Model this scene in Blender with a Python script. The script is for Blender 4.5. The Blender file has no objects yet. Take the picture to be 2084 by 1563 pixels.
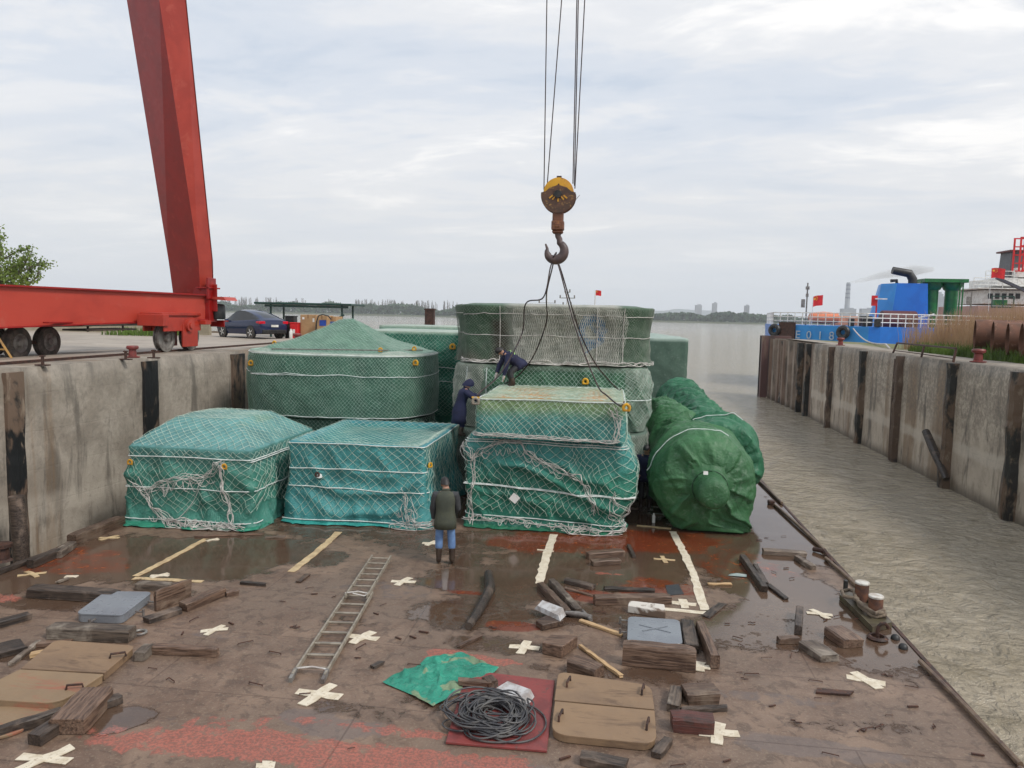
import bpy, bmesh, math, random
import numpy as np
from mathutils import Vector, Matrix, Euler
random.seed(7); rng = np.random.RandomState(7)
SC = bpy.context.scene
COL = SC.collection
PI = math.pi
def R(a): return math.radians(a)

# ------------------------------------------------------------ camera
EYE, YAW, PITCH, ROLL, FOC = 5.0, 7.4, 5.15, 1.27, 1550.0
cd = bpy.data.cameras.new('camera'); cam = bpy.data.objects.new('camera', cd); COL.objects.link(cam)
CM = Matrix.Rotation(R(YAW), 4, 'Z') @ Matrix.Rotation(R(90 - PITCH), 4, 'X') @ Matrix.Rotation(R(ROLL), 4, 'Z')
cam.matrix_world = Matrix.Translation((0, 0, EYE)) @ CM
cd.sensor_width = 36; cd.lens = FOC / 2084 * 36; cd.clip_start = 0.1; cd.clip_end = 20000
SC.camera = cam

# ------------------------------------------------------------ world + sun
SUN_EL, SUN_AZ = R(46), R(116)
w = bpy.data.worlds.new('World'); SC.world = w; w.use_nodes = True
def build_world():
    nt = w.node_tree; nt.nodes.clear(); N = nt.nodes.new; L = nt.links.new
    out = N('ShaderNodeOutputWorld'); bg = N('ShaderNodeBackground'); L(bg.outputs[0], out.inputs[0])
    sky = N('ShaderNodeTexSky'); sky.sky_type = 'NISHITA'; sky.sun_disc = False
    sky.sun_elevation = SUN_EL; sky.sun_rotation = SUN_AZ; sky.dust_density = 4; sky.air_density = 1.0
    bg.inputs[1].default_value = 0.096
    tc = N('ShaderNodeTexCoord'); sx = N('ShaderNodeSeparateXYZ'); L(tc.outputs['Generated'], sx.inputs[0])
    def m(op, a, b=None, c=None, clamp=False):
        n = N('ShaderNodeMath'); n.operation = op; n.use_clamp = clamp
        for i, v in enumerate((a, b, c)):
            if v is None: continue
            if isinstance(v, (int, float)): n.inputs[i].default_value = v
            else: L(v, n.inputs[i])
        return n.outputs[0]
    zz = m('ADD', m('MAXIMUM', sx.outputs[2], 0.0), 0.10)
    cx = N('ShaderNodeCombineXYZ'); L(m('DIVIDE', sx.outputs[0], zz), cx.inputs[0]); L(m('DIVIDE', sx.outputs[1], zz), cx.inputs[1])
    def noise(sc, det, rough, dist, off):
        mp = N('ShaderNodeMapping'); L(cx.outputs[0], mp.inputs[0]); mp.inputs[1].default_value = off; mp.inputs[2].default_value = (0, 0, R(28)); mp.inputs[3].default_value = (0.75, 1.3, 1)
        n = N('ShaderNodeTexNoise'); L(mp.outputs[0], n.inputs[0]); n.inputs['Scale'].default_value = sc; n.inputs['Detail'].default_value = det
        n.inputs['Roughness'].default_value = rough; n.inputs['Distortion'].default_value = dist
        return n.outputs[0]
    def ramp(f, pts):
        r = N('ShaderNodeValToRGB'); L(f, r.inputs[0]); e = r.color_ramp.elements
        while len(e) < len(pts): e.new(0.5)
        for i, (p, c) in enumerate(pts): e[i].position = p; e[i].color = (*c, 1)
        r.color_ramp.interpolation = 'EASE'
        return r.outputs[0]
    n1 = noise(0.55, 7, 0.55, 0.6, (3.1, 1.7, 0)); n2 = noise(1.7, 8, 0.6, 0.8, (0.4, 5.2, 0))
    n3 = noise(5.0, 6, 0.6, 1.2, (2.2, 0.3, 0)); f = m('ADD', m('ADD', m('MULTIPLY', n1, 0.62), m('MULTIPLY', n2, 0.30)), m('MULTIPLY', n3, 0.08))
    c = ramp(f, [(0.38, (4.5, 5.05, 5.85)), (0.46, (5.4, 5.75, 6.3)), (0.52, (6.3, 6.4, 6.6)), (0.60, (8.4, 8.2, 7.95))])
    # horizon layer: duller and smoother
    hz = ramp(m('MAXIMUM', sx.outputs[2], 0.0), [(0.0, (5.2, 5.45, 5.9)), (0.05, (5.5, 5.7, 6.0)), (0.15, (6.0, 5.95, 5.95)), (0.32, (6.0, 6.1, 6.3))])
    mx = N('ShaderNodeMix'); mx.data_type = 'RGBA'
    fac = m('MULTIPLY', m('SUBTRACT', sx.outputs[2], 0.02), 4.5, clamp=True)
    L(fac, mx.inputs[0]); L(hz, mx.inputs[6]); L(c, mx.inputs[7])
    m2 = N('ShaderNodeMix'); m2.data_type = 'RGBA'; m2.inputs[0].default_value = 0.92
    L(sky.outputs[0], m2.inputs[6]); L(mx.outputs[2], m2.inputs[7]); L(m2.outputs[2], bg.inputs[0])
build_world()
sd = bpy.data.lights.new('sun', 'SUN'); sun = bpy.data.objects.new('sun', sd); COL.objects.link(sun)
sd.energy = 1.5; sd.angle = R(14); sd.color = (1, 0.96, 0.9)
sun.rotation_euler = (PI / 2 - SUN_EL, 0, PI - SUN_AZ + PI)
_az = SUN_AZ; sdir = Vector((math.sin(_az) * math.cos(SUN_EL), math.cos(_az) * math.cos(SUN_EL), math.sin(SUN_EL)))
sun.rotation_euler = sdir.to_track_quat('Z', 'Y').to_euler()
vs = SC.view_settings; vs.view_transform = 'Standard'; vs.look = 'None'; vs.exposure = 0.56; vs.gamma = 1
SC.cycles.max_bounces = 6; SC.cycles.volume_bounces = 1; SC.cycles.use_denoising = True

# ------------------------------------------------------------ picking world points from measured directions
def _ray(px, py): return CM.to_3x3() @ Vector(((px - 1042) / FOC, -(py - 781.5) / FOC, -1))
def G(px, py, z=0.0):
    d = _ray(px, py); t = (z - EYE) / d.z; return Vector((d.x * t, d.y * t, z))
def P(px, py, Y):
    d = _ray(px, py); t = Y / d.y; return Vector((d.x * t, Y, EYE + d.z * t))
def PX(px, py, X):
    d = _ray(px, py); t = X / d.x; return Vector((X, d.y * t, EYE + d.z * t))

# ------------------------------------------------------------ numpy noise
def _h(i, j, k, s):
    n = (i * 374761393 + j * 668265263 + k * 2147483647 + s * 1274126177) & 0xffffffff
    n = ((n ^ (n >> 13)) * 1274126177) & 0xffffffff
    n = n ^ (n >> 16)
    return (n & 0xffff) / 32767.5 - 1.0
def vn(x, y, z=0.0, s=0):
    x, y, z = np.broadcast_arrays(np.asarray(x, float), np.asarray(y, float), np.asarray(z, float))
    i, j, k = [np.floor(a).astype(np.int64) for a in (x, y, z)]
    fx, fy, fz = x - i, y - j, z - k
    ux, uy, uz = [f * f * (3 - 2 * f) for f in (fx, fy, fz)]
    def l(a, b, t): return a + (b - a) * t
    r = []
    for dk in (0, 1):
        a = l(_h(i, j, k + dk, s), _h(i + 1, j, k + dk, s), ux)
        b = l(_h(i, j + 1, k + dk, s), _h(i + 1, j + 1, k + dk, s), ux)
        r.append(l(a, b, uy))
    return l(r[0], r[1], uz)
def fbm(x, y, z=0.0, s=0, o=4):
    r = 0; a = 1.0; t = 0
    for q in range(o):
        r = r + a * vn(np.asarray(x) * 2 ** q, np.asarray(y) * 2 ** q, np.asarray(z) * 2 ** q, s + q * 17); t += a; a *= 0.5
    return r / t
def sst(a, b, x):
    t = np.clip((x - a) / (b - a), 0, 1); return t * t * (3 - 2 * t)

# ------------------------------------------------------------ objects
def tag(o, label=None, cat=None, group=None, kind=None):
    if label: o['label'] = label
    if cat: o['category'] = cat
    if group: o['group'] = group
    if kind: o['kind'] = kind
    return o
def thing(name, label, cat, loc=(0, 0, 0), rz=0.0, group=None):
    o = bpy.data.objects.new(name, None); COL.objects.link(o); o.location = loc; o.rotation_euler = (0, 0, rz)
    o.empty_display_size = 0.1
    return tag(o, label, cat, group)
def mesh_from(name, verts, faces, mat, parent=None, smooth=False, col=None, mats=None, fm=None):
    me = bpy.data.meshes.new(name); me.from_pydata([tuple(v) for v in verts], [], [tuple(f) for f in faces]); 
    return _fin(name, me, mat, parent, smooth, col, fm)
def _fin(name, me, mat, parent, smooth, col=None, fm=None):
    if isinstance(mat, (list, tuple)):
        for m in mat: me.materials.append(m)
    else: me.materials.append(mat)
    if fm is not None: me.polygons.foreach_set('material_index', np.asarray(fm, np.int32))
    if smooth: me.polygons.foreach_set('use_smooth', np.ones(len(me.polygons), bool))
    if col is not None:
        a = me.color_attributes.new('Col', 'FLOAT_COLOR', 'POINT')
        c = np.ones((len(me.vertices), 4), np.float32); c[:, :col.shape[1]] = col; a.data.foreach_set('color', c.ravel())
    me.update()
    o = bpy.data.objects.new(name, me); COL.objects.link(o)
    if parent: o.parent = parent
    return o
def np_mesh(name, V, quads, mat, parent=None, smooth=True, col=None, fm=None):
    V = np.asarray(V, np.float32); Q = np.asarray(quads, np.int32); k = Q.shape[1]
    me = bpy.data.meshes.new(name); me.vertices.add(len(V)); me.vertices.foreach_set('co', V.ravel())
    me.loops.add(Q.size); me.loops.foreach_set('vertex_index', Q.ravel())
    me.polygons.add(len(Q)); me.polygons.foreach_set('loop_start', np.arange(0, Q.size, k, dtype=np.int32))
    me.update(calc_edges=True); me.validate()
    return _fin(name, me, mat, parent, smooth, col, fm)
def gridq(nu, nv, wrap=False, base=0):
    # vertices laid v-major: index = j*nu + i
    i = np.arange(nu if wrap else nu - 1); j = np.arange(nv - 1)
    I, J = np.meshgrid(i, j); I2 = (I + 1) % nu
    return np.stack([J * nu + I, J * nu + I2, (J + 1) * nu + I2, (J + 1) * nu + I], -1).reshape(-1, 4) + base

class MB:
    """collects shapes for ONE mesh object"""
    def __init__(s): s.v = []; s.f = []; s.m = []; s.mi = 0
    def add(s, V, F):
        b = len(s.v); s.v += [tuple(p) for p in V]; s.f += [tuple(b + i for i in f) for f in F]; s.m += [s.mi] * len(F); return s
    def box(s, c, d, rz=0, M=None, taper=1.0):
        x, y, z = [a / 2 for a in d]; V = []
        for dz in (-1, 1):
            t = taper if dz > 0 else 1
            for dx, dy in ((-1, -1), (1, -1), (1, 1), (-1, 1)): V.append(Vector((dx * x * t, dy * y * t, dz * z)))
        if M is None: M = Matrix.Rotation(rz, 3, 'Z')
        c = Vector(c); V = [M @ v + c for v in V]
        return s.add(V, [(3, 2, 1, 0), (4, 5, 6, 7), (0, 1, 5, 4), (1, 2, 6, 5), (2, 3, 7, 6), (3, 0, 4, 7)])
    def bar(s, a, b, w, h=None, up=(0, 0, 1)):
        a, b = Vector(a), Vector(b); h = h or w; d = b - a; n = d.normalized(); u = Vector(up)
        if abs(n.dot(u)) > .98: u = Vector((0, 1, 0))
        sx = n.cross(u).normalized(); u = sx.cross(n)
        M = Matrix((n, sx, u)).transposed(); return s.box((a + b) / 2, (d.length, w, h), M=M)
    def prism(s, pts, z0, z1):
        n = len(pts); V = [(p[0], p[1], z0) for p in pts] + [(p[0], p[1], z1) for p in pts]
        return s.add(V, [tuple(reversed(range(n))), tuple(range(n, 2 * n))] + [(i, (i + 1) % n, n + (i + 1) % n, n + i) for i in range(n)])
    def tube(s, pts, r, n=8, closed=False, caps=True):
        pts = [Vector(p) for p in pts]; m = len(pts); rr = r if isinstance(r, (list, tuple)) else [r] * m
        V = []; pu = None
        for i, p in enumerate(pts):
            if closed: t = pts[(i + 1) % m] - pts[i - 1]
            else: t = pts[min(i + 1, m - 1)] - pts[max(i - 1, 0)]
            t = t.normalized() if t.length > 1e-9 else Vector((0, 0, 1))
            if pu is None: pu = t.orthogonal().normalized()
            u = (pu - t * pu.dot(t)); u = u.normalized() if u.length > 1e-6 else t.orthogonal().normalized(); pu = u; v = t.cross(u)
            for k in range(n):
                a = 2 * PI * k / n; V.append(p + (u * math.cos(a) + v * math.sin(a)) * rr[i])
        F = []
        for i in range(m if closed else m - 1):
            j = (i + 1) % m
            for k in range(n): F.append((i * n + k, i * n + (k + 1) % n, j * n + (k + 1) % n, j * n + k))
        if caps and not closed: F += [tuple(reversed(range(n))), tuple(range((m - 1) * n, m * n))]
        return s.add(V, F)
    def cyl(s, a, b, r, n=16, r2=None): return s.tube([a, b], [r, r if r2 is None else r2], n)
    def lathe(s, prof, c=(0, 0, 0), n=20, axis='Z', caps=True):
        V = []; c = Vector(c)
        for r, h in prof:
            for k in range(n):
                a = 2 * PI * k / n; x, y = r * math.cos(a), r * math.sin(a)
                V.append(c + (Vector((x, y, h)) if axis == 'Z' else Vector((h, x, y)) if axis == 'X' else Vector((y, h, x))))
        m = len(prof); F = [(i * n + k, i * n + (k + 1) % n, (i + 1) * n + (k + 1) % n, (i + 1) * n + k) for i in range(m - 1) for k in range(n)]
        if caps: F += [tuple(reversed(range(n))), tuple(range((m - 1) * n, m * n))]
        return s.add(V, F)
    def build(s, name, mat, parent=None, smooth=False, bevel=0):
        o = mesh_from(name, s.v, s.f, mat, parent, False, fm=s.m if isinstance(mat, (list, tuple)) else None)
        if bevel:
            bm = bmesh.new(); bm.from_mesh(o.data)
            bmesh.ops.bevel(bm, geom=bm.edges[:], offset=bevel, segments=1, affect='EDGES', clamp_overlap=True); bm.to_mesh(o.data); bm.free()
        if smooth: smooth_by_angle(o)
        return o
def smooth_by_angle(o, ang=40):
    me = o.data; me.polygons.foreach_set('use_smooth', np.ones(len(me.polygons), bool))
    bm = bmesh.new(); bm.from_mesh(me)
    for e in bm.edges:
        e.smooth = not (len(e.link_faces) == 2 and e.calc_face_angle(0) > R(ang))
    bm.to_mesh(me); bm.free()

def strands(lines, r, sides=3):
    """many polylines (N,3) -> one vertex/quad set"""
    Vs = []; Qs = []; base = 0
    for L in lines:
        L = np.asarray(L, float); n = len(L)
        if n < 2: continue
        t = np.gradient(L, axis=0); t /= (np.linalg.norm(t, axis=1, keepdims=True) + 1e-9)
        ref = np.where(np.abs(t[:, 2:3]) > .9, np.array([[1., 0, 0]]), np.array([[0, 0, 1.]]))
        u = np.cross(t, ref); u /= (np.linalg.norm(u, axis=1, keepdims=True) + 1e-9); v = np.cross(t, u)
        ring = []
        for k in range(sides):
            a = 2 * PI * k / sides; ring.append(L + (u * math.cos(a) + v * math.sin(a)) * r)
        Vs.append(np.stack(ring, 1).reshape(-1, 3)); Qs.append(gridq(sides, n, True, base)); base += n * sides
    return np.concatenate(Vs), np.concatenate(Qs)
def strand_obj(name, lines, r, mat, parent=None, sides=3):
    V, Q = strands(lines, r, sides); return np_mesh(name, V, Q, mat, parent, True)

# ------------------------------------------------------------ materials
def nmat(name):
    m = bpy.data.materials.new(name); m.use_nodes = True; nt = m.node_tree; b = nt.nodes['Principled BSDF']; return m, nt, b
def mk(nt):
    N = nt.nodes.new; L = nt.links.new
    def setin(n, i, v):
        if v is None: return
        if hasattr(v, 'links') or hasattr(v, 'is_linked') and v.__class__.__name__.startswith('NodeSocket'): L(v, n.inputs[i])
        else: n.inputs[i].default_value = v
    def math_(op, a, b=None, c=None, clamp=False):
        n = N('ShaderNodeMath'); n.operation = op; n.use_clamp = clamp
        setin(n, 0, a); setin(n, 1, b); setin(n, 2, c); return n.outputs[0]
    def mix(f, a, b, mode='MIX'):
        n = N('ShaderNodeMix'); n.data_type = 'RGBA'; n.blend_type = mode; n.clamp_factor = True
        setin(n, 0, f); setin(n, 6, (*a, 1) if isinstance(a, tuple) and len(a) == 3 else a); setin(n, 7, (*b, 1) if isinstance(b, tuple) and len(b) == 3 else b); return n.outputs[2]
    def noise(vec, sc, det=4, rough=.55, dist=0.0, map_=None, loc=(0, 0, 0)):
        if map_ or loc != (0, 0, 0):
            mp = N('ShaderNodeMapping'); L(vec, mp.inputs[0]); mp.inputs[3].default_value = map_ or (1, 1, 1); mp.inputs[1].default_value = loc; vec = mp.outputs[0]
        n = N('ShaderNodeTexNoise'); L(vec, n.inputs[0]); n.inputs['Scale'].default_value = sc; n.inputs['Detail'].default_value = det
        n.inputs['Roughness'].default_value = rough; n.inputs['Distortion'].default_value = dist; return n.outputs[0]
    def ramp(f, lo, hi):
        n = N('ShaderNodeMapRange'); n.interpolation_type = 'SMOOTHSTEP'; L(f, n.inputs[0]); n.inputs[1].default_value = lo; n.inputs[2].default_value = hi; return n.outputs[0]
    def coord(w='Object'): return N('ShaderNodeTexCoord').outputs[w]
    def attr(nm, out='Color'):
        n = N('ShaderNodeAttribute'); n.attribute_name = nm; return n.outputs[out]
    def sep(v):
        n = N('ShaderNodeSeparateXYZ'); L(v, n.inputs[0]); return n.outputs
    def bump(h, st, dist=.02, nrm=None):
        n = N('ShaderNodeBump'); L(h, n.inputs['Height']); n.inputs['Strength'].default_value = st; n.inputs['Distance'].default_value = dist
        if nrm is not None: L(nrm, n.inputs['Normal'])
        return n.outputs[0]
    class K: pass
    k = K(); k.N, k.L, k.math, k.mix, k.noise, k.ramp, k.coord, k.attr, k.sep, k.bump = N, L, math_, mix, noise, ramp, coord, attr, sep, bump
    return k
_mc = {}
def pmat(name, c1, c2=None, rough=.6, sc=3.0, lo=.42, hi=.62, metal=0.0, bump=.15, bdist=.01, c3=None, map_=None, spec=.5, world=False, rvar=.15):
    """two or three tone weathered material"""
    if name in _mc: return _mc[name]
    m, nt, b = nmat(name); k = mk(nt)
    if world: v = k.N('ShaderNodeNewGeometry').outputs['Position']
    else: v = k.coord()
    if c2 is None: c2 = tuple(a * .75 for a in c1)
    n = k.noise(v, sc, 6, .6, .3, map_); c = k.mix(k.ramp(n, lo, hi), c1, c2)
    if c3: c = k.mix(k.ramp(k.noise(v, sc * 2.7, 6, .65, .4, map_, (3, 7, 1)), .56, .68), c, c3)
    k.L(c, b.inputs['Base Color']); b.inputs['Metallic'].default_value = metal; b.inputs['Specular IOR Level'].default_value = spec
    f = k.noise(v, sc * 6, 5, .65, 0, map_, (1, 2, 3))
    k.L(k.math('ADD', k.math('MULTIPLY', f, rvar * 2), rough - rvar), b.inputs['Roughness'])
    if bump: k.L(k.bump(k.math('ADD', f, n), bump, bdist), b.inputs['Normal'])
    _mc[name] = m; return m

def tarp_mat(name, rough=.5, wr=.35):
    m, nt, b = nmat(name); k = mk(nt); v = k.coord()
    c = k.attr('Col'); n = k.noise(v, 1.6, 6, .6, .6); n2 = k.noise(v, 9, 5, .6, .8)
    d = k.mix(k.ramp(n, .35, .7), (1.12, 1.1, 1.08), (.78, .8, .8)); c = k.mix(1.0, c, d, 'MULTIPLY')
    c = k.mix(k.math('MULTIPLY', k.ramp(n2, .52, .75), .22), c, (.34, .40, .34))
    k.L(c, b.inputs['Base Color']); b.inputs['Roughness'].default_value = rough; b.inputs['Specular IOR Level'].default_value = .35
    w1 = k.noise(v, 3.2, 5, .55, 1.4); w1 = k.math('POWER', k.math('SUBTRACT', 1.0, k.math('MULTIPLY', k.math('ABSOLUTE', k.math('SUBTRACT', w1, .5)), 4.0), None, True), 2.0); w1 = k.math('MULTIPLY', w1, .35)
    k.L(k.bump(k.math('ADD', w1, k.math('MULTIPLY', n2, .25)), wr, .12), b.inputs['Normal'])
    return m
M_TARP = tarp_mat('tarpaulin', .45, .45); M_ROLL = tarp_mat('canvas', .45, .35)
def rope_mat(name, c1, c2):
    return pmat(name, c1, c2, .8, 5, .4, .6, bump=.1)
M_NETW = rope_mat('net_pale', (.62, .72, .62), (.38, .52, .43))
M_NETG = rope_mat('net_green', (.40, .54, .46), (.27, .40, .33))
M_NETB = rope_mat('net_dusty', (.50, .52, .46), (.34, .37, .32))
M_STRAP = pmat('strap_white', (.72, .76, .74), (.50, .56, .53), .6, 6)
M_ROPE = pmat('rope_white', (.62, .60, .56), (.42, .38, .36), .85, 8)
M_WIRE = pmat('wire_rope', (.035, .025, .03), (.07, .045, .04), .5, 8, metal=.4)
M_YEL = pmat('yellow_paint', (.70, .38, .02), (.45, .22, .02), .45, 6)
def wood_mat(name, c1, c2, c3, rough=.45):
    m, nt, b = nmat(name); k = mk(nt); v = k.coord()
    oi = k.N('ShaderNodeObjectInfo'); va = k.N('ShaderNodeVectorMath'); va.operation = 'ADD'; k.L(v, va.inputs[0])
    sc_ = k.N('ShaderNodeVectorMath'); sc_.operation = 'SCALE'; sc_.inputs[0].default_value = (31, 17, 53); k.L(oi.outputs['Random'], sc_.inputs['Scale']); k.L(sc_.outputs[0], va.inputs[1]); v = va.outputs[0]
    g = k.noise(v, 5, 6, .6, .5, (.45, 7, 7)); g2 = k.noise(v, 2.2, 5, .6, .5)
    c = k.mix(k.ramp(g, .35, .65), c1, c2); c = k.mix(k.ramp(g2, .5, .72), c, c3)
    hv = k.math('ADD', k.math('MULTIPLY', oi.outputs['Random'], .7), .65); cc = k.N('ShaderNodeCombineColor')
    for i in range(3): k.L(hv, cc.inputs[i])
    c = k.mix(1.0, c, cc.outputs[0], 'MULTIPLY')
    k.L(c, b.inputs['Base Color']); k.L(k.math('ADD', k.math('MULTIPLY', g2, .5), rough - .22), b.inputs['Roughness'])
    k.L(k.bump(g, .6, .02), b.inputs['Normal']); return m
W_DARK = wood_mat('wood_wet_dark', (.018, .013, .011), (.08, .058, .045), (.17, .125, .095))
W_BROWN = wood_mat('wood_brown', (.05, .028, .019), (.16, .10, .068), (.20, .145, .105))
W_PALE = wood_mat('wood_weathered', (.16, .12, .09), (.06, .045, .036), (.34, .29, .235), .6)
W_RAW = wood_mat('wood_raw', (.50, .34, .18), (.38, .25, .13), (.20, .13, .07), .6)
M_RUST = pmat('rusty_steel', (.075, .035, .025), (.035, .02, .016), .6, 6, c3=(.14, .06, .03), metal=.2)
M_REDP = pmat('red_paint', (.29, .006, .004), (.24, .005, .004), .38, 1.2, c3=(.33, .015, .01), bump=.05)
M_REDB = pmat('red_paint_faded_lit', (.44, .05, .03), (.36, .036, .022), .42, .7, c3=(.44, .07, .045), bump=.05)  # faded red, also painted on the leg face that catches the light
M_WHITE = pmat('white_paint', (.75, .75, .72), (.58, .56, .52), .4, 3)
M_BLACK = pmat('black_rubber', (.012, .013, .014), (.03, .028, .027), .45, 5, bump=.3)
M_TYRE = pmat('tyre_rubber', (.05, .045, .04), (.11, .09, .075), .8, 5)
M_GSTEEL = pmat('grey_steel', (.25, .24, .22), (.15, .13, .12), .5, 5, metal=.3)
M_ALU = pmat('aluminium', (.34, .30, .24), (.22, .19, .15), .5, 7, metal=.15)
M_DKGREEN = pmat('dark_green_paint', (.01, .055, .04), (.008, .035, .03), .4, 4)
M_GREENP = pmat('green_paint', (.008, .15, .03), (.006, .10, .025), .4, 2)
M_BLUEP = pmat('blue_paint', (.01, .16, .58), (.01, .13, .50), .4, .6, bump=.02)
M_BLUEL = pmat('blue_paint_light', (.03, .28, .68), (.03, .24, .60), .45, .6, bump=.02)
M_FLAG = pmat('flag_red', (.65, .01, .015), (.5, .01, .012), .6, 3)
# ============================================================ SETTING
ZW = -1.3
def water():
    m, nt, b = nmat('river_water'); k = mk(nt); v = k.N('ShaderNodeNewGeometry').outputs['Position']
    n1 = k.noise(v, .8, 4, .55, 1.2, (1, 1.05, 1)); n2 = k.noise(v, 2.2, 5, .6, 1.6, (.95, 1.05, 1)); n3 = k.noise(v, 6.0, 4, .6, 1.0, (1, 1.05, 1)); nb = k.noise(v, .12, 3)
    c = k.mix(k.ramp(n1, .38, .66), (.40, .345, .26), (.31, .265, .19)); c = k.mix(k.ramp(nb, .4, .65), c, (.36, .315, .24))
    c = k.mix(k.math('MULTIPLY', k.ramp(n2, .58, .72), .35), c, (.42, .38, .30))
    k.L(c, b.inputs['Base Color']); b.inputs['Roughness'].default_value = .06; b.inputs['IOR'].default_value = 1.33
    h = k.math('ADD', k.math('MULTIPLY', n1, 1.2), k.math('ADD', k.math('MULTIPLY', n2, .75), k.math('MULTIPLY', n3, .10)))
    calm = k.math('SUBTRACT', 1.0, k.math('MULTIPLY', k.ramp(k.sep(v)[1], 80, 600), .6)); k.L(k.bump(k.math('MULTIPLY', h, calm), 1.0, .27), b.inputs['Normal'])
    tag(mesh_from('water', [(-6000, -300, ZW), (6000, -300, ZW), (6000, 9000, ZW), (-6000, 9000, ZW)], [(0, 1, 2, 3)], m), kind='structure')
water()

def blobs(X, Y, L, s):
    r = np.zeros_like(X); wx = fbm(X * 1.3, Y * 1.3, 0, s, 4) * .55; wy = fbm(X * 1.3, Y * 1.3, 5, s + 3, 4) * .55
    for px, py, rx, ry, a in L:
        g = G(px, py); d = np.sqrt(((X - g.x) / rx + wx) ** 2 + ((Y - g.y) / ry + wy) ** 2)
        r = np.maximum(r, a * (1 - sst(.55, 1.35, d)))
    return r
BR, BL = 4.82, -11.3
barge = thing('cargo_barge', 'rusty steel barge with muddy wet deck carrying the green wrapped cargo', 'barge', (0, 0, 0))
def deck():
    xs = np.linspace(BL, BR, 180); ys = np.concatenate([np.arange(-2, 6, .5), np.arange(6, 21, .09), np.arange(21, 56, 1.)])
    X, Y = np.meshgrid(xs, ys)
    wet = blobs(X, Y, [(60, 1150, 2.5, 1.8, 1), (330, 1130, 2.6, 1.6, 1), (560, 1120, 1.6, 1.2, .9), (900, 1110, 1.3, .9, .6), (1000, 1190, 1.6, 1.1, .85), (960, 1250, 1.1, .8, .7), (1130, 1150, 1.8, 1.4, .95), (1300, 1120, 2.2, 1.6, 1), (1480, 1110, 1.5, 2.4, 1),
        (1600, 1210, 1.3, 1.9, 1), (1540, 1280, 1.3, .9, .85), (1760, 1300, 1.0, 1.2, 1), (1850, 1330, .7, .7, .9), (235, 1465, .42, .4, 1), (1010, 1310, .8, .35, .6), (1190, 1250, .9, .6, .75), (1320, 1170, .9, 1.0, 1), (700, 1450, .8, .3, .45), (1560, 1050, .9, 3, .8),
        (1250, 1400, .35, .15, .9), (380, 1210, .6, .3, .6), (100, 1230, .8, .35, .8), (700, 1260, .6, .3, .5), (1730, 1480, 1.2, .25, .45), (60, 1330, .7, .3, .7), (1390, 1290, 1.0, .6, .6), (870, 1430, .6, .3, .5), (660, 1440, .35, .2, .6), (1250, 1370, 1.4, .3, .6)], 11)
    wet = np.maximum(wet, .97 * sst(15.2, 16.6, Y) * sst(-.35, .35, fbm(X * .9, Y * .9, 2, 31) + .32))
    red = blobs(X, Y, [(420, 1510, 1.3, .34, .95), (620, 1530, 1.4, .34, .9), (860, 1545, 1.6, .3, .9), (960, 1340, .75, .2, .9), (905, 1325, .4, .14, .9), (0, 1215, .45, .2, 1), (30, 1400, .5, .25, .8), (740, 1480, 1.2, .14, .7), (1240, 1167, .35, .1, .8), (390, 1467, .08, .08, 1), (510, 1470, .7, .12, .6)], 21)
    rust = blobs(X, Y, [(1250, 1095, 1.9, 1.1, 1), (1180, 1210, .55, .35, 1), (1110, 1110, 1.4, .6, .7), (1040, 1275, .5, .22, 1), (1390, 1100, 1.2, .9, .8), (950, 1205, .4, .12, 1), (150, 1140, 1.5, 1, .6), (1330, 1200, 1., .6, .7), (1500, 1150, 1.2, 1.2, .5), (100, 1400, .5, .2, .6)], 33)
    grey = blobs(X, Y, [(700, 1480, .7, .28, .8), (420, 1290, .6, .2, .5), (790, 1200, 1.2, .6, .5), (1000, 1560, .9, .2, .7), (640, 1460, .5, .3, .8), (300, 1480, .7, .3, .4), (1650, 1520, 1.2, .3, .7), (1560, 1420, .9, .25, .5)], 41)
    Z = .006 * fbm(X * .8, Y * .8, 0, 4) - .004
    m, nt, b = nmat('muddy_deck'); k = mk(nt); v = k.coord(); at = k.sep(k.attr('Col', 'Vector')); ga = k.attr('Grey', 'Fac')
    n1 = k.noise(v, 1.1, 8, .62, .5); n2 = k.noise(v, 5, 7, .66, .6); n3 = k.noise(v, 26, 5, .7, .3); n4 = k.noise(v, .5, 4, .55, .6)
    nz = k.math('SUBTRACT', k.math('ADD', k.math('MULTIPLY', n2, .6), k.math('MULTIPLY', n1, .4)), .5)
    def mask(a, amp, lo=.42, hi=.58): return k.ramp(k.math('ADD', a, k.math('MULTIPLY', nz, amp)), lo, hi)
    dry = k.mix(k.ramp(n1, .36, .64), (.235, .158, .11), (.135, .083, .056)); dry = k.mix(k.ramp(n4, .42, .62), dry, (.165, .112, .08))
    dry = k.mix(k.math('MULTIPLY', k.ramp(n2, .50, .60), .6), dry, (.085, .055, .04)); dry = k.mix(k.math('MULTIPLY', k.ramp(n3, .54, .64), .45), dry, (.30, .235, .165))
    dry = k.mix(k.math('MULTIPLY', mask(ga, 1.2), .6), dry, (.145, .115, .105))
    wm = mask(at[0], 2.2, .46, .66); wsoft = mask(at[0], 1.3, .28, .6)
    c = k.mix(k.math('MULTIPLY', wsoft, .78), dry, (.07, .04, .025))
    rm = k.math('MULTIPLY', mask(at[2], 1.6, .4, .7), .85); c = k.mix(rm, c, (.16, .032, .012)); c = k.mix(k.math('MULTIPLY', k.math('MULTIPLY', rm, k.ramp(n2, .56, .7)), .8), c, (.36, .11, .03))
    c = k.mix(k.math('MULTIPLY', mask(at[1], 3.4, .46, .74), .8), c, k.mix(k.ramp(n3, .42, .58), (.44, .13, .09), (.22, .085, .062)))
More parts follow.
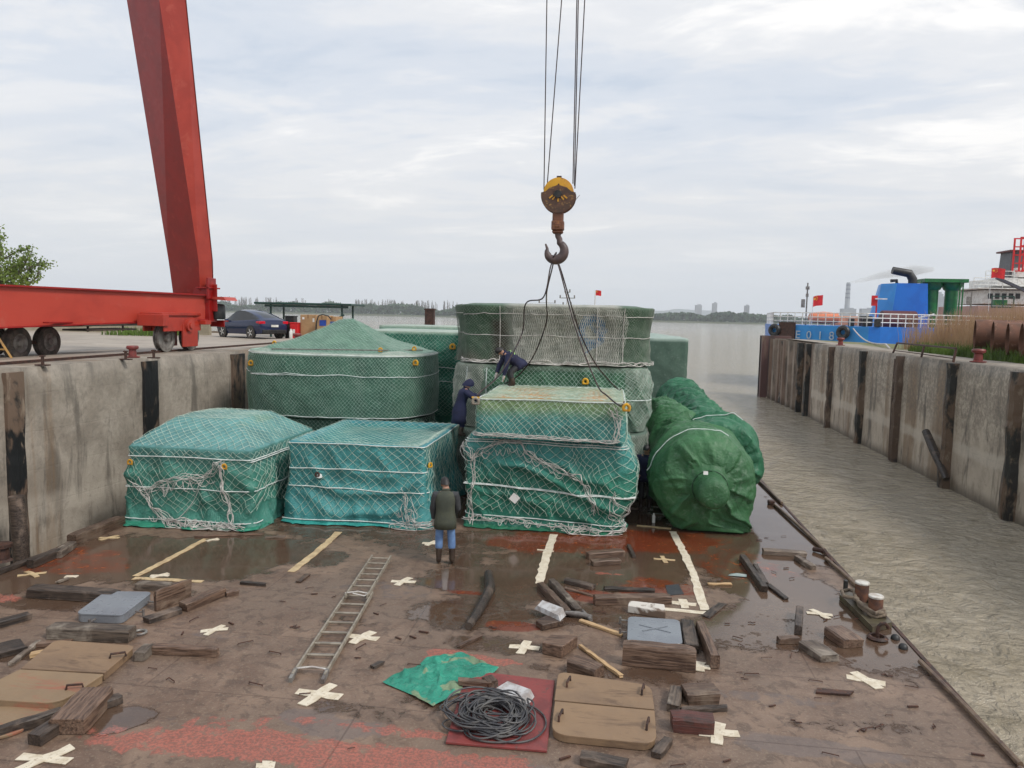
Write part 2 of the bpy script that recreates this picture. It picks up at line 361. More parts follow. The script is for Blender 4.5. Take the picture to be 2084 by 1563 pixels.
    # plate seams of the deck
    br = k.N('ShaderNodeTexBrick'); k.L(v, br.inputs[0]); br.inputs['Scale'].default_value = 1; br.inputs['Brick Width'].default_value = 6; br.inputs['Row Height'].default_value = 1.8; br.inputs['Mortar Size'].default_value = .012
    for i in (1, 2): br.inputs[i].default_value = (1, 1, 1, 1)
    br.inputs[3].default_value = (.55, .5, .48, 1); c = k.mix(.7, c, br.outputs[0], 'MULTIPLY')
    k.L(c, b.inputs['Base Color'])
    rr = k.math('ADD', k.math('MULTIPLY', wm, -.50), k.math('ADD', k.math('MULTIPLY', n2, .35), k.math('ADD', k.math('MULTIPLY', wsoft, -.15), .30)))
    k.L(k.math('MAXIMUM', rr, .10), b.inputs['Roughness'])
    hh = k.math('MULTIPLY', k.math('SUBTRACT', 1.0, wm), k.math('ADD', n2, k.math('MULTIPLY', n3, .35)))
    k.L(k.bump(hh, .55, .03), b.inputs['Normal'])
    col = np.stack([wet, red, rust], -1).reshape(-1, 3)
    o = np_mesh('deck', np.stack([X, Y, Z], -1).reshape(-1, 3), gridq(len(xs), len(ys)), m, barge, True, col)
    a = o.data.attributes.new('Grey', 'FLOAT', 'POINT'); a.data.foreach_set('value', grey.ravel().astype(np.float32))
deck()
h = MB(); h.box(((BL + BR) / 2, 27, -1.03), (BR - BL - .02, 57.6, 2.0)); h.build('hull', M_RUST, barge)
h = MB(); h.box((-3, 49, 1.7), (9, 5, 3.5)); h.box((-3, 49.5, 4.1), (5, 3, 1.3)); h.build('wheelhouse', M_WHITE, barge, bevel=.05)
# edge pipes: knuckled runs along the right edge
M_PIPE = pmat('muddy_pipe', (.17, .115, .075), (.09, .055, .04), .5, 5, bump=.3)
for a, b in (((1538, 975), (1572, 1026)), ((1576, 1030), (1655, 1122)), ((1680, 1140), (1735, 1205)), ((1872, 1352), (2068, 1563)), ((2075, 1572), (2500, 2000))):
    p, q = G(*a), G(*b); p.x = min(p.x, BR - .05); q.x = BR - .06; t = MB(); mid = (p + q) / 2 + Vector((.012, 0, 0)); t.tube([p + Vector((0, 0, .045)), mid + Vector((0, 0, .05)), q + Vector((0, 0, .045))], .038, 8); t.build('edge_pipe', M_PIPE, barge, True)
t = MB(); p = G(1655, 1122); t.tube([p + Vector((0, 0, .05)), G(1678, 1128) + Vector((.0, 0, .07)), G(1690, 1140) + Vector((.0, 0, .02)), G(1690, 1148) + Vector((0, 0, -.1))], .05, 8); t.build('edge_pipe', M_RUST, barge, True)
p = G(1573, 1027); t = MB(); t.box(p + Vector((-.05, 0, .06)), (.18, .16, .12)); t.build('edge_cleat', M_RUST, barge, bevel=.02)
# rubbing edge strip
t = MB(); t.box((BR - .02, 27, -.04), (.06, 57.5, .1)); t.build('edge_strip', M_RUST, barge)

# double bollard of the barge
def double_bollard():
    a, b = G(1752, 1232), G(1780, 1262); c = (a + b) / 2; c.x = 4.33; c.y = (a.y + b.y) / 2
    t = MB(); pts = [G(1708, 1220), G(1745, 1205), G(1815, 1278), G(1775, 1288)]
    t.prism([(p.x, p.y) for p in pts], .004, .10); pl = t.build('bollard_plate', pmat('mossy_steel', (.10, .085, .05), (.06, .045, .03), .4, 5), barge)
    for q in (a, b):
        t = MB(); t.lathe([(.125, 0), (.115, .04), (.115, .30)], (q.x, q.y, .1), 20); o = t.build('bollard_post', pmat('rust_brown', (.16, .07, .04), (.08, .04, .03), .5, 5), pl, True)
        t = MB(); t.lathe([(.118, .295), (.122, .30), (.122, .325), (.112, .335), (.02, .34)], (q.x, q.y, .1), 24); t.build('bollard_cap', pmat('worn_white', (.62, .60, .55), (.40, .34, .28), .5, 6), pl, True)
    t = MB()
    for z, r, s in ((.14, .165, 0), (.19, .17, 1)):
        pts = []
        for i in range(40):
            an = 2 * PI * i / 40; x = math.cos(an); y = math.sin(an); u = (b - a).normalized(); L = (b - a).length / 2 + .02
            pts.append(Vector(((a.x + b.x) / 2, (a.y + b.y) / 2, z + .015 * math.sin(5 * an + s))) + u * (x * (L + r)) + Vector((-u.y, u.x, 0)) * (y * r * (.9 + .5 * x * (s == 0))))
        t.tube(pts, .032, 8, closed=True)
    lp = [G(1752, 1232), G(1728, 1222), G(1712, 1225), G(1716, 1236), G(1738, 1240), G(1756, 1258), G(1780, 1272), G(1797, 1265)]
    t.tube([p + Vector((0, 0, .2 - .0 * i)) for i, p in enumerate(lp)], .034, 8)
    o = t.build('mooring_rope', pmat('old_rope', (.20, .155, .11), (.12, .09, .065), .85, 12), None, True); tag(o, 'thick brown mooring rope wound round the double bollard on the barge edge', 'rope')
    # fairlead hook, studs
    g = G(1786, 1300); t = MB(); t.lathe([(.13, 0), (.16, .02), (.13, .05), (.10, .05), (.10, .0)], (g.x, g.y, 0), 20, caps=False)
    t.tube([g + Vector(v) for v in ((0, 0, .02), (-.01, 0, .12), (0, 0, .2), (.04, 0, .25), (.1, 0, .26), (.14, 0, .22), (.15, 0, .18))], .028, 8); t.build('hook_fitting', M_RUST, barge, True)
    for px, py in ((1822, 1300), (1838, 1319)):
        g = G(px, py); t = MB(); t.lathe([(.07, 0), (.065, .03), (.045, .06), (.01, .075)], (g.x, g.y, .002), 14); t.build('deck_stud', M_BLACK, barge, True)
    g = G(1720, 1206); t = MB(); t.box(g + Vector((0, 0, .12)), (.07, .07, .24)); t.build('short_post', M_BLACK, barge, bevel=.01)
double_bollard()
# left-edge bollard of the barge
g = G(12, 1142); t = MB(); t.lathe([(.2, 0), (.15, .04), (.14, .26), (.2, .28), (.2, .34), (.02, .35)], (g.x - .1, g.y, 0), 20); t.build('edge_bollard', [M_RUST], barge, True)

# ------------------------------------------------------------ quays
def conc_mat(name, c1, c2, streak, horiz=True, hb=.0, stain=(.20, .12, .06)):
    m, nt, b = nmat(name); k = mk(nt); v = k.N('ShaderNodeNewGeometry').outputs['Position']; s = k.sep(v)
    n1 = k.noise(v, .9, 7, .6, .4); st = k.noise(v, 1.7, 7, .68, .5, (1, 1, .22)); st2 = k.noise(v, .6, 5, .6, .3, (1, 1, .10), (5, 5, 5)); n3 = k.noise(v, 7, 6, .7, .4)
    c = k.mix(k.ramp(n1, .35, .65), c1, c2); c = k.mix(k.math('MULTIPLY', k.ramp(st, .50, .66), streak), c, (.065, .055, .045))
    c = k.mix(k.math('MULTIPLY', k.ramp(st2, .50, .62), .7), c, stain); zb = k.ramp(k.math('ADD', s[2], k.math('MULTIPLY', n1, 1.6)), 1.2, 2.6); c = k.mix(k.math('MULTIPLY', k.math('MULTIPLY', zb, k.ramp(n3, .36, .58)), hb), c, (.13, .115, .095)); band = k.ramp(k.math('ABSOLUTE', k.math('SUBTRACT', s[2], k.math('ADD', k.math('MULTIPLY', n1, .5), .1))), .35, .12); c = k.mix(k.math('MULTIPLY', band, hb), c, (.56, .50, .42)); c = k.mix(k.math('MULTIPLY', k.ramp(n3, .55, .7), .35), c, (.12, .10, .085))
    # pour lines and panel joints
    zl = k.math('ABSOLUTE', k.math('SUBTRACT', k.math('FRACT', k.math('ADD', k.math('MULTIPLY', s[2], 1.15), k.math('MULTIPLY', n1, .10))), .5))
    yl = k.math('ABSOLUTE', k.math('SUBTRACT', k.math('FRACT', k.math('MULTIPLY', s[1], .62)), .5))
    ln = k.math('MAXIMUM', k.math('SUBTRACT', 1.0, k.ramp(zl, .006, .03)), k.math('SUBTRACT', 1.0, k.ramp(yl, .002, .006)))
    c = k.mix(k.math('MULTIPLY', ln, k.math('MULTIPLY', k.ramp(n1, .46, .62), .10)), c, (.10, .085, .07))
    # weed / wet line near the water, grime below the coping
    lo = k.ramp(k.math('ADD', s[2], k.math('MULTIPLY', st, .8)), -.35, -.95); c = k.mix(k.math('MULTIPLY', lo, .75), c, (.06, .048, .034))
    top = k.ramp(k.math('ADD', s[2], k.math('MULTIPLY', st, 2.4)), 3.7, 5.1); c = k.mix(k.math('MULTIPLY', top, .42), c, (.13, .12, .10))
    k.L(c, b.inputs['Base Color']); b.inputs['Roughness'].default_value = .75
    k.L(k.bump(k.math('ADD', n3, k.math('MULTIPLY', ln, -.12)), .5, .03), b.inputs['Normal']); return m
M_CONL = conc_mat('concrete_left', (.40, .35, .29), (.27, .23, .185), .65, hb=.25); M_CONR = conc_mat('concrete_right', (.52, .445, .355), (.40, .335, .265), .75, hb=.55)
def ground_mat(name, c1, c2, c3):
    m, nt, b = nmat(name); k = mk(nt); v = k.coord(); n = k.noise(v, .35, 7, .6, .5); n2 = k.noise(v, 2.5, 7, .65, .5, (.4, 1.6, 1)); n3 = k.noise(v, 14, 5, .7)
    c = k.mix(k.ramp(n, .38, .62), c1, c2); c = k.mix(k.math('MULTIPLY', k.ramp(n2, .5, .66), .7), c, c3); c = k.mix(k.math('MULTIPLY', k.ramp(n3, .5, .7), .3), c, c1)
    k.L(c, b.inputs['Base Color']); k.L(k.math('ADD', k.math('MULTIPLY', n2, .5), .35), b.inputs['Roughness']); k.L(k.bump(n2, .4, .04), b.inputs['Normal']); return m
M_QG = ground_mat('quay_dirt', (.38, .325, .26), (.30, .25, .20), (.22, .185, .15))
def lx(y): return -13.0 + .07 * (min(y, 27) - 14.7)          # left wall line
ZQ = 3.6
# left wall
def left_quay():
    ys = [0 + .5 * i for i in range(0, 93)]; V = []; nz = 16
    for y in ys:
        for j in range(nz + 1):
            z = -2.2 + (ZQ + 2.2) * j / nz; x = lx(y) + .03 * float(fbm(y * .9, z * .9, 0, 5)); 
            if j == nz: z += .03 * float(fbm(y * 2.1, 3.3, 0, 9)); x -= .05 + .05 * abs(float(fbm(y * 1.5, 7, 0, 2)))
            V.append((x, y, z))
        V.append((lx(y) - 1.2, y, ZQ + .015))
    n = nz + 2; V = np.array(V).reshape(len(ys), n, 3)
    wall = thing('quay_wall', 'tall stained concrete quay wall on the left side of the barge', 'quay wall', (0, 0, 0))
    np_mesh('concrete_face', V.reshape(-1, 3), gridq(n, len(ys)), M_CONL, wall, False)
    t = MB(); t.box((lx(30) - 7, 46.15, .7), (14.4, .3, 5.75)); t.build('end_face', M_CONL, wall)
    # black timber fenders recessed in the face
    for (px, pyt, wd, rust) in ((27, 757, .50, 1), (305, 735, .64, 1), (483, 718, .8, 1)):
        best = None
        for yy in np.arange(8, 34, .05):
            d = abs((PX(px, pyt, lx(yy)).y) - yy)
            if best is None or d < best[0]: best = (d, yy)
        y = best[1]; x = lx(y)
        t = MB(); ns = 24; V = []; rr = random.Random(px)
        for i in range(ns + 1):
            z = 3.52 - i * (4.9 / ns); jut = .05 + .03 * float(fbm(z * 2, y, 0, 8)); e = .02 * float(fbm(z * 3, 1, 0, 3))
            V += [(x - .05, y - wd / 2 - e, z), (x + jut, y - wd / 2 + e, z), (x + jut + .02, y, z), (x + jut, y + wd / 2 + e, z), (x - .05, y + wd / 2 - e, z)]
        F = [(i * 5 + k, i * 5 + k + 1, i * 5 + k + 6, i * 5 + k + 5) for i in range(ns) for k in range(4)] + [(0, 1, 2, 3, 4)]
        t.add(V, F); t.build('timber_fender', pmat('tarred_timber', (.010, .010, .011), (.15, .10, .07), .5, 1.1, .47, .56, c3=(.25, .19, .14), map_=(1, 1, .5), bump=.5, bdist=.03, world=True), wall, False)
    for (px, py, h_) in ((22, 1010, 1.1),):
        q = PX(px + 12, py, -12.2); t = MB(); t.tube([q + Vector((0, 0, 0)), q + Vector((.05, .05, -2.1))], .16, 10); t.build('timber_fender', W_DARK, wall, True)
    # ground
    xs = np.array([-90, -60, -40, -30, -24, -20, -18, -16, -15, -14.4]); ygs = np.linspace(0, 46, 47)
    X, Y = np.meshgrid(xs, ygs); X = X + (X > -14.5) * (np.vectorize(lx)(Y) + .25 + 14.4 - .1) * .0
    Xe = X.copy(); Xe[:, -1] = np.vectorize(lx)(Y[:, -1]) - 1.2
    Z = ZQ + .015 - .15 * sst(-14.5, -18, Xe) + .03 * fbm(Xe * .3, Y * .3, 0, 3) * (Xe < -15)
    tag(np_mesh('quay_ground', np.stack([Xe, Y, Z], -1).reshape(-1, 3), gridq(len(xs), len(ygs)), M_QG, None, True), kind='structure')
    # crane rail
    t = MB(); t.box((-13.86, 23, ZQ + .045), (.07, 46, .06)); t.box((-13.86, 23, ZQ + .022), (.16, 46, .012)); tag(t.build('crane_rail', M_RUST), 'rusty steel crane rail running along the left quay edge', 'rail')
left_quay()
def bollard(name, x, y, z, s, label, mat=None):
    t = MB(); t.lathe([(.30 * s, 0), (.30 * s, .04 * s), (.17 * s, .06 * s), (.15 * s, .34 * s), (.24 * s, .38 * s), (.26 * s, .46 * s), (.22 * s, .52 * s), (.05 * s, .53 * s)], (0, 0, 0), 20)
    o = t.build(name, mat or pmat('bollard_red', (.20, .035, .03), (.12, .03, .025), .5, 4), None, True); o.location = (x, y, z); return tag(o, label, 'bollard', 'red mooring bollards on the quays')
g = G(270, 728, ZQ); bollard('mooring_bollard', g.x, g.y, ZQ + .01, .62, 'red mooring bollard on the left quay below the long red crane beam')
g = G(605, 697, ZQ); bollard('mooring_bollard', g.x, g.y, ZQ + .01, .75, 'red mooring bollard on the left quay in front of the cardboard boxes')
for px, py, l in ((87, 745, 'leftmost'), (256, 733, 'middle'), (313, 730, 'rightmost')):
    g = G(px, py, ZQ); t = MB(); t.cyl((0, 0, 0), (0, 0, .24), .035, 10); t.box((0, 0, .015), (.3, .14, .03)); t.box((0, 0, .22), (.09, .09, .03)); o = t.build('bolt_stub', M_RUST); o.location = (g.x, g.y, ZQ + .01)
    tag(o, l + ' of the three short rusty bolt stubs beside the left bollard', 'bolt stub', 'rusty bolt stubs on the left quay edge')

XR = 13.1
def right_quay():
    ye = 64.0
    wall = thing('quay_wall', 'long stained concrete quay wall across the water on the right', 'quay wall', (0, 0, 0))
    ys = np.arange(14, 52.01, .5); nz = 14; V = []
    for y in ys:
        V.append((XR + 1.0, y, ZQ + .012))
        for j in range(nz, -1, -1):
            z = -2.2 + (ZQ + 2.2) * j / nz; x = XR + .03 * float(fbm(y * .9, z * .9, 0, 15))
            if j == nz: z += .03 * float(fbm(y * 2, 3.3, 0, 19)); x += .06
            V.append((x, y, z))
    n = nz + 2; np_mesh('concrete_face', V, gridq(n, len(ys)), M_CONR, wall, False)
    # far end: corrugated sheet piles, slightly turned towards the water
    V = []; F = []; i = 0; yy = 52.0; x0 = XR
    pts = []
    for s in range(8):
        y0 = 52 + s * 1.5; dx = -.05 * s
        pts += [(XR + dx, y0), (XR + dx, y0 + .55), (XR + dx + .42, y0 + .8), (XR + dx + .42, y0 + 1.25)]
    pts.append((XR - .4, ye)); nz = 1
    for (x, y) in pts: V += [(x, y, -2.2), (x, y, ZQ - .02)]
    F = [(2 * i, 2 * i + 1, 2 * i + 3, 2 * i + 2) for i in range(len(pts) - 1)]
    mesh_from('sheet_piling', V, F, conc_mat('sheet_pile_concrete', (.30, .24, .19), (.20, .155, .12), .8, stain=(.16, .09, .06)), wall)
    t = MB(); t.box((XR + .35, ye + 1.6, .75), (2.4, .5, 6.1)); t.box((XR - .6, ye + 1.3, .75), (.5, 1.0, 6.0)); t.build('end_pile', pmat('dark_pile', (.11, .055, .05), (.06, .04, .038), .6, .5, c3=(.16, .11, .08), map_=(1, 1, .3), world=True), wall)
    # fender piles by measured position
    k = 0
    for (px, py, wd, dbl, zb, dark) in ((2080, 760, .42, 0, -1.7, 1), (1945, 738, .40, 0, -1.7, 1), (1838, 723, .30, 1, -1.6, 0), (1762, 714, .40, 0, -1.7, 1), (1697, 708, .26, 0, -1.5, 0), (1649, 703, .40, 0, -1.6, 1), (1633, 701, .40, 0, -1.6, 1), (1598, 697, .45, 0, -1.2, 1)):
        p = PX(px, py, XR); y = p.y; t = MB(); ns = 26; V = []; top = 3.55 if not (px == 1598) else 3.5
        for i in range(ns + 1):
            z = top - (top - zb) * i / ns; f = float(fbm(z * 1.3, y, 0, 8)); f2 = float(fbm(z * 2.3, y, 7, 18)); w2 = wd / 2 * (1.25 + .5 * f); ju = .26 + .07 * f2; cy = y + .03 * f2
            V += [(XR + .06, cy - w2, z), (XR - ju, cy - w2 * .8, z), (XR - ju - .05, cy, z), (XR - ju, cy + w2 * .8, z), (XR + .06, cy + w2, z)]
        F = [(i * 5 + q + 5, i * 5 + q + 6, i * 5 + q + 1, i * 5 + q) for i in range(ns) for q in range(4)] + [(4, 3, 2, 1, 0)]
        t.add(V, F)
        t.build('fender_pile', pmat('pile_timber', (.014, .014, .012), (.13, .085, .055), .5, 1.3, .46, .55, c3=(.22, .17, .12), map_=(1, 1, .45), bump=.8, bdist=.05, world=True) if dark else pmat('pile_timber_brown', (.10, .065, .045), (.03, .024, .02), .55, 1.3, .5, .6, c3=(.19, .14, .10), map_=(1, 1, .45), bump=.8, bdist=.05, world=True), wall)
        if dbl:
            t = MB(); t.tube([(XR - .14, y + .45, 3.4), (XR - .16, y + .4, 1.5), (XR - .12, y + .42, -1.6)], [.08, .1, .08], 8); t.build('fender_pile', W_BROWN, wall, True)
    # dangling broken timber
    a = PX(1884, 878, XR - .35); b = PX(1926, 975, XR - .3)
    t = MB(); t.tube([a, (a * .6 + b * .4) + Vector((0, .03, 0)), b], [.15, .17, .12], 9); t.build('broken_timber', W_DARK, wall, False)
    # quay top
    xs = np.array([XR + .9, 14.5, 15.5, 17, 19, 22, 27, 35, 50, 80]); ygs = np.arange(14, 65, 1.0); X, Y = np.meshgrid(xs, ygs)
    bank = sst(15.6, 18.5, X - .0 * Y) * .55 * sst(46, 38, Y); Y = np.minimum(Y, np.maximum(64.6 - np.maximum(X - 13.6, 0) * 1.55, 47 + 0 * X)); Z = ZQ + .012 + bank + .04 * fbm(X * .5, Y * .5, 0, 6) * (X > 14.6)
    Q = gridq(len(xs), len(ygs)); m, nt, b2 = nmat('quay_top'); kk = mk(nt); v = kk.coord(); s = kk.sep(v); nn = kk.noise(v, .6, 7, .6, .5); n2 = kk.noise(v, 4, 6, .65, .5)
    c = kk.mix(kk.ramp(n2, .4, .65), (.34, .30, .25), (.22, .19, .155)); gm = kk.ramp(kk.math('ADD', s[0], kk.math('MULTIPLY', nn, 3.0)), 16.6, 17.6)
    c = kk.mix(gm, c, kk.mix(kk.ramp(n2, .42, .6), (.10, .14, .03), (.20, .16, .10))); kk.L(c, b2.inputs['Base Color']); b2.inputs['Roughness'].default_value = .85; kk.L(kk.bump(n2, .6, .06), b2.inputs['Normal'])
    tag(np_mesh('quay_ground', np.stack([X, Y, Z], -1).reshape(-1, 3), Q, m, None, True), kind='structure')
    V = []
    for x in [13.2, 13.6, 15, 18, 21, 25, 40, 80]: yf = max(64.6 - max(x - 13.6, 0) * 1.55, 47); V += [(x, yf, -2.2), (x, yf, ZQ)]
    mesh_from('end_face', V, [(2 * i, 2 * i + 2, 2 * i + 3, 2 * i + 1) for i in range(7)], M_CONR, wall)
right_quay()
g = G(1970, 738, ZQ); bollard('mooring_bollard', g.x + .35, g.y, ZQ + .03, .95, 'red mooring bollard on the right quay beside the rusty low rail')
g = P(1597, 703, 49); bollard('mooring_bollard', 13.9, 49, ZQ + .01, .9, 'small red mooring bollard near the far end of the right quay')
def low_rail():
    r = thing('low_rail', 'bent rusty low steel rail standing on the right quay edge', 'railing', (0, 0, 0))
    a, b, c = P(1818, 705, 38.5), P(1876, 713, 34.6), P(1940, 735, 30.6)
    for q in (a, b, c): q.z = ZQ
    tp = [P(1826, 698, 38.5), P(1881, 703, 34.6), P(1946, 709, 30.6)]
    for q, p in zip((a, b, c), tp): t = MB(); t.bar(q, p, .07); t.build('post', M_RUST, r)
    t = MB(); t.bar(tp[0], tp[1], .07); t.bar(tp[1], tp[2], .07); t.build('rail', M_RUST, r)
    t = MB(); t.bar((a + tp[0]) / 2 - Vector((0, 0, .12)), (b + tp[1]) / 2 - Vector((0, 0, .12)), .04); t.bar((b + tp[1]) / 2 - Vector((0, 0, .12)), (c + tp[2]) / 2 - Vector((0, 0, .12)), .04); t.build('lower_rail', M_RUST, r)
low_rail()
# ============================================================ WRAPPED CARGO
class Drape:
    """tarpaulin hugging a rounded box; net, straps and ropes follow the same surface"""
    def __init__(s, x0, x1, y0, y1, r, z0, h, bulge=None, fold=.03, seed=1, roof=None, taper=0.0):
        s.b = (x0, x1, y0, y1); s.r = r; s.z0 = z0; s.h = h; s.bulge = bulge; s.fold = fold; s.seed = seed; s.roof = roof; s.taper = taper
        pts = []; nr = []
        cs = [(x0 + r, y0 + r, PI), (x1 - r, y0 + r, 1.5 * PI), (x1 - r, y1 - r, 0), (x0 + r, y1 - r, PI / 2)]
        q = max(6, int(r * 14))
        for ci, (cx, cy, a0) in enumerate(cs):
            for i in range(q + 1):
                a = a0 + PI / 2 * i / q; pts.append((cx + r * math.cos(a), cy + r * math.sin(a))); nr.append((math.cos(a), math.sin(a)))
        pts.append(pts[0]); nr.append(nr[0])
        P0 = np.array(pts); d = np.r_[0, np.cumsum(np.linalg.norm(np.diff(P0, axis=0), axis=1))]; s.L = d[-1]; s.d = d; s.P0 = P0; s.N0 = np.array(nr)
        s.c = np.array([(x0 + x1) / 2, (y0 + y1) / 2])
        s.uf = r * PI / 4; s.uw = x1 - x0           # u measured from the front-left corner
    def per(s, u):
        u = np.mod(u + s.uf, s.L); x = np.interp(u, s.d, s.P0[:, 0]); y = np.interp(u, s.d, s.P0[:, 1]); nx = np.interp(u, s.d, s.N0[:, 0]); ny = np.interp(u, s.d, s.N0[:, 1])
        return x, y, nx, ny
    def side(s, u, v, off=0.0):
        u = np.asarray(u, float); v = np.asarray(v, float); x, y, nx, ny = s.per(u); h = s.h
        vv = np.clip(v / h, 0, 1); top = 1 - sst(.86, 1.0, vv)
        dg = x + y + v * .9 * np.sign(vn(x * .5, y * .5, 0, s.seed + 3)); rd_ = 2.2 * np.clip(1 - 3.0 * np.abs(vn(dg * 2.2, v * 1.1 - dg * .3, 0, s.seed + 15)), 0, 1) ** 1.5 - .6; f = fbm(x * 1.1, y * 1.1 + v * .5, v * .7, s.seed, 3) * 1.2 + 1.5 * (np.clip(1 - 2.6 * np.abs(vn(x * 2.0 + v * .8, y * 2.0 - v * .8, v * .5, s.seed + 5)), 0, 1) ** 1.6 - .3) + .5 * rd_ +   .4 * (1 - 2 * np.abs(vn(x * 7 + v * 3, y * 7 - v * 2, v * 2, s.seed + 25))) + .35 * vn(x * 6, y * 6, v * .9, s.seed + 9) * (1 - vv)
        o = 1.5 * s.fold * f * (.25 + .75 * top) + off
        if s.bulge is not None: o = o + s.bulge(u, v)
        o = o - s.taper * v
        flare = .10 * (1 - sst(0, .18, v)) * (.6 + .6 * vn(x * 4, y * 4, 0, s.seed + 2)) if s.z0 < .1 else 0
        o = o + flare
        return np.stack([x + nx * o, y + ny * o, s.z0 + v + .012 * f * top], -1)
    def inside(s, x, y):
        x0, x1, y0, y1 = s.b; r = s.r; qx = np.abs(x - s.c[0]) - (x1 - x0) / 2 + r; qy = np.abs(y - s.c[1]) - (y1 - y0) / 2 + r
        return -(np.sqrt(np.maximum(qx, 0) ** 2 + np.maximum(qy, 0) ** 2) + np.minimum(np.maximum(qx, qy), 0) - r)   # depth inside the edge
    def top(s, x, y, off=0.0):
        d = np.maximum(s.inside(x, y), 0); z = s.z0 + s.h + off
        if s.roof is not None: z = z + s.roof(x, y, d)
        z = z + .02 * fbm(x * 1.5, y * 1.5, 0, s.seed + 40, 3) * sst(0, .3, d)
        return z
    def build(s, mat, parent, col, du=.06, name='tarpaulin'):
        nu = int(s.L / du); us = np.arange(nu) * s.L / nu; vs_ = np.linspace(0, s.h, max(6, int(s.h / du)))
        U, V = np.meshgrid(us, vs_); S = s.side(U, V)
        E = S[-1]; ts = np.linspace(1, 0, 40)[1:] ** 1.0; rings = []
        for t in ts:
            xy = s.c + (E[:, :2] - s.c) * t; z = s.top(xy[:, 0], xy[:, 1]); 
            rings.append(np.concatenate([xy, z[:, None]], 1))
        A = np.concatenate([S, np.stack(rings)], 0); nv = A.shape[0]
        Vt = A.reshape(-1, 3)
        C = np.zeros((len(Vt), 3)); vv = np.concatenate([V.ravel(), np.full(len(rings) * nu, s.h + .01)]); uu = np.concatenate([U.ravel(), np.tile(us, len(rings))])
        C = col(uu, vv, Vt)
        return np_mesh(name, Vt, gridq(nu, nv, True), mat, parent, True, C)
    def side_net(s, cell, off=.02, v0=0.05, v1=None, warp=.12, step=None, u0=0, u1=None, seed=3, slope=1.0, irregular=.1, dens=None):
        v1 = s.h if v1 is None else v1; full = u1 is None; u1 = s.L if u1 is None else u1; step = step or cell / 2
        L = []; n = int((u1 - u0) / cell); rg = (v1 - v0) * slope
        for sg in (1, -1):
            k0 = 0 if full else -int(rg / cell) - 1
            for i in range(k0, n + (0 if full else int(rg / cell) + 1)):
                v = np.arange(v0, v1 + step, step); v[-1] = v1; us = u0 + i * cell + (v - v0) * slope * sg
                if not full:
                    ok = (us >= u0) & (us <= u1)
                    if ok.sum() < 2: continue
                    us = us[ok]; v = v[ok]
                wu = warp * 1.6 * fbm(us * .9, v * .9, 0, seed, 3) + warp * .25 * vn(us * 5, v * 5, 0, seed + 1); wv = warp * 1.3 * fbm(us * .8, v * .8, 9, seed, 3) * (1 - sst(.75, 1, v / s.h)) * sst(0, .25, v - v0)
                if irregular: 
                    lim = v0 + irregular * (1 + fbm(us * 1.5, 0, 0, seed + 8)); ok = v >= lim * .999
                    if ok.sum() < 2: continue
                    us, v, wu, wv = us[ok], v[ok], wu[ok], wv[ok]
                L.append(s.side(us + wu, np.clip(v + wv, .01, s.h), off))
        return L
    def top_net(s, cell, off=.02, warp=.1, seed=5, skip=None, ang=0):
        x0, x1, y0, y1 = s.b; c = s.c; D = math.hypot(x1 - x0, y1 - y0) / 2 + cell; L = []; t = np.arange(-D, D, cell / math.sqrt(2) * .7)
        for sg in (1, -1):
            a = sg * PI / 4 + ang; dx, dy = math.cos(a), math.sin(a)
            for q in np.arange(-D, D, cell / math.sqrt(2)):
                x = c[0] + dx * t - dy * q; y = c[1] + dy * t + dx * q; x = x + warp * fbm(x * .9, y * .9, 0, seed, 3); y = y + warp * fbm(x * .9, y * .9, 4, seed, 3)
                d = s.inside(x, y); ok = d > -.01
                if skip is not None: ok &= ~skip(x, y)
                idx = np.where(ok)[0]
                if len(idx) < 2: continue
                for seg in np.split(idx, np.where(np.diff(idx) > 1)[0] + 1):
                    if len(seg) >= 2: L.append(np.stack([x[seg], y[seg], s.top(x[seg], y[seg], off)], -1))
        return L
    def belt(s, v, off=.035, u0=0, u1=None, slope=0.0, seed=0, wob=.015):
        u1 = s.L if u1 is None else u1; u = np.linspace(u0, u1, max(8, int((u1 - u0) / .12))); return s.side(u, np.clip(v + slope * (u - u0) + wob * vn(u * 1.3, 0, 0, seed), .01, s.h), off)
    def path(s, uv, n=30, off=.04):
        uv = np.array(uv, float); t = np.linspace(0, len(uv) - 1, n); return np.interp(t, range(len(uv)), uv[:, 0]), np.interp(t, range(len(uv)), uv[:, 1]), off
    def bunch(s, uv, k=7, spread=.05, n=40, off=.05, seed=0):
        """ropes of a gathered net edge along a path on the side"""
        u, v, o = s.path(uv, n, off); L = []
        for i in range(k):
            a = spread * vn(u * 4 + i * 7, v * 4, 0, seed + i) * 2; b2 = spread * vn(u * 4, v * 4 + i * 5, 3, seed + i) * 2
            L.append(s.side(u + a, np.clip(v + b2, .012, s.h), o + .02 * (i % 3)))
        return L
    def loops(s, uv, n=14, size=.12, seed=0, off=.05):
        """small slack mesh loops hanging from a path"""
        u, v, o = s.path(uv, n, off); L = []; r = np.random.RandomState(seed)
        for a, b2 in zip(u, v):
            w_ = size * (.4 + r.rand()); hgt = min(size * (.6 + 1.5 * r.rand()), b2 * .8); t = np.linspace(0, 1, 9)
            L.append(s.side(a + (t - .5) * w_ * 2 + .05 * r.randn(), np.clip(b2 - hgt * 4 * t * (1 - t), .012, s.h), o + .02 * r.rand()))
        return L
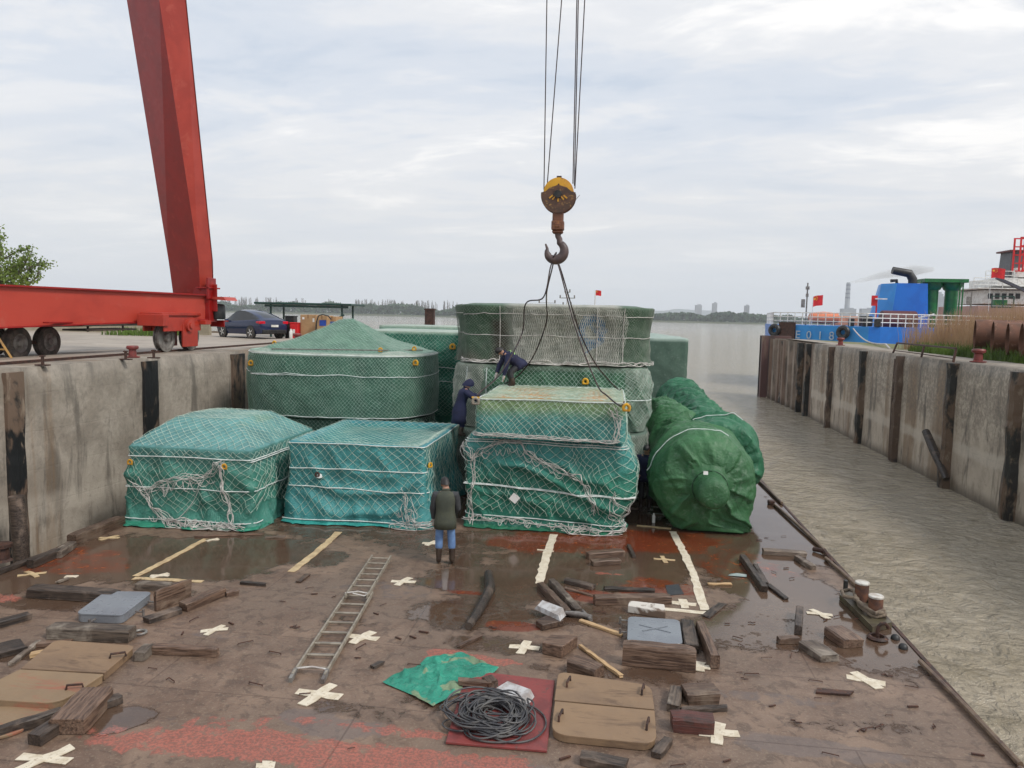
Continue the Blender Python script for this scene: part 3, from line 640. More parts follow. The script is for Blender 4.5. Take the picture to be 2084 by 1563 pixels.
def shackle(name, parent, p, s=1.0, rz=0.0, col=None):
    s *= .78; t = MB(); M = Matrix.Rotation(rz, 3, 'Z'); p = Vector(p); pts = []
    for i in range(13):
        a = R(-40 + 260 * i / 12); pts.append(p + M @ Vector((math.cos(a) * .07 * s, -.03, math.sin(a) * .085 * s)))
    t.tube(pts, .036 * s, 8); t.cyl(pts[0] + M @ Vector((.03 * s, 0, 0)), pts[-1] - M @ Vector((.03 * s, 0, 0)), .028 * s, 8)
    return t.build(name, col or M_YEL, parent, True)
TEAL = np.array([.085, .245, .225]); TEALD = np.array([.035, .20, .15]); GRN = np.array([.062, .15, .105]); GREYG = np.array([.12, .175, .14]); ROLLG = np.array([.045, .145, .06])
def tone(base, amt=.12, s=0, extra=None):
    def f(u, v, V):
        n = fbm(V[:, 0] * .9, V[:, 1] * .9, V[:, 2] * .9, s + 77, 3)[:, None]; c = base[None] * (1 + amt * n * 2)
        if extra is not None: c = extra(c, u, v, V)
        return np.clip(c, 0, 1)
    return f

# ---- A : left crate with hipped top
def crate_left():
    r = thing('wrapped_crate', 'leftmost teal tarpaulin wrapped crate with hipped top under a torn white net', 'cargo crate', (0, 0, 0), 0, 'netted cargo crates on the deck')
    def roof(x, y, d):
        tx = np.minimum((x + 11.08) / .55, (-8.02 - x) / .85); ty = np.minimum((y - 16.15) / 1.15, (19.75 - y) / .8); t = np.clip(np.minimum(tx, ty), 0, 1.15); return .56 * np.minimum(t, 1) + .03 * fbm(x * 1.2, y * 1.2, 0, 3) * t
    D = Drape(-11.05, -8.02, 16.15, 19.75, .035, .005, 1.78, bulge=lambda u, v: .02 * np.sin(PI * np.clip(v / 1.5, 0, 1)) * (v < 1.5) + .07 * (1 - np.abs(np.sin(2.6 * u - 3.2 * v + 1.2 * vn(u * 1.2, v * 1.2)))) ** 2 * sst(1.5, .8, v) + .04 * (1 - np.abs(np.sin(2.0 * u + 4.2 * v + vn(u, v, 3)))) ** 2 * sst(1.6, 1.1, v) + .10 * (1 - sst(0, .5, v)), fold=.030, seed=3, roof=roof)
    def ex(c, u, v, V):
        c = np.where(V[:, 2:3] > 1.80, c * np.array([[1.35, 1.16, 1.25]]), c * .88); k = ((V[:, 2] > 2.2))[:, None]; n = sst(-.1, .4, fbm(V[:, 0] * 1.2, V[:, 1] * 1.2, 0, 5))[:, None]; c = np.where(k, c * (1 - .5 * n) + np.array([.20, .28, .16]) * .5 * n, c)  # roof coloured paler, sides darker, where shading alone left the eave edge unseen
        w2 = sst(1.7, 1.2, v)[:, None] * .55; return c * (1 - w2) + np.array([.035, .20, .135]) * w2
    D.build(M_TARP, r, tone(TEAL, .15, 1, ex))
    def sk(u, v): return v
    L = D.side_net(.19, .03, .06, 1.76, .20, seed=11, irregular=.25) + D.top_net(.20, .025, .16, 6)
    strand_obj('cargo_net', L, .0050, M_NETW, r)
    L = [D.belt(1.58), D.belt(.86), D.belt(.14, u1=3.3), D.belt(1.54, .05, u0=3.0, u1=7)]; strand_obj('lashing_strap', L, .013, M_STRAP, r, 6)
    L = D.bunch([(.15, .95), (.5, .72), (.62, .55), (.75, .35), (1.1, .15), (1.6, .07), (2.3, .05), (2.75, .05)], 6, .06, 60, .06, 3) + D.bunch([(.55, .75), (.85, 1.0), (1.2, 1.10), (1.7, 1.15), (2.1, 1.28), (2.35, 1.52)], 6, .06, 60, .07, 13) + D.bunch([(2.35, 1.52), (2.4, 1.0), (2.5, .5), (2.62, .06)], 6, .05, 60, .06, 33) + D.loops([(.9, .9), (1.4, 1.05), (2.0, 1.1)], 12, .12, 5, .08) + D.loops([(.7, .2), (1.4, .18), (2.4, .18)], 14, .1, 6, .06) + D.bunch([(1.1, .12), (2.0, .06), (2.9, .08)], 8, .09, 60, .1, 43)
    L += [D.side(np.linspace(.35, 1.9, 30), np.clip(.1 + 1.0 * np.abs(np.linspace(-1, 1, 30)) ** 2.0, .02, 1.7), .08)]
    strand_obj('torn_net_edge', L, .0072, M_ROPE, r, 4)
    for u, v in ((.08, 1.42), (2.42, 1.42)): shackle('lifting_shackle', r, D.side(u, v, .05), .9)
    # loose skirt of tarpaulin on the deck
    n = 90; u = np.linspace(-.6, 3.5, n); rows = []
    for j in range(5):
        t = j / 4; b2 = D.side(u, np.full(n, .05), .0); wv = .16 + .10 * vn(u * 2.3, 0, 0, 4) + .05 * vn(u * 7, 0, 0, 6); b2[:, 1] -= t * wv; b2[:, 2] = .06 * (1 - t) + .012 + .035 * np.abs(vn(u * 6, t * 2, 0, 5)) * t; rows.append(b2)
    o = np_mesh('tarpaulin_hem', np.concatenate(rows), gridq(n, 5), M_TARP, r, True, np.tile(np.array([.03, .23, .15]), (n * 5, 1)))
crate_left()

# ---- B : middle crate, open sunken top
def crate_mid():
    r = thing('wrapped_crate', 'bright turquoise wrapped crate with sunken flat top behind the standing man', 'cargo crate', (0, 0, 0), 0, 'netted cargo crates on the deck')
    def roof(x, y, d): return -.16 * sst(.02, .45, d) - .30 * sst(.1, 1.0, d) * np.exp(-((x + 6.4) / 1.2) ** 2 - ((y - 18.4) / 1.3) ** 2) + .015 * fbm(x * 1.5, y * 1.5, 0, 8) * sst(0, .2, d)
    D = Drape(-7.55, -4.24, 17.1, 21.0, .03, .005, 1.90, bulge=lambda u, v: .16 * (1 - sst(.15, .95, v)) * (1 + .3 * np.sin(u * 2.1)) - .02 * sst(0, 1.2, 3.3 * .5 - np.abs(u - 1.6)) * np.sin(PI * np.clip(v / 1.9, 0, 1)), fold=.024, seed=8, roof=roof)
    # catenary swags on the front face
    base = D.bulge
    def bl(u, v):
        q = v - .28 * ((u - 1.75) / 1.2) ** 2 - .25; m_ = sst(1.45, .9, v) * sst(.05, .3, v) * np.exp(-((u - 1.8) / 1.3) ** 4); return base(u, v) + .035 * (1 - np.abs(np.sin(q * 7 + 1.1 * vn(u * 1.6, v * 1.6)))) ** 1.4 * m_ * 3.6
    D.bulge = bl
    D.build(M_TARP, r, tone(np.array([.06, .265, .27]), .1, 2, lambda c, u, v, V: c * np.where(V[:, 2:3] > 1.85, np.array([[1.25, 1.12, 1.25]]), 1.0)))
    L = D.side_net(.215, .03, .08, 1.88, .13, seed=21, irregular=.08) + D.top_net(.19, .03, .22, 9)
    strand_obj('cargo_net', L, .0050, M_NETW, r)
    strand_obj('lashing_strap', [D.belt(1.28, u0=-.1, u1=3.4), D.belt(.86, slope=-.02, u0=-.1, u1=3.5), D.belt(1.88, .02), D.belt(.10, u0=0, u1=3.3)], .013, M_STRAP, r, 6)
    for L in (D.bunch([(2.85, .75), (2.95, .4), (3.0, .06)], 6, .12, 50, .07, 3), D.bunch([(2.6, .05), (3.3, .04), (3.9, .06)], 6, .10, 50, .08, 9), D.loops([(2.7, .4), (3.2, .2)], 6, .08, 7), D.bunch([(3.25, .3), (3.5, .1), (3.9, .05)], 5, .1, 40, .1, 19)):
        strand_obj('torn_net_edge', L, .0072, M_ROPE, r, 4)
    shackle('lifting_shackle', r, D.side(3.55, 1.42, .05), .9, R(60)); shackle('lifting_shackle', r, D.side(.75, 1.13, .05), .8, 0, M_RUST)
    t = MB(); q = Vector(D.side(.78, 1.08, .04)); t.lathe([(.02, -.05), (.07, -.02), (.06, .04), (.02, .07)], q, 10); t.build('wrapping_tear', M_WHITE, r, True)
    n = 80; u = np.linspace(0.0, 3.3, n); rows = []
    for j in range(4):
        t = j / 3; b2 = D.side(u, np.full(n, .05), .0); b2[:, 1] -= t * (.10 + .08 * vn(u * 2.3, 0, 0, 4)); b2[:, 2] = .05 * (1 - t) + .012 + .02 * np.abs(vn(u * 6, t * 2, 0, 5)) * t; rows.append(b2)
    np_mesh('tarpaulin_hem', np.concatenate(rows), gridq(n, 4), M_TARP, r, True, np.tile(np.array([.035, .30, .27]), (n * 4, 1)))
crate_mid()

# ---- C : right front crate: lower unit and the slab lifted on top of it
def crate_right():
    g = 'netted cargo crates on the deck'
    r = thing('wrapped_crate', 'dark teal wrapped crate with sagging net and small white notice, below the slung slab', 'cargo crate', (0, 0, 0), 0, g)
    W = 3.72
    def bl(u, v):
        sh = .34 * np.interp(v, [0, .35, .75, 1.35, 1.75, 2.2], [.0, .1, .85, 1.0, .75, .05]) * sst(W - .3, W + .02, u) * (1 - sst(W + 3.5, W + 4.2, u))
        lft = .16 * np.exp(-((v - 1.8) / .3) ** 2) * (1 - sst(.0, .25, u)) ; low = .08 * (1 - sst(0, .3, v)); top = -.06 * sst(1.9, 2.15, v)
        q = v + .38 * u - 1.9; m_ = sst(.35, 1.2, u) * sst(W + .1, 3.0, u); f = .24 * (1 - np.abs(np.sin(q * 6.5 + 1.0 * vn(u * 1.5, v * 1.5)))) ** 1.4 * m_ * sst(2.1, 1.7, v) * np.exp(-((q - .05) / .55) ** 2)
        q2 = v + .22 * u - .95; f2 = .10 * (1 - np.abs(np.sin(q2 * 7 + vn(u * 2, v * 2)))) ** 1.4 * np.exp(-((q2) / .4) ** 2)
        return sh + lft + low + top + f + f2
    D = Drape(-3.28, .30, 17.5, 20.9, .09, .005, 2.2, bulge=bl, fold=.036, seed=15, roof=None)
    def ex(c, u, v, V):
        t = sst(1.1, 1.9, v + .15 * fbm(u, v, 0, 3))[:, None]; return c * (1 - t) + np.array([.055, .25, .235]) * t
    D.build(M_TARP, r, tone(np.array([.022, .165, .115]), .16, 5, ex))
    L = D.side_net(.195, .035, .10, 2.15, .20, seed=31, irregular=.12, slope=.9); strand_obj('cargo_net', L, .0055, M_NETW, r)
    strand_obj('lashing_strap', [D.belt(1.06, slope=-.06, u0=.0, u1=3.7), D.belt(1.04, slope=-.06, u0=.0, u1=3.7, off=.05), D.belt(.30, slope=-.03, u0=-.2, u1=4.2), D.belt(2.10, off=.05, slope=-.02, u0=-.1, u1=3.9), D.belt(2.05, off=.06, slope=-.02, u0=-.1, u1=3.9)], .013, M_STRAP, r, 6)
    L = D.bunch([(.0, 2.0), (.1, 1.6), (.28, 1.8), (.75, 2.02), (1.2, 2.05), (1.35, 1.85), (1.9, 1.55), (2.35, 1.35), (2.6, 1.3), (2.8, .95), (2.95, .7), (3.0, .45)], 5, .05, 110, .08, 3) + D.bunch([(.12, 1.75), (.15, 1.2), (.1, .7), (.08, .1)], 5, .05, 60, .07, 8) + D.bunch([(.0, .22), (1.0, .2), (2.2, .1), (3.5, .1), (3.75, .12)], 4, .04, 90, .06, 12)
    L += D.loops([(.4, 1.8), (1.2, 1.95), (2.2, 1.4)], 12, .10, 3, .09) + D.loops([(.2, .26), (1.4, .2), (3.4, .2)], 18, .08, 4, .06) + D.bunch([(3.45, .9), (3.5, .5), (3.6, .1)], 6, .10, 60, .08, 23) + D.bunch([(2.2, .12), (3.0, .03), (3.6, .05)], 5, .07, 60, .10, 27)
    strand_obj('torn_net_edge', L, .0075, M_ROPE, r, 4)
    # small white notice tied to the net
    q = Vector(D.side(1.12, .74, .06)); t = MB(); t.box(q, (.19, .006, .19), M=Matrix.Rotation(R(38), 3, 'Y')); t.build('paper_notice', M_WHITE, r)
    n = 90; u = np.linspace(-.1, 3.75, n); rows = []
    for j in range(4):
        t = j / 3; b2 = D.side(u, np.full(n, .06), .0); b2[:, 1] -= t * (.10 + .07 * vn(u * 2.3, 0, 0, 14)); b2[:, 2] = .06 * (1 - t) + .012 + .02 * np.abs(vn(u * 6, t * 2, 0, 15)) * t; rows.append(b2)
    np_mesh('tarpaulin_hem', np.concatenate(rows), gridq(n, 4), M_TARP, r, True, np.tile(np.array([.02, .14, .08]), (n * 4, 1)))
    # upper slab
    r = thing('wrapped_crate', 'netted slab with yellow stained top hanging from the slings, resting on the front right crate', 'cargo crate', (0, 0, 0), 0, g)
    S = Drape(-3.0, .32, 17.30, 20.72, .05, 2.16, .92, bulge=lambda u, v: .03 * np.sin(PI * np.clip(v / .86, 0, 1)) + .07 * (1 - v / .86), fold=.016, seed=25, roof=lambda x, y, d: -.05 * sst(.1, .9, d))
    def ex(c, u, v, V):
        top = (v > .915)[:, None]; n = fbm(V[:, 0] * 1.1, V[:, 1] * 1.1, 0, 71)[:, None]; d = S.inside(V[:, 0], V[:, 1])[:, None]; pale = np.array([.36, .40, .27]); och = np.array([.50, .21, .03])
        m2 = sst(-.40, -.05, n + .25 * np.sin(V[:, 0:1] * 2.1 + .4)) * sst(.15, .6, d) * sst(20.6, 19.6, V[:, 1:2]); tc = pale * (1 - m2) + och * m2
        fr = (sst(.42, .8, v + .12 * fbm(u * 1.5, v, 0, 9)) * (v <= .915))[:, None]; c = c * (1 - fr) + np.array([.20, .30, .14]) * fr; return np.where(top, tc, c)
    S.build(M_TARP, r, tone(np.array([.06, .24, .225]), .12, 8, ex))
    L = S.side_net(.15, .03, .02, .91, .12, seed=41, irregular=0) + S.top_net(.24, .03, .2, 15); strand_obj('cargo_net', L, .0052, M_NETW, r)
    L = S.bunch([(-.1, .1), (1.2, .08), (3.2, .04)], 6, .03, 70, .05, 4) + S.bunch([(3.05, .8), (3.2, .5), (3.12, .05)], 6, .06, 40, .06, 5); strand_obj('torn_net_edge', L, .0072, M_ROPE, r, 4)
    strand_obj('lashing_strap', [S.belt(.91, .02)], .013, M_STRAP, r, 6)
    return S
SLAB = crate_right()

# ---- D : left drum, two tiers and a tent
def drum_left():
    g = 'netted round cargo units'
    r0 = thing('wrapped_drum', 'lower tier of the left netted drum stack, mostly hidden behind the front crates', 'cargo unit', (0, 0, 0), 0, g)
    D0 = Drape(-11.1, -5.55, 21.15, 25.3, 2.0, .005, 1.85, fold=.05, seed=51); D0.build(M_TARP, r0, tone(GRN, .12, 1), .12); strand_obj('cargo_net', D0.side_net(.13, .03, 1.0, 1.84, .1, seed=2, irregular=0), .006, M_NETG, r0)
    r = thing('wrapped_drum', 'wide netted green drum with pale rim and pointed tent top near the parked car', 'cargo unit', (0, 0, 0), 0, g)
    def roof(x, y, d):
        tx = np.minimum((x + 10.7) / 2.1, (-5.9 - x) / 2.3); ty = np.minimum((y - 21.35) / 2.0, (25.1 - y) / 1.7); t = np.clip(np.minimum(np.minimum(tx, ty), (d - .12) / 1.3), 0, 1); return .02 * sst(0, .1, d) + .92 * t ** 1.22 + .05 * np.sin(x * 2.2 + 1) * sst(.1, .5, t) + .03 * np.sin(x * 3) * t
    D = Drape(-11.2, -5.5, 21.0, 25.4, 2.0, 1.9, 1.86, bulge=lambda u, v: .05 * np.sin(PI * v / 1.86) + .035 * np.sin(u * 3.1 + .8 * np.sin(u * 1.3)) * sst(1.6, .9, v), fold=.014, seed=61, roof=roof)
    def ex(c, u, v, V):
        n = sst(.0, .35, vn(u * 2.2, 0, 0, 5))[:, None]; c = c * (1 - .35 * n) + np.array([.10, .15, .12]) * .35 * n
        pale = (sst(.5, .1, u - .2) * sst(D.L - 1.5, D.L - .8, u + 0 * u) if False else ((u > D.L - 2.6) & (u < D.L - 1.1)).astype(float))[:, None]; c = c * (1 - .8 * pale) + np.array([.33, .36, .32]) * .8 * pale
        rim = ((v > 1.84) & (D.inside(V[:, 0], V[:, 1]) < .32))[:, None]; c = np.where(rim, np.array([.45, .50, .44]), c)
        tent = ((v > 1.84) & (D.inside(V[:, 0], V[:, 1]) >= .32))[:, None]; return np.where(tent, np.array([.13, .26, .19]), c)
    D.build(M_TARP, r, tone(GRN * 1.15, .1, 3, ex), .08)
    L = D.side_net(.11, .025, .0, 1.84, .10, seed=71, irregular=0) + D.top_net(.13, .025, .12, 17); strand_obj('cargo_net', L, .0048, M_NETG, r)
    strand_obj('lashing_strap', [D.belt(1.25, wob=.05), D.belt(.04), D.belt(1.84, .04), D.belt(1.20, u0=0, u1=3, slope=.02)], .012, M_STRAP, r, 5)
    fr = MB(); z = 3.86
    c4 = [(-9.9, 21.35, z), (-6.7, 21.3, z + .05), (-5.85, 23.2, z), (-10.9, 23.2, z)]
    for i in range(4): fr.tube([c4[i], c4[(i + 1) % 4]], .018, 6)
    fr.build('wire_frame', M_GSTEEL, r)
    for u, v in ((.0, 1.50), (5.3, 1.62)): shackle('lifting_shackle', r, D.side(u, v, .05), 1.15)
    for q in ((-5.95, 22.6, 3.92), (-6.7, 21.6, 3.9), (-10.7, 23.2, 3.95)): shackle('lifting_shackle', r, q, .9)
drum_left()

# ---- E : taller unit behind D
def unit_back():
    g = 'netted round cargo units'
    r = thing('wrapped_drum', 'dark green netted unit with pale flat top, between tent top and grey tall stack', 'cargo unit', (0, 0, 0), 0, g)
    D = Drape(-9.2, -5.0, 26.2, 31, .6, .005, 4.35, bulge=lambda u, v: .06 * np.sin(v * 4), fold=.035, seed=81)
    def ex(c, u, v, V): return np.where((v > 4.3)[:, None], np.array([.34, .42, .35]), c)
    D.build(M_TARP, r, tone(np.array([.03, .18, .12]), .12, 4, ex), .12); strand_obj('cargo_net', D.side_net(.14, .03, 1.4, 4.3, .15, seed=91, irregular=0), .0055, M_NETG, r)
    strand_obj('lashing_strap', [D.belt(2.6, wob=.04), D.belt(3.1, wob=.04, seed=4)], .013, M_STRAP, r, 5); shackle('lifting_shackle', r, D.side(3.55, 3.85, .06), 1.4)
    for i in range(3):
        p = P(800 + 55 * i, 664, 33.5)
    r2 = thing('wrapped_crate', 'distant green wrapped unit with pale lid seen just above the tent slope', 'cargo crate', (0, 0, 0), 0, 'netted cargo crates on the deck')
    D = Drape(-10.6, -5.0, 33.6, 38, .3, .005, 4.42, fold=.04, seed=86); D.build(M_TARP, r2, tone(np.array([.04, .2, .14]), .1, 4, ex), .2)
unit_back()

# ---- F : three tier grey-green round stack
def stack():
    g = 'netted round cargo units'; x0, x1, y0, y1 = -4.50, 1.06, 21.15, 26.7
    r = thing('wrapped_drum', 'bottom tier of the tall round stack, mostly hidden behind the slung crate', 'cargo unit', (0, 0, 0), 0, g)
    D = Drape(x0 + .1, x1 + .0, y0 - .55, y1, 1.2, .005, 1.80, fold=.03, seed=101, bulge=lambda u, v: .1 * np.sin(PI * v / 1.8)); D.build(M_TARP, r, tone(GREYG, .12, 1), .12); strand_obj('cargo_net', D.side_net(.09, .03, .05, 1.78, .12, seed=102, irregular=0), .006, M_NETB, r)
    r = thing('wrapped_drum', 'middle tier of the tall stack, dark green with diamond net and one yellow shackle', 'cargo unit', (0, 0, 0), 0, g)
    D = Drape(x0 + .02, x1 - .02, y0 - .05, y1, .8, 1.83, 1.78, fold=.03, seed=111, bulge=lambda u, v: .12 * np.sin(PI * v / 1.78) - .05)
    D.roof = lambda x, y, d: .06 * sst(0, .3, d)
    def ex(c, u, v, V):
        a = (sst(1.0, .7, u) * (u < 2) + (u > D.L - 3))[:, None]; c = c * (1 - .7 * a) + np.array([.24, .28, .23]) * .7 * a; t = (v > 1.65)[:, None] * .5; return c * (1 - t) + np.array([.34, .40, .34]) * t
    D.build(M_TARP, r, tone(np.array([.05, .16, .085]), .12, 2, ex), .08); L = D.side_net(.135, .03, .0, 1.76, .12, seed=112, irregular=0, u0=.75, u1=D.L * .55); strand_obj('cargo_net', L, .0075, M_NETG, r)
    strand_obj('fine_net', D.side_net(.075, .035, .0, 1.76, .1, seed=113, irregular=0, u0=-2.5, u1=.8), .007, rope_mat('net_chalk', (.60, .60, .54), (.42, .43, .38)), r); strand_obj('fine_net', D.side_net(.08, .03, .0, 1.76, .1, seed=114, irregular=0, u0=4.7, u1=9), .006, M_NETB, r)
    strand_obj('lashing_strap', [D.belt(.92, wob=.04, u0=4.3, u1=9), D.side(np.full(20, .25), np.linspace(.1, 1.7, 20), .04), D.side(np.full(20, .85), np.linspace(.1, 1.7, 20), .04), D.belt(1.0, wob=.05, u0=1.4, u1=4.5)], .014, M_STRAP, r, 5)
    shackle('lifting_shackle', r, D.side(3.62, 1.38, .06), 1.2)
    r = thing('wrapped_drum', 'top tier of the tall stack, dusty grey with blue paint mark and brown stain', 'cargo unit', (0, 0, 0), 0, g)
    D = Drape(x0, x1, y0, y1, 1.1, 3.66, 1.62, fold=.012, seed=121, bulge=lambda u, v: .03 * np.sin(u * 4.3 + np.sin(u * 1.7)) * sst(1.5, 1.1, v) + .09 * sst(.9, 1.62, v) + .05 * (1 - sst(0, .25, v)) - .04 * np.sin(PI * np.clip(v, 0, 1.62) / 1.62))
    D.roof = lambda x, y, d: .06 * sst(0, .5, d)
    def ex(c, u, v, V):
        x = V[:, 0]; front = (V[:, 1] < 23.5); pl = sst(-3.15, -2.75, x) * sst(.35, .0, x - .0) * front
        n = vn(x * 5, v * .5, 0, 8) * .5 + .5; pl = (pl * (.55 + .45 * n))[:, None]; c = c * (1 - pl) + np.array([.42, .41, .37]) * pl
        br = (np.exp(-((x + 3.05 + .25 * v * .3) / .26) ** 4) * sst(1.35, 1.1, v) * front)[:, None]; c = c * (1 - .95 * br) + np.array([.05, .033, .022]) * .95 * br
        bw = (sst(.42, .05, v + .15 * vn(x * 2, 0, 0, 3)) * sst(-3.0, -3.3, x))[:, None]; c = c * (1 - .7 * bw) + np.array([.09, .065, .05]) * .7 * bw
        w1 = np.abs(((x + .55) / .30) ** 2 + ((v - .95) / .38) ** 2 - 1) ; bl = ((w1 < .6) | (np.abs(x + .55 + .2 * np.sin(v * 6)) < .06)) & front & (v > .35) & (v < 1.4) & (np.abs(x + .55) < .42); bl = (bl * (.8 + .2 * vn(x * 9, v * 9, 0, 2)))[:, None]; c = c * (1 - bl) + np.array([.02, .20, .50]) * bl
        return c
    D.build(M_TARP, r, tone(np.array([.06, .12, .07]), .18, 3, ex), .06)
    L = D.side_net(.085, .03, .0, 1.6, .12, seed=122, irregular=0, u0=-4, u1=D.L * .62); strand_obj('cargo_net', L, .0040, rope_mat('net_grey', (.27, .30, .25), (.16, .20, .16)), r)
    L = D.side_net(.055, .04, .02, 1.55, .14, seed=125, irregular=.05, u0=1.6, u1=4.6, slope=.25); strand_obj('fine_net', L, .0058, rope_mat('net_chalk', (.60, .60, .54), (.42, .43, .38)), r)
    strand_obj('lashing_strap', [D.belt(1.38, wob=.03), D.belt(.78, wob=.05, seed=3), D.side(np.full(24, 4.55), np.linspace(.05, 1.6, 24), .06), D.side(np.full(24, 1.15), np.linspace(.05, 1.6, 24), .06), D.side(np.full(24, 3.85), np.linspace(.05, 1.6, 24), .06)] + D.bunch([(0, .05), (2, .03), (4.5, .04), (6, .03)], 5, .05, 120, .08, 7), .010, M_ROPE, r, 5)
stack()

# ---- G : smooth pale green block behind the rolls
def block():
    r = thing('wrapped_crate', 'smooth grey-green covered block standing alone behind the green rolls', 'cargo crate', (0, 0, 0), 0, 'netted cargo crates on the deck')
    x = P(1402, 690, 34).x
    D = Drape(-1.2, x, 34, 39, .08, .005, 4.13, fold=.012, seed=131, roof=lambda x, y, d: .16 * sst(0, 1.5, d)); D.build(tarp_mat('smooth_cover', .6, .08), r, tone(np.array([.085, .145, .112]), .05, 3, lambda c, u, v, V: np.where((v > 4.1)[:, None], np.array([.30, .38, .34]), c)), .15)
block()

# ---- rolls
def roll(label, cx, cz, prof, seed, skirt=0.0, hub=None, sticker=False, ties=()):
    r = thing('wrapped_shaft', label, 'cargo unit', (0, 0, 0), 0, 'canvas wrapped shafts')
    ys = np.array([p[0] for p in prof]); rs = np.array([p[1] for p in prof]); cxs = np.array([p[2] if len(p) > 2 else cx for p in prof]); czs = np.array([p[3] if len(p) > 3 else cz for p in prof])
    yy = []; 
    for a, b in zip(ys[:-1], ys[1:]): yy += list(np.linspace(a, b, max(3, int(abs(b - a) / .06)), endpoint=False))
    arc = np.r_[0, np.cumsum(np.hypot(np.diff(ys), np.diff(rs)))]; s = np.arange(0, arc[-1], .05); Yl = np.interp(s, arc, ys); Rl = np.interp(s, arc, rs); CX = np.interp(s, arc, cxs); CZ = np.interp(s, arc, czs)
    nth = 130; th = np.linspace(0, 2 * PI, nth, endpoint=False); T, S_ = np.meshgrid(th, s); Yg = np.repeat(Yl[:, None], nth, 1); Rg = np.repeat(Rl[:, None], nth, 1)
    c, sn = np.cos(T), np.sin(T)
    def rg(n, w_=2.4, p=1.5): return np.clip(1 - w_ * np.abs(n), 0, 1) ** p
    sh_ = S_ + .38 * np.sin(T + seed) + .18 * np.sin(2 * T + seed * 2) + .25 * fbm(c * 1.5, sn * 1.5, S_ * .8, seed + 31, 3)
    f = .12 * (rg(vn(c * .9 + 3, sn * .9 + sh_ * 1.3, sh_ * 2.4, seed)) - .3) + .085 * (rg(vn(c * 1.5, sn * 1.5 + sh_, sh_ * 4.2, seed + 5), 2.0) - .3) + .012 * (rg(vn(c * 4 + sh_ * 2, sn * 4, sh_ * 6, seed + 9), 2) - .3) + .05 * fbm(c, sn, S_ * .8, seed + 2, 2)
    def saw(x, w_): return np.where(x > 0, np.exp(-np.clip(x, 0, 9) / w_), np.exp(np.clip(x, -9, 0) / (w_ * .12)))
    rs_ = np.random.RandomState(seed * 5); s0 = .9
    while s0 < arc[-1]:
        ph, dr, am = rs_.rand() * 6.3, (1 if rs_.rand() < .6 else -1), .05 + .07 * rs_.rand(); c0 = s0 + .30 * np.sin(T + ph) + .10 * np.sin(2 * T + ph * 2)
        f = f + am * (.55 + .45 * np.cos(T - ph * 1.7)) * saw(dr * (S_ - c0), .10 + .08 * rs_.rand()); s0 += .16 + .30 * rs_.rand()
    big = sst(.5, 1.0, Rg); hubm = sst(.45, .75, Rg); rr = Rg + (f * hubm - .02 + .25 * f * (1 - hubm)) * sst(.02, .4, Rg) * (.55 + .7 * (1 - big))
    # radial pleats on the end faces
    slope = np.abs(np.gradient(Rl, s))[:, None]; fold_ = 0
    for a0, bend, w_, am in ((-152, .5, .16, .16), (-118, .35, .13, .11), (-78, -.3, .12, .09), (-38, -.45, .17, .17), (-8, -.3, .12, .10), (32, .3, .15, .10), (74, .4, .12, .08), (112, .3, .16, .11), (160, .5, .12, .08)):
        dlt = (T - R(a0) - bend * (Rg - .4) + PI) % (2 * PI) - PI; fold_ = fold_ - am * saw(dlt, w_) * sst(.40, .75, Rg) * sst(1.35, 1.1, Rg)
    Yg = Yg + np.minimum(slope * 2, 1) * (S_ < 2.2) * fold_ + .05 * slope * sst(.42, .7, Rg) * (-.8 * rg(vn(c * 3.4 + 2, sn * 3.4, Rg * .8, seed + 3), 2.6, 1.4) - .5 * rg(vn(c * 6, sn * 6, Rg * .9, seed + 13), 2.6, 1.6) + fbm(c * 1.5, sn * 1.5, Rg, seed + 6, 3) * .9)
    X = CX[:, None] + rr * c; Z = CZ[:, None] + rr * sn
    if skirt:   # cloth hangs straight down from the widest point on the right and left
        m_ = (sn < .1) & (Rg > .85); hang = np.clip(-sn, 0, 1); Xs = CX[:, None] + np.sign(c) * rr * np.maximum(np.abs(c), np.sqrt(np.clip(1 - (hang * .55) ** 2, 0, 1)) * np.where(c > 0, 1.0, .80)); 
        k = sst(.85, 1.1, Rg) * np.where(c > 0, 1.0, .35) * skirt; X = np.where(sn < 0, X * (1 - k) + Xs * k, X)
        X = X + .06 * np.sin(Yg * 7 + T * 5) * hang * k
    Z = np.maximum(Z, .03 + .02 * vn(X * 3, Yg * 3, 0, seed))
    V = np.stack([X, Yg, Z], -1).reshape(-1, 3)
    n = fbm(V[:, 0] * .8, V[:, 1] * .8, V[:, 2] * .8, seed, 3)[:, None]; C = ROLLG * (1 + .25 * n)
    if seed == 7: C = np.array([.03, .145, .075]) * (1 + .2 * n)
    np_mesh('canvas_cover', V, gridq(nth, len(s), True), M_ROLL, r, True, np.clip(C, 0, 1))
    for (yt, a0, a1) in ties:
        q = np.interp(yt, ys, rs) if ys[0] < ys[-1] else 0; i = int(np.argmin(np.abs(Yl - yt) + 3 * (Rl < .6))); pts = []
        for a in np.linspace(R(a0), R(a1), 22):
            j = int(a / (2 * PI) * nth) % nth; p = Vector((X[i, j], Yg[i, j], Z[i, j])); d = Vector((math.cos(a), -.4, math.sin(a))); pts.append(p + d * .03)
        t = MB(); t.tube(pts, .012, 6); t.build('tie_rope', M_STRAP, r, True)
    return r
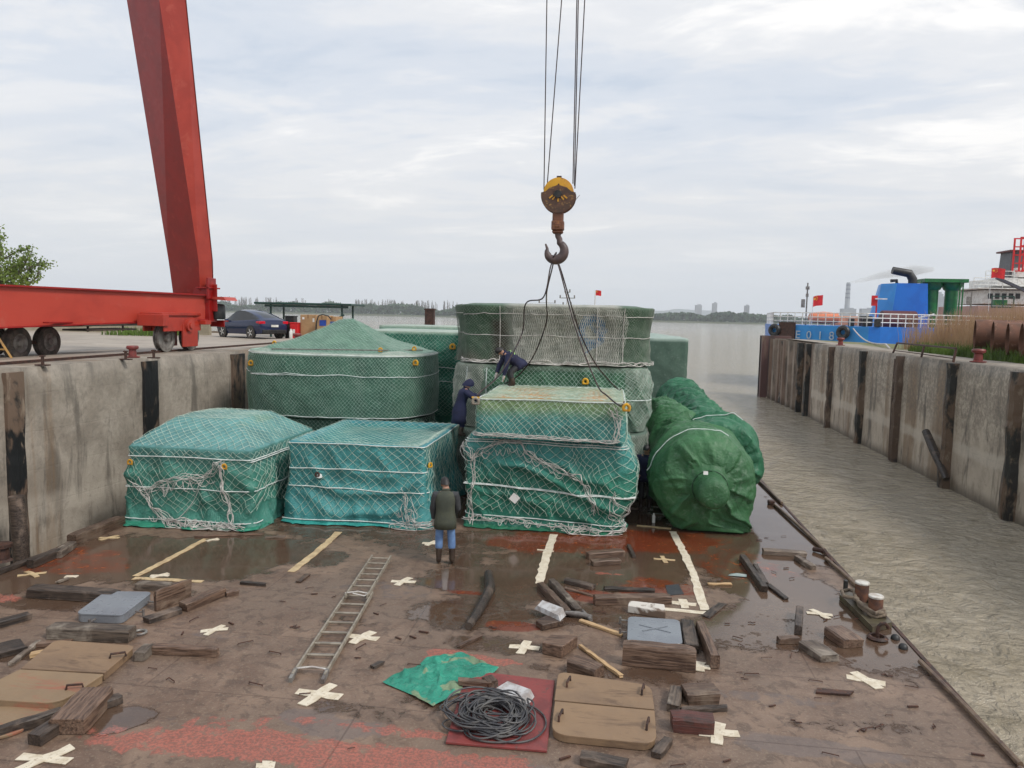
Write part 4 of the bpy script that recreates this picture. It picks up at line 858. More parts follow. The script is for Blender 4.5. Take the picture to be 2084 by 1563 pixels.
r = roll('nearest dark green canvas wrapped shaft with round nose and wide flange', 2.25, 1.2,
     [(17.70, .02, 2.33, 1.2), (17.72, .36, 2.33, 1.2), (17.76, .50, 2.30, 1.2), (17.92, .95, 2.26, 1.2), (18.2, 1.17), (18.9, 1.24), (19.9, 1.18), (20.4, .92, 2.1, 1.25), (21.2, .74, 1.98, 1.4), (22.5, .70, 1.9, 1.5), (23.3, .80, 1.85, 1.6), (24.5, .68, 1.8, 1.6), (25.8, .72, 1.75, 1.7), (26.6, .6, 1.75, 1.7), (26.7, .02, 1.75, 1.6)], 3, skirt=1.0, ties=((18.55, 62, 175),))
t = MB(); V = []; n = 48; pr_ = [(0.0, .005), (0.0, .16), (.015, .26), (.07, .325), (.16, .355), (.30, .362), (.50, .365), (.62, .38), (.74, .44), (.80, .56)]
for h_, rd0 in pr_:
    for k in range(n):
        an = 2 * PI * k / n; q0 = rd0 * (1 + .02 * math.sin(k * .9 + h_ * 9) * (h_ > .1) + .05 * max(0, math.sin(k * 1.7 + 2)) * (h_ > .55)); V.append((2.36 + q0 * math.cos(an) - .04 * h_, 16.98 + h_ + .03 * (rd0 < .3) * math.sin(an * 3) * rd0, 1.13 + q0 * math.sin(an) + .06 * h_))
t.add(V, [(i * n + k, i * n + (k + 1) % n, (i + 1) * n + (k + 1) % n, (i + 1) * n + k) for i in range(len(pr_) - 1) for k in range(n)] + [tuple(reversed(range(n)))]); V = np.array(V); o = mesh_from('nose_cover', t.v, t.f, M_ROLL, r, True, np.tile(ROLLG * .85, (len(t.v), 1))); strand_obj('nose_tie', [np.array([(2.335 + .40 * math.cos(a_), 17.60, 1.165 + .40 * math.sin(a_)) for a_ in np.linspace(0, 2 * PI, 40)])], .012, pmat('dark_tie', (.02, .06, .03)), r, 6)
q = P(1436, 962, 17.0); t = MB(); t.box(q + Vector((0, -.03, 0)), (.10, .004, .08), M=Matrix.Rotation(R(-12), 3, 'X')); t.build('paper_sticker', M_WHITE, r)
roll('second green canvas wrapped shaft reaching over the barge edge, with a smooth round end disc', 3.0, 1.3,
     [(20.55, .02, 3.0, 1.25), (20.57, .95, 3.0, 1.22), (20.75, 1.08, 3.0, 1.22), (21.3, 1.10), (21.9, .98, 3.0, 1.35), (22.8, .80, 3.0, 1.4), (24.2, .74, 3.0, 1.5), (25.6, .80, 2.95, 1.55), (27, .70, 2.9, 1.6), (28.3, .80, 2.85, 1.7), (29.4, .72, 2.8, 1.75), (30.2, .86, 2.75, 1.75), (31.2, .88, 2.75, 1.75), (31.5, .5, 2.75, 1.7), (31.55, .02, 2.75, 1.7)], 7, ties=((21.3, 60, 130),))
# supports under the shafts
for (x, y, l) in ((2.9, 19.6, 'dark timber block under the nearest green shaft beside the barge edge'), (3.2, 24.0, 'dark timber cradle under the second green shaft')):
    t = MB(); t.box((0, 0, .16), (1.2, .35, .3)); t.box((0, 0, .45), (.9, .3, .25)); o = t.build('timber_cradle', W_DARK, None, False, .02); o.location = (x, y, 0); tag(o, l, 'timber')
# ============================================================ DECK CLUTTER
def timber(a, b, w, h, mat, label, z=0.0, cat='timber', name='timber', seed=None, grp='loose dunnage timbers on the deck', bend=0.0, roll=0.0, rag=.006):
    """a, b: ends of the top centre line as measured; stands on z"""
    p, q = G(a[0], a[1], z + h), G(b[0], b[1], z + h); d = q - p; L = d.length; ang = math.atan2(d.y, d.x); c = (p + q) / 2
    rr = random.Random(seed if seed is not None else int(a[0] * 7 + b[1])); n = max(4, int(L / .12)); V = []
    prof = [(-.5, 0), (-.5, .85), (-.42, 1), (.42, 1), (.5, .85), (.5, 0)]
    for i in range(n + 1):
        t = i / n; x = (t - .5) * L; off = bend * math.sin(PI * t); en = 1 - .05 * (i in (0, n))
        for k, (py, pz) in enumerate(prof):
            V.append((x + rr.uniform(-.018, .018) * (i in (0, n)), py * w * en + off + rr.uniform(-rag, rag), max(0, pz * h * en + rr.uniform(-rag, rag) * (pz > 0))))
    m = len(prof); F = [(i * m + k, i * m + (k + 1) % m, (i + 1) * m + (k + 1) % m, (i + 1) * m + k) for i in range(n) for k in range(m)] + [tuple(range(m)), tuple(range(n * m + m - 1, n * m - 1, -1))]
    o = mesh_from(name, V, F, mat); bm = bmesh.new(); bm.from_mesh(o.data); bmesh.ops.recalc_face_normals(bm, faces=bm.faces); bm.to_mesh(o.data); bm.free()
    o.location = (c.x, c.y, z + .003); o.rotation_euler = (roll, 0, ang); return tag(o, label, cat, grp)
WD, WB, WP, WR = W_DARK, W_BROWN, W_PALE, W_RAW
for a, b, w_, h_, m, l in [
    ((64, 1192), (235, 1203), .26, .17, WD, 'wide dark plank lying behind the left grey hatch cover'),
    ((279, 1184), (348, 1187), .20, .12, WP, 'short weathered plank directly behind the left grey hatch cover'),
    ((316, 1203), (386, 1178), .07, .34, WB, 'brown board standing on edge right of the left grey hatch cover'),
    ((372, 1226), (452, 1194), .20, .15, WB, 'brown beam lying slanted right of the board on edge'),
    ((460, 1203), (484, 1199), .12, .09, WB, 'small wood offcut at the right end of the slanted brown beam'),
    ((297, 1257), (366, 1235), .18, .09, WD, 'dark flat plank in front of the slanted brown beam'),
    ((104, 1270), (270, 1278), .24, .19, WP, 'thick pale weathered beam in front of the left grey hatch cover'),
    ((282, 1328), (304, 1309), .16, .13, WP, 'short block at the corner of the left tan hatch cover'),
    ((308, 1312), (443, 1318), .13, .12, WB, 'straight beam running right from the corner block of the left tan hatch'),
    ((22, 1348), (78, 1303), .08, .05, WP, 'thin pale stick lying across the far left hatch cover'),
    ((72, 1309), (146, 1302), .10, .05, WB, 'flat brown slat on the upper left hatch cover'),
    ((62, 1329), (108, 1320), .10, .06, WR, 'short light brown slat on the upper left hatch cover'),
    ((-20, 1268), (60, 1246), .15, .10, WD, 'dark timber at the left picture edge behind the thin pale stick'),
    ((-20, 1322), (48, 1306), .40, .09, WD, 'dark slab beside the thin stick at the left picture edge'),
    ((134, 1462), (196, 1398), .42, .20, WB, 'big dark squared block in front of the left tan hatch covers'),
    ((70, 1493), (130, 1455), .18, .14, WD, 'mossy timber poking out left of the big dark squared block'),
    ((-10, 1483), (126, 1440), .11, .12, WD, 'long dark pole leading into the big dark squared block'),
    ((208, 1425), (243, 1413), .15, .10, WD, 'short stub right of the big dark squared block beside the puddle'),
    ((490, 1183), (541, 1187), .07, .05, WD, 'short dark lath alone between the left beams and the ladder'),
    ((606, 1183), (627, 1167), .11, .03, WB, 'small flat wood piece below the second tape line'),
    ((146, 1088), (246, 1050), .24, .22, WB, 'long beam along the left barge edge leading to the leftmost crate'),
    ((114, 1122), (146, 1101), .20, .14, WP, 'grey timber on the left barge edge just before the long beam'),
    ((60, 1140), (118, 1115), .16, .16, WD, 'tangled dark timber on the left barge edge'),
    ((-10, 1162), (84, 1128), .12, .08, WD, 'thin plank along the left barge edge near the edge bollard'),
    ((396, 1090), (537, 1085), .07, .03, WB, 'long thin reddish lath in front of the leftmost crate'),
    ((540, 1092), (580, 1091), .08, .03, WP, 'short pale lath between the two left crates'),
    ((116, 1183), (140, 1175), .05, .04, WP, 'thin stick beside the leftmost tape mark'),
    ((934, 1313), (980, 1291), .07, .04, WB, 'thin lath below the curved black log'),
    ((757, 1355), (778, 1345), .09, .04, WD, 'small dark offcut right of the ladder foot'),
    ((1196, 1124), (1268, 1118), .20, .13, WB, 'back one of two short beams in front of the slung crate'),
    ((1205, 1140), (1261, 1137), .18, .10, WB, 'front one of two short beams in front of the slung crate'),
    ((1279, 1107), (1291, 1131), .08, .05, WD, 'short dark stick right of the two short beams'),
    ((1152, 1177), (1208, 1191), .15, .08, WD, 'black rounded plank right of the crossed split beams'),
    ((1149, 1196), (1207, 1211), .07, .03, WB, 'thin brown lath in front of the black rounded plank'),
    ((1231, 1195), (1331, 1199), .14, .05, WD, 'black plank behind the long beam with square ends'),
    ((1211, 1212), (1364, 1210), .17, .15, WB, 'long brown beam with square ends behind the middle grey hatch cover'),
    ((1100, 1184), (1155, 1240), .13, .12, WB, 'left one of two split beams pointing at the white wedge'),
    ((1122, 1177), (1177, 1237), .13, .12, WP, 'right one of two split beams pointing at the white wedge'),
    ((1180, 1260), (1266, 1290), .07, .04, WR, 'light raw stick between the white wedge and the middle grey hatch'),
    ((1180, 1311), (1265, 1374), .06, .04, WR, 'light raw stick leaning over the red brown block above the tan hatch'),
    ((1164, 1337), (1220, 1357), .26, .17, WB, 'red brown block under the light stick behind the tan hatch'),
    ((1268, 1305), (1416, 1320), .20, .32, WB, 'tall squared beam directly in front of the middle grey hatch cover'),
    ((1398, 1260), (1409, 1311), .22, .14, WD, 'dark plank right beside the middle grey hatch cover'),
    ((1425, 1262), (1456, 1333), .14, .20, WB, 'narrow beam standing right of the dark plank by the middle grey hatch'),
    ((1437, 1253), (1471, 1227), .14, .03, WD, 'dark flat board at the corner of the tape frame'),
    ((1442, 1187), (1488, 1187), .07, .03, WR, 'orange brown lath right of the long tape line'),
    ((1370, 1433), (1377, 1395), .17, .11, WP, 'grey block left of the short plank stack near the bottom tape cross'),
    ((1394, 1400), (1458, 1398), .30, .17, WB, 'wide brown block above the reddish block'),
    ((1388, 1441), (1480, 1436), .09, .06, WD, 'thin dark plank between the wide brown block and the reddish block'),
    ((1335, 1530), (1360, 1500), .12, .08, WD, 'dark plank end touching the corner of the tan hatch'),
    ((1182, 1532), (1276, 1550), .18, .10, WD, 'dark round topped timber at the bottom picture edge'),
    ((1553, 1117), (1640, 1123), .20, .10, WP, 'pale split timber near the barge edge pipe'),
    ((1622, 1130), (1656, 1151), .14, .09, WP, 'short timber leaning at the right end of the pale split timber'),
    ((1511, 1128), (1556, 1192), .13, .12, WD, 'left long dark beam standing in the shiny puddle'),
    ((1537, 1147), (1560, 1185), .09, .07, WD, 'middle dark stick in the shiny puddle'),
    ((1562, 1187), (1600, 1216), .10, .04, WD, 'curved black lath at the near end of the sticks in the puddle'),
    ((1628, 1232), (1625, 1272), .12, .16, WD, 'upright dark beam left of the tape cross by the double bollard'),
    ((1584, 1297), (1625, 1296), .12, .09, WB, 'short round timber touching the upright dark beam'),
    ((1643, 1302), (1690, 1333), .32, .11, WP, 'flat brown slab in the puddle left of the cut block'),
    ((1697, 1273), (1738, 1300), .36, .15, WB, 'cut square block in the puddle beside the hook fitting'),
]:
    timber(a, b, w_, h_, m, l)
timber((1368, 1452), (1450, 1459), .24, .18, wood_mat('wood_reddish', (.13, .04, .03), (.07, .03, .025), (.04, .03, .025)), 'reddish square block touching the bottom right tape cross')
# curved log
pts = [G(994, 1175), G(998, 1205), G(985, 1232), G(968, 1262), G(953, 1283)]
t = MB(); t.tube([p + Vector((0, 0, .07)) for p in pts], [.085, .095, .085, .075, .065], 9); tag(t.build('bent_log', WD, None, True), 'curved black log lying alone in the middle of the deck', 'log')
# blocks / steel boxes
def block_quad(pts, h, mat, label, name, cat, z=0.0, bev=.01, parent=None):
    q = [G(x, y, z + h) for x, y in pts]; c = sum(q, Vector()) / len(q); t = MB(); t.prism([(p.x - c.x, p.y - c.y) for p in reversed(q)], 0, h); o = t.build(name, mat, parent, False, bev)
    bm = bmesh.new(); bm.from_mesh(o.data); bmesh.ops.recalc_face_normals(bm, faces=bm.faces); bm.to_mesh(o.data); bm.free()
    o.location = (c.x, c.y, z + .003)
    if label: tag(o, label, cat)
    return o
block_quad([(1103, 1307), (1125, 1288), (1176, 1294), (1144, 1316)], .18, WB, 'dark brown cube shaped block with a white fleck, left of the light sticks', 'timber_block', 'timber')
block_quad([(1278, 1232), (1281, 1222), (1352, 1230), (1355, 1246)], .13, pmat('whitewashed_wood', (.62, .58, .52), (.16, .11, .08), .6, 2.2, .46, .54), 'white stained board behind the middle grey hatch cover', 'timber', 'timber')
block_quad([(1354, 1191), (1381, 1189), (1392, 1209), (1360, 1212)], .006, pmat('rubber_mat', (.035, .037, .042), (.05, .05, .055), .4, 5), 'small dark square rubber mat inside the tape frame', 'rubber_mat', 'mat', bev=0)
# styrofoam wedges
def wedge(quad, h, label):
    q = [G(x, y, h) for x, y in quad]; c = sum(q, Vector()) / 4; V = []; 
    for p in q: V.append((p.x - c.x, p.y - c.y, 0))
    for i, p in enumerate(q): V.append(((p.x - c.x) * .8, (p.y - c.y) * .8, h * (1.0 if i in (1, 2) else .6)))
    o = mesh_from('foam_wedge', V, [(0, 1, 2, 3), (4, 7, 6, 5), (0, 4, 5, 1), (1, 5, 6, 2), (2, 6, 7, 3), (3, 7, 4, 0)], pmat('dirty_foam', (.50, .50, .50), (.30, .27, .25), .7, 5)); o.location = (c.x, c.y, .003); return tag(o, label, 'foam block')
o = block_quad([(1090, 1262), (1112, 1252), (1148, 1262), (1104, 1272)], .10, WB, 'small wooden block carrying the white wedge', 'timber_block', 'timber')
w1 = wedge([(1087, 1237), (1100, 1230), (1152, 1250), (1140, 1262)], .12, 'white foam wedge on a wooden block left of the grey tube'); w1.location.z = .10
t = MB(); t.tube([G(1150, 1247, .07), G(1178, 1250, .06), G(1204, 1256, .05)], [.035, .05, .04], 10); t.tube([G(1185, 1243, .05), G(1203, 1262, .05)], .03, 8); tag(t.build('grey_tube', M_GSTEEL, None, True), 'grey rag wrapped tube between the white wedge and raw stick', 'tube')

# hatch covers
M_TAN = ground_mat('tan_hatch_paint', (.27, .175, .10), (.185, .12, .075), (.10, .062, .042)); M_GREYH = pmat('grey_hatch_paint', (.215, .235, .26), (.18, .195, .22), .3, 1.6, bump=.04)
def rquad(px, z, rad, which):
    q = [G(x, y, z) for x, y in px]; out = []
    for i, p in enumerate(q):
        if i not in which: out.append(p.xy); continue
        a = (q[i - 1] - p).normalized(); b = (q[(i + 1) % 4] - p).normalized()
        for k in range(7):
            t = k / 6; out.append(((p + a * rad) * (1 - t) ** 2 + p * 2 * t * (1 - t) + (p + b * rad) * t * t).xy)
    return out
def hatch(px, h, mat, label, which=(0, 1, 2, 3), rad=.12, handles=(), z=0.0, rim=True, cross=False, dogs=(), mat2=None):
    pl = rquad(px, z + h, rad, which); c = sum((Vector((p.x, p.y)) for p in pl), Vector((0, 0))) / len(pl); r = thing('hatch_cover', label, 'hatch cover', (c.x, c.y, z + .002), 0, 'hatch covers on the deck')
    loc = [(p.x - c.x, p.y - c.y) for p in pl]
    t = MB(); t.prism([(x * .985, y * .985) for x, y in loc], 0, h - .012); t.prism(loc, h - .03, h)
    o = t.build('plate', mat, r, False, .006); bm = bmesh.new(); bm.from_mesh(o.data); bmesh.ops.recalc_face_normals(bm, faces=bm.faces); bm.to_mesh(o.data); bm.free()
    for hx, hy, an in handles:
        p = G(hx, hy, z + h) - Vector((c.x, c.y, z)); u = Vector((math.cos(R(an)), math.sin(R(an)), 0)); t = MB()
        t.tube([p - u * .10 + Vector((0, 0, .0)), p - u * .09 + Vector((0, 0, .06)), p + u * .09 + Vector((0, 0, .06)), p + u * .10], .016, 6); t.build('handle', M_RUST, r, True)
    if cross:
        p = G(*cross, z + h) - Vector((c.x, c.y, z)); t = MB()
        t.bar(p + Vector((-.24, .11, .006)), p + Vector((.24, -.11, .006)), .02, .012); t.bar(p + Vector((-.2, -.13, .0085)), p + Vector((.2, .13, .0085)), .02, .012); t.build('stiffener', M_GREYH, r)
    for dx, dy, an in dogs:
        p = G(dx, dy, z + h * .5) - Vector((c.x, c.y, z)); u = Vector((math.cos(R(an)), math.sin(R(an)), 0)); t = MB()
        t.tube([p - u * .04, p + u * .10], .014, 6); t.tube([p + u * .10 - Vector((0, 0, .06)), p + u * .10 + Vector((0, 0, .05))], .02, 6); t.build('clamp', M_GSTEEL, r, True)
    return r
hatch([(153, 1248), (215, 1203), (311, 1204), (249, 1252)], .15, M_GREYH, 'blue grey steel hatch cover at the left among the beams', dogs=((191, 1262, -90), (280, 1245, 0), (305, 1225, 0)))
hatch([(1278, 1254), (1383, 1261), (1390, 1311), (1276, 1305)], .13, M_GREYH, 'pale grey steel hatch cover with an X mark in the middle of the timbers', cross=(1333, 1280), dogs=((1384, 1287, 0), (1275, 1263, 180), (1275, 1287, 180)))
hatch([(1136, 1366), (1325, 1395), (1332, 1443), (1128, 1424)], .10, M_TAN, 'upper tan hatch cover of the pair right of the black cable coil', (0, 1), .16, ((1157, 1392, 80), (1308, 1408, 80)))
hatch([(1129, 1427), (1332, 1446), (1337, 1515), (1121, 1493)], .10, M_TAN, 'lower tan hatch cover of the pair right of the black cable coil', (2, 3), .22, ((1141, 1461, 80), (1318, 1478, 80)))
hatch([(42, 1360), (112, 1302), (277, 1314), (213, 1369)], .12, M_TAN, 'upper tan hatch cover of the left pair with sticks lying on it', (1, 2), .12, ((240, 1338, 30),))
M_TANR = ground_mat('tan_red_hatch_paint', (.27, .185, .108), (.19, .13, .08), (.34, .09, .055))
hatch([(-75, 1420), (40, 1362), (211, 1372), (120, 1432)], .12, M_TANR, 'lower tan hatch cover of the left pair with faded red paint on one side', (0, 3), .25, ((152, 1403, 20),))
hatch([(-190, 1510), (-50, 1436), (120, 1440), (20, 1500)], .04, M_TANR, 'low muddy hatch cover at the bottom left picture edge', (2, 3), .25)
# red board
o = block_quad([(907, 1510), (945, 1381), (997, 1369), (1129, 1385), (1113, 1528)], .03, pmat('red_board', (.24, .050, .045), (.17, .04, .038), .5, 3, c3=(.12, .06, .05)), 'dark red plywood sheet under the black cable coil', 'red_board', 'board', bev=.004)
timber((933, 1382), (998, 1387), .10, .06, WB, 'brown offcut lying on the edge of the crumpled green sheet', z=.06)
timber((992, 1375), (1004, 1387), .16, .09, WB, 'stubby wood chunk on the upper left corner of the red sheet', z=.035)
w2 = wedge([(998, 1400), (1030, 1388), (1088, 1409), (1068, 1436)], .10, 'white foam wedge lying on the red sheet behind the cable coil'); w2.location.z = .04
def coil():
    g = G(1003, 1462, .05); L = []; r = np.random.RandomState(3)
    for i in range(34):
        ax = .28 + .20 * r.rand(); ay = ax * (.7 + .25 * r.rand()); cx, cy = r.randn(2) * .07; ph = r.rand() * 6; t = np.linspace(0, 2 * PI * (1 + .3 * r.rand()), 44); tilt = r.randn() * .2; zb = .02 + .10 * r.rand()
        x = cx + ax * np.cos(t + ph) * (1 + .1 * np.sin(2 * t + ph)); y = cy + ay * np.sin(t + ph) * (1 + .1 * np.sin(3 * t)); z = zb + .02 * np.sin(t * 3 + ph) + np.maximum(0, .14 * tilt * np.cos(t)) 
        a = r.rand() * 3; X = x * math.cos(a) - y * math.sin(a); Y = x * math.sin(a) + y * math.cos(a); L.append(np.stack([g.x + X, g.y + Y, .05 + np.maximum(z, .0)], -1))
    for (cx, cy, ax, ay) in ((-.05, .28, .42, .30), (.28, -.05, .38, .45), (-.38, -.22, .20, .14), (.05, -.33, .34, .20), (-.25, .12, .35, .3), (.12, .30, .30, .30)):
        t = np.linspace(0, 2 * PI, 50); L.append(np.stack([g.x + cx + ax * np.cos(t), g.y + cy + ay * np.sin(t), .055 + .06 * np.abs(np.sin(t)) * (cy > .2)], -1))
    o = strand_obj('cable_coil', L, .0115, pmat('black_cable', (.045, .045, .05), (.10, .095, .09), .45, 6), None, 7); tag(o, 'tangled coil of black cable heaped on the dark red sheet', 'cable')
coil()
def cloth():
    poly = [(783, 1390), (812, 1372), (848, 1360), (870, 1342), (915, 1336), (938, 1330), (1012, 1364), (985, 1380), (952, 1392), (935, 1412), (918, 1418), (882, 1438), (835, 1412)]
    q = [G(x, y) for x, y in poly]; c = sum(q, Vector()) / len(q); n = 150; pts = []
    per = q + [q[0]]; d = np.r_[0, np.cumsum([(per[i + 1] - per[i]).length for i in range(len(q))])]; s = np.linspace(0, d[-1], n, endpoint=False)
    ex = np.interp(s, d, [p.x for p in per]); ey = np.interp(s, d, [p.y for p in per]); rows = []
    for t in np.linspace(1.04, 0, 44):
        x = c.x + (ex - c.x) * t; y = c.y + (ey - c.y) * t; z = .012 + .13 * np.abs(fbm(x * 3, y * 3, 0, 8, 4)) * min(1, (1.04 - t) * 5) + .05 * (.5 - np.abs(vn(x * 6 + y * 2, y * 5, 0, 3))) * min(1, (1.04 - t) * 6) + (.03 * np.abs(vn(x * 7, y * 7, 0, 5)) * (t > .96)) + .035 * (1.04 - t)
        rows.append(np.stack([x, y, np.maximum(z, .008)], -1))
    V = np.concatenate(rows); nn = fbm(V[:, 0] * 2.5, V[:, 1] * 2.5, 0, 5)[:, None]; C = np.array([.03, .26, .18]) * (1 + .3 * nn); C = np.where(nn > .22, np.array([.20, .28, .17]), C)
    o = np_mesh('tarpaulin_scrap', V, gridq(n, 44, True), M_TARP, None, True, np.clip(C, 0, 1)); tag(o, 'crumpled muddy green tarpaulin scrap lying left of the red sheet', 'tarpaulin')
cloth()
def ladder():
    a0, a1, b0, b1 = G(604, 1372, .06), G(652, 1377, .06), G(760, 1136, .06), G(793, 1137, .06); c = (a0 + b1) / 2
    # keep rails parallel
    d = ((b0 - a0) + (b1 - a1)) / 2; wv = ((a1 - a0) + (b1 - b0)) / 2; n = d.normalized(); wv = wv - n * wv.dot(n); wd = wv.normalized() * .40; base = (a0 + a1) / 2; r = thing('ladder', 'two part aluminium ladder lying flat on the deck', 'ladder', (base.x, base.y, 0))
    def S(t, s, z): p = n * (t * d.length) + wd * s; return Vector((p.x, p.y, z))
    for nm, t0, t1, z, ws, nr in (('lower_section', .0, .62, .055, .55, 8), ('upper_section', .56, 1.0, .10, .47, 7)):
        t = MB()
        for s in (-ws, ws): t.bar(S(t0, s, z), S(t1, s, z), .03, .07)
        o = t.build(nm, M_ALU, r, False, .004)
        for i in range(nr):
            tt = t0 + (t1 - t0) * (i + .6) / nr; t = MB(); t.cyl(S(tt, -ws, z + .005), S(tt, ws, z + .005), .017, 8); t.build('rung', M_ALU, o, True)
        for i in range(nr - 2 if z < .08 else 0):
            tt = t0 + .06 + (t1 - t0) * (i + 1.1) / nr; t = MB(); t.cyl(S(tt, -ws * .85, z - .03), S(tt, ws * .85, z - .03), .013, 8); t.build('rung', M_GSTEEL, o, True)
    for s in (-.55, .55): t = MB(); t.bar(S(-.02, s, .03), S(.03, s, .06), .045, .07); t.build('foot', M_GSTEEL, r)
    t = MB(); t.tube([S(.58, -.55, .12), S(.585, 0, .15), S(.58, .5, .12), S(.57, .3, .1), S(.575, -.2, .13)], .012, 6); t.tube([S(.03, -.55, .08), S(.035, 0, .1), S(.03, .55, .08)], .012, 6); t.build('lashing_rope', M_ROPE, r, True)
ladder()
# tape crosses and tape lines
M_TAPE = pmat('white_tape', (.70, .63, .50), (.58, .50, .37), .6, 7, c3=(.42, .34, .24)); M_TAPY = pmat('yellowed_tape', (.58, .44, .25), (.44, .32, .18), .5, 5, c3=(.30, .20, .12))
def ribbon(pts, w, mat, name, label, cat, seed=0, z=.008, grp=None, parts=None):
    rr = random.Random(seed); V = []; n = len(pts)
    q = []
    for i in range(n - 1):
        m_ = max(2, int((pts[i + 1] - pts[i]).length / .15))
        for k in range(m_): q.append(pts[i].lerp(pts[i + 1], k / m_))
    q.append(pts[-1])
    for i, p in enumerate(q):
        d = (q[min(i + 1, len(q) - 1)] - q[max(i - 1, 0)]); d.z = 0; d.normalize(); s = Vector((-d.y, d.x, 0)); a = w / 2 * (1 + rr.uniform(-.18, .18)); b = w / 2 * (1 + rr.uniform(-.18, .18)); jj = s * rr.uniform(-.012, .012)
        for e, zz in ((-a, z), (b, z)): V.append(p + jj + s * e + Vector((0, 0, zz)))
        for e, zz in ((b, .001), (-a, .001)): V.append(p + jj + s * e + Vector((0, 0, zz)))
    F = []
    for i in range(len(q) - 1):
        for k in range(4): F.append((4 * i + k, 4 * i + (k + 1) % 4, 4 * i + 4 + (k + 1) % 4, 4 * i + 4 + k))
    return V, F + [(0, 3, 2, 1), tuple(4 * (len(q) - 1) + k for k in range(4))]
def tape_line(pts, label, w=.14, seed=0, mat=None):
    V, F = ribbon([G(x, y) for x, y in pts], w, None, '', '', '', seed); o = mesh_from('tape_line', V, F, mat or M_TAPY); bm = bmesh.new(); bm.from_mesh(o.data); bmesh.ops.recalc_face_normals(bm, faces=bm.faces); bm.to_mesh(o.data); bm.free(); return tag(o, label, 'tape', 'tape markings on the deck')
tape_line([(277, 1173), (420, 1097)], 'long yellowed tape line running away at the left below the leftmost crate', .13, 1)
tape_line([(272, 1177), (340, 1180), (412, 1184)], 'short yellowed tape line joining the near end of the left long tape', .12, 2)
tape_line([(592, 1164), (640, 1128), (690, 1083)], 'yellowed tape line running up to the turquoise crate', .15, 3)
tape_line([(1097, 1188), (1112, 1130), (1127, 1088)], 'pale tape strip running up to the slung crate', .17, 4, M_TAPE)
tape_line([(1296, 1070), (1366, 1076)], 'yellowed tape strip between the slung crate and the green shaft', .12, 5)
tape_line([(1369, 1082), (1390, 1122), (1410, 1165), (1424, 1212), (1437, 1242)], 'long bent pale tape line right of the slung crate', .16, 6, M_TAPE)
tape_line([(1352, 1240), (1442, 1248)], 'tape strip closing the near corner of the bent tape line', .14, 7, M_TAPE)
def cross(px, py, s, a1, a2, label, w=.13, seed=0, mat=None):
    c = G(px, py); V = []; F = []
    for k, an in enumerate((a1, a2)):
        d = Vector((math.cos(R(an)), math.sin(R(an)), 0)) * s / 2; bow = Vector((-d.y, d.x, 0)) * .08; v, f = ribbon([c - d, c + bow * .6, c + d], w, None, '', '', '', seed * 3 + k + px, .008 + .004 * k); b = len(V); V += v; F += [tuple(i + b for i in q) for q in f]
    o = mesh_from('tape_cross', [v - c for v in V], F, mat or M_TAPE); o.location = c; bm = bmesh.new(); bm.from_mesh(o.data); bmesh.ops.recalc_face_normals(bm, faces=bm.faces); bm.to_mesh(o.data); bm.free(); return tag(o, label, 'tape cross', 'white tape crosses on the deck')
for a in [(648, 1414, .62, -4, 72, 'white tape cross in front of the ladder foot', .15), (738, 1298, .50, -4, 72, 'white tape cross beside the middle of the ladder', .14), (821, 1184, .46, 3, 74, 'white tape cross right of the ladder top', .12),
    (1067, 1318, .46, -3, 84, 'white tape cross left of the dark brown cube block', .13), (90, 1545, .60, 0, 62, 'white tape cross at the bottom left picture edge', .13), (436, 1283, .40, 22, 78, 'faded tape cross between the straight beam and the ladder', .10),
    (1762, 1385, .50, -16, -67, 'white tape cross near the barge edge below the cut block', .15), (1668, 1250, .42, -6, -62, 'white tape cross left of the double bollard', .11), (1352, 1139, .44, -4, 100, 'yellowed tape cross inside the bent tape line', .09),
    (877, 1106, .38, 0, 70, 'white tape cross left of the standing man', .11), (65, 1169, .46, 34, -30, 'yellowed tape mark at the far left of the wet deck', .09), (222, 1095, .42, 10, 68, 'yellowed tape mark below the left corner of the leftmost crate', .09),
    (432, 1099, .28, 10, 60, 'pale tape mark at the far end of the left long tape', .08), (1462, 1493, .50, 6, 75, 'pale tape cross half under the reddish block', .14), (1392, 1229, .42, -6, 95, 'pale tape cross inside the near corner of the tape frame', .14),
    (325, 1172, .34, 10, 60, 'pale tape mark near the near end of the left long tape', .09), (540, 1561, .20, 20, 100, 'small white tape mark cut by the bottom picture edge', .12), (1424, 1357, .30, -5, 80, 'pale tape mark in front of the tall squared beam', .14), (1110, 1121, .36, -2, -8, 'narrow tape strip crossing the pale tape by the slung crate', .06), (145, 1174, .22, 10, 20, 'small pale tape patch beside the leftmost tape mark', .10)]:
    px, py, s, a1, a2, l, w_ = a; cross(px, py, s, a1, a2, l, w_, 1, M_TAPY if 'yellowed' in l else M_TAPE)
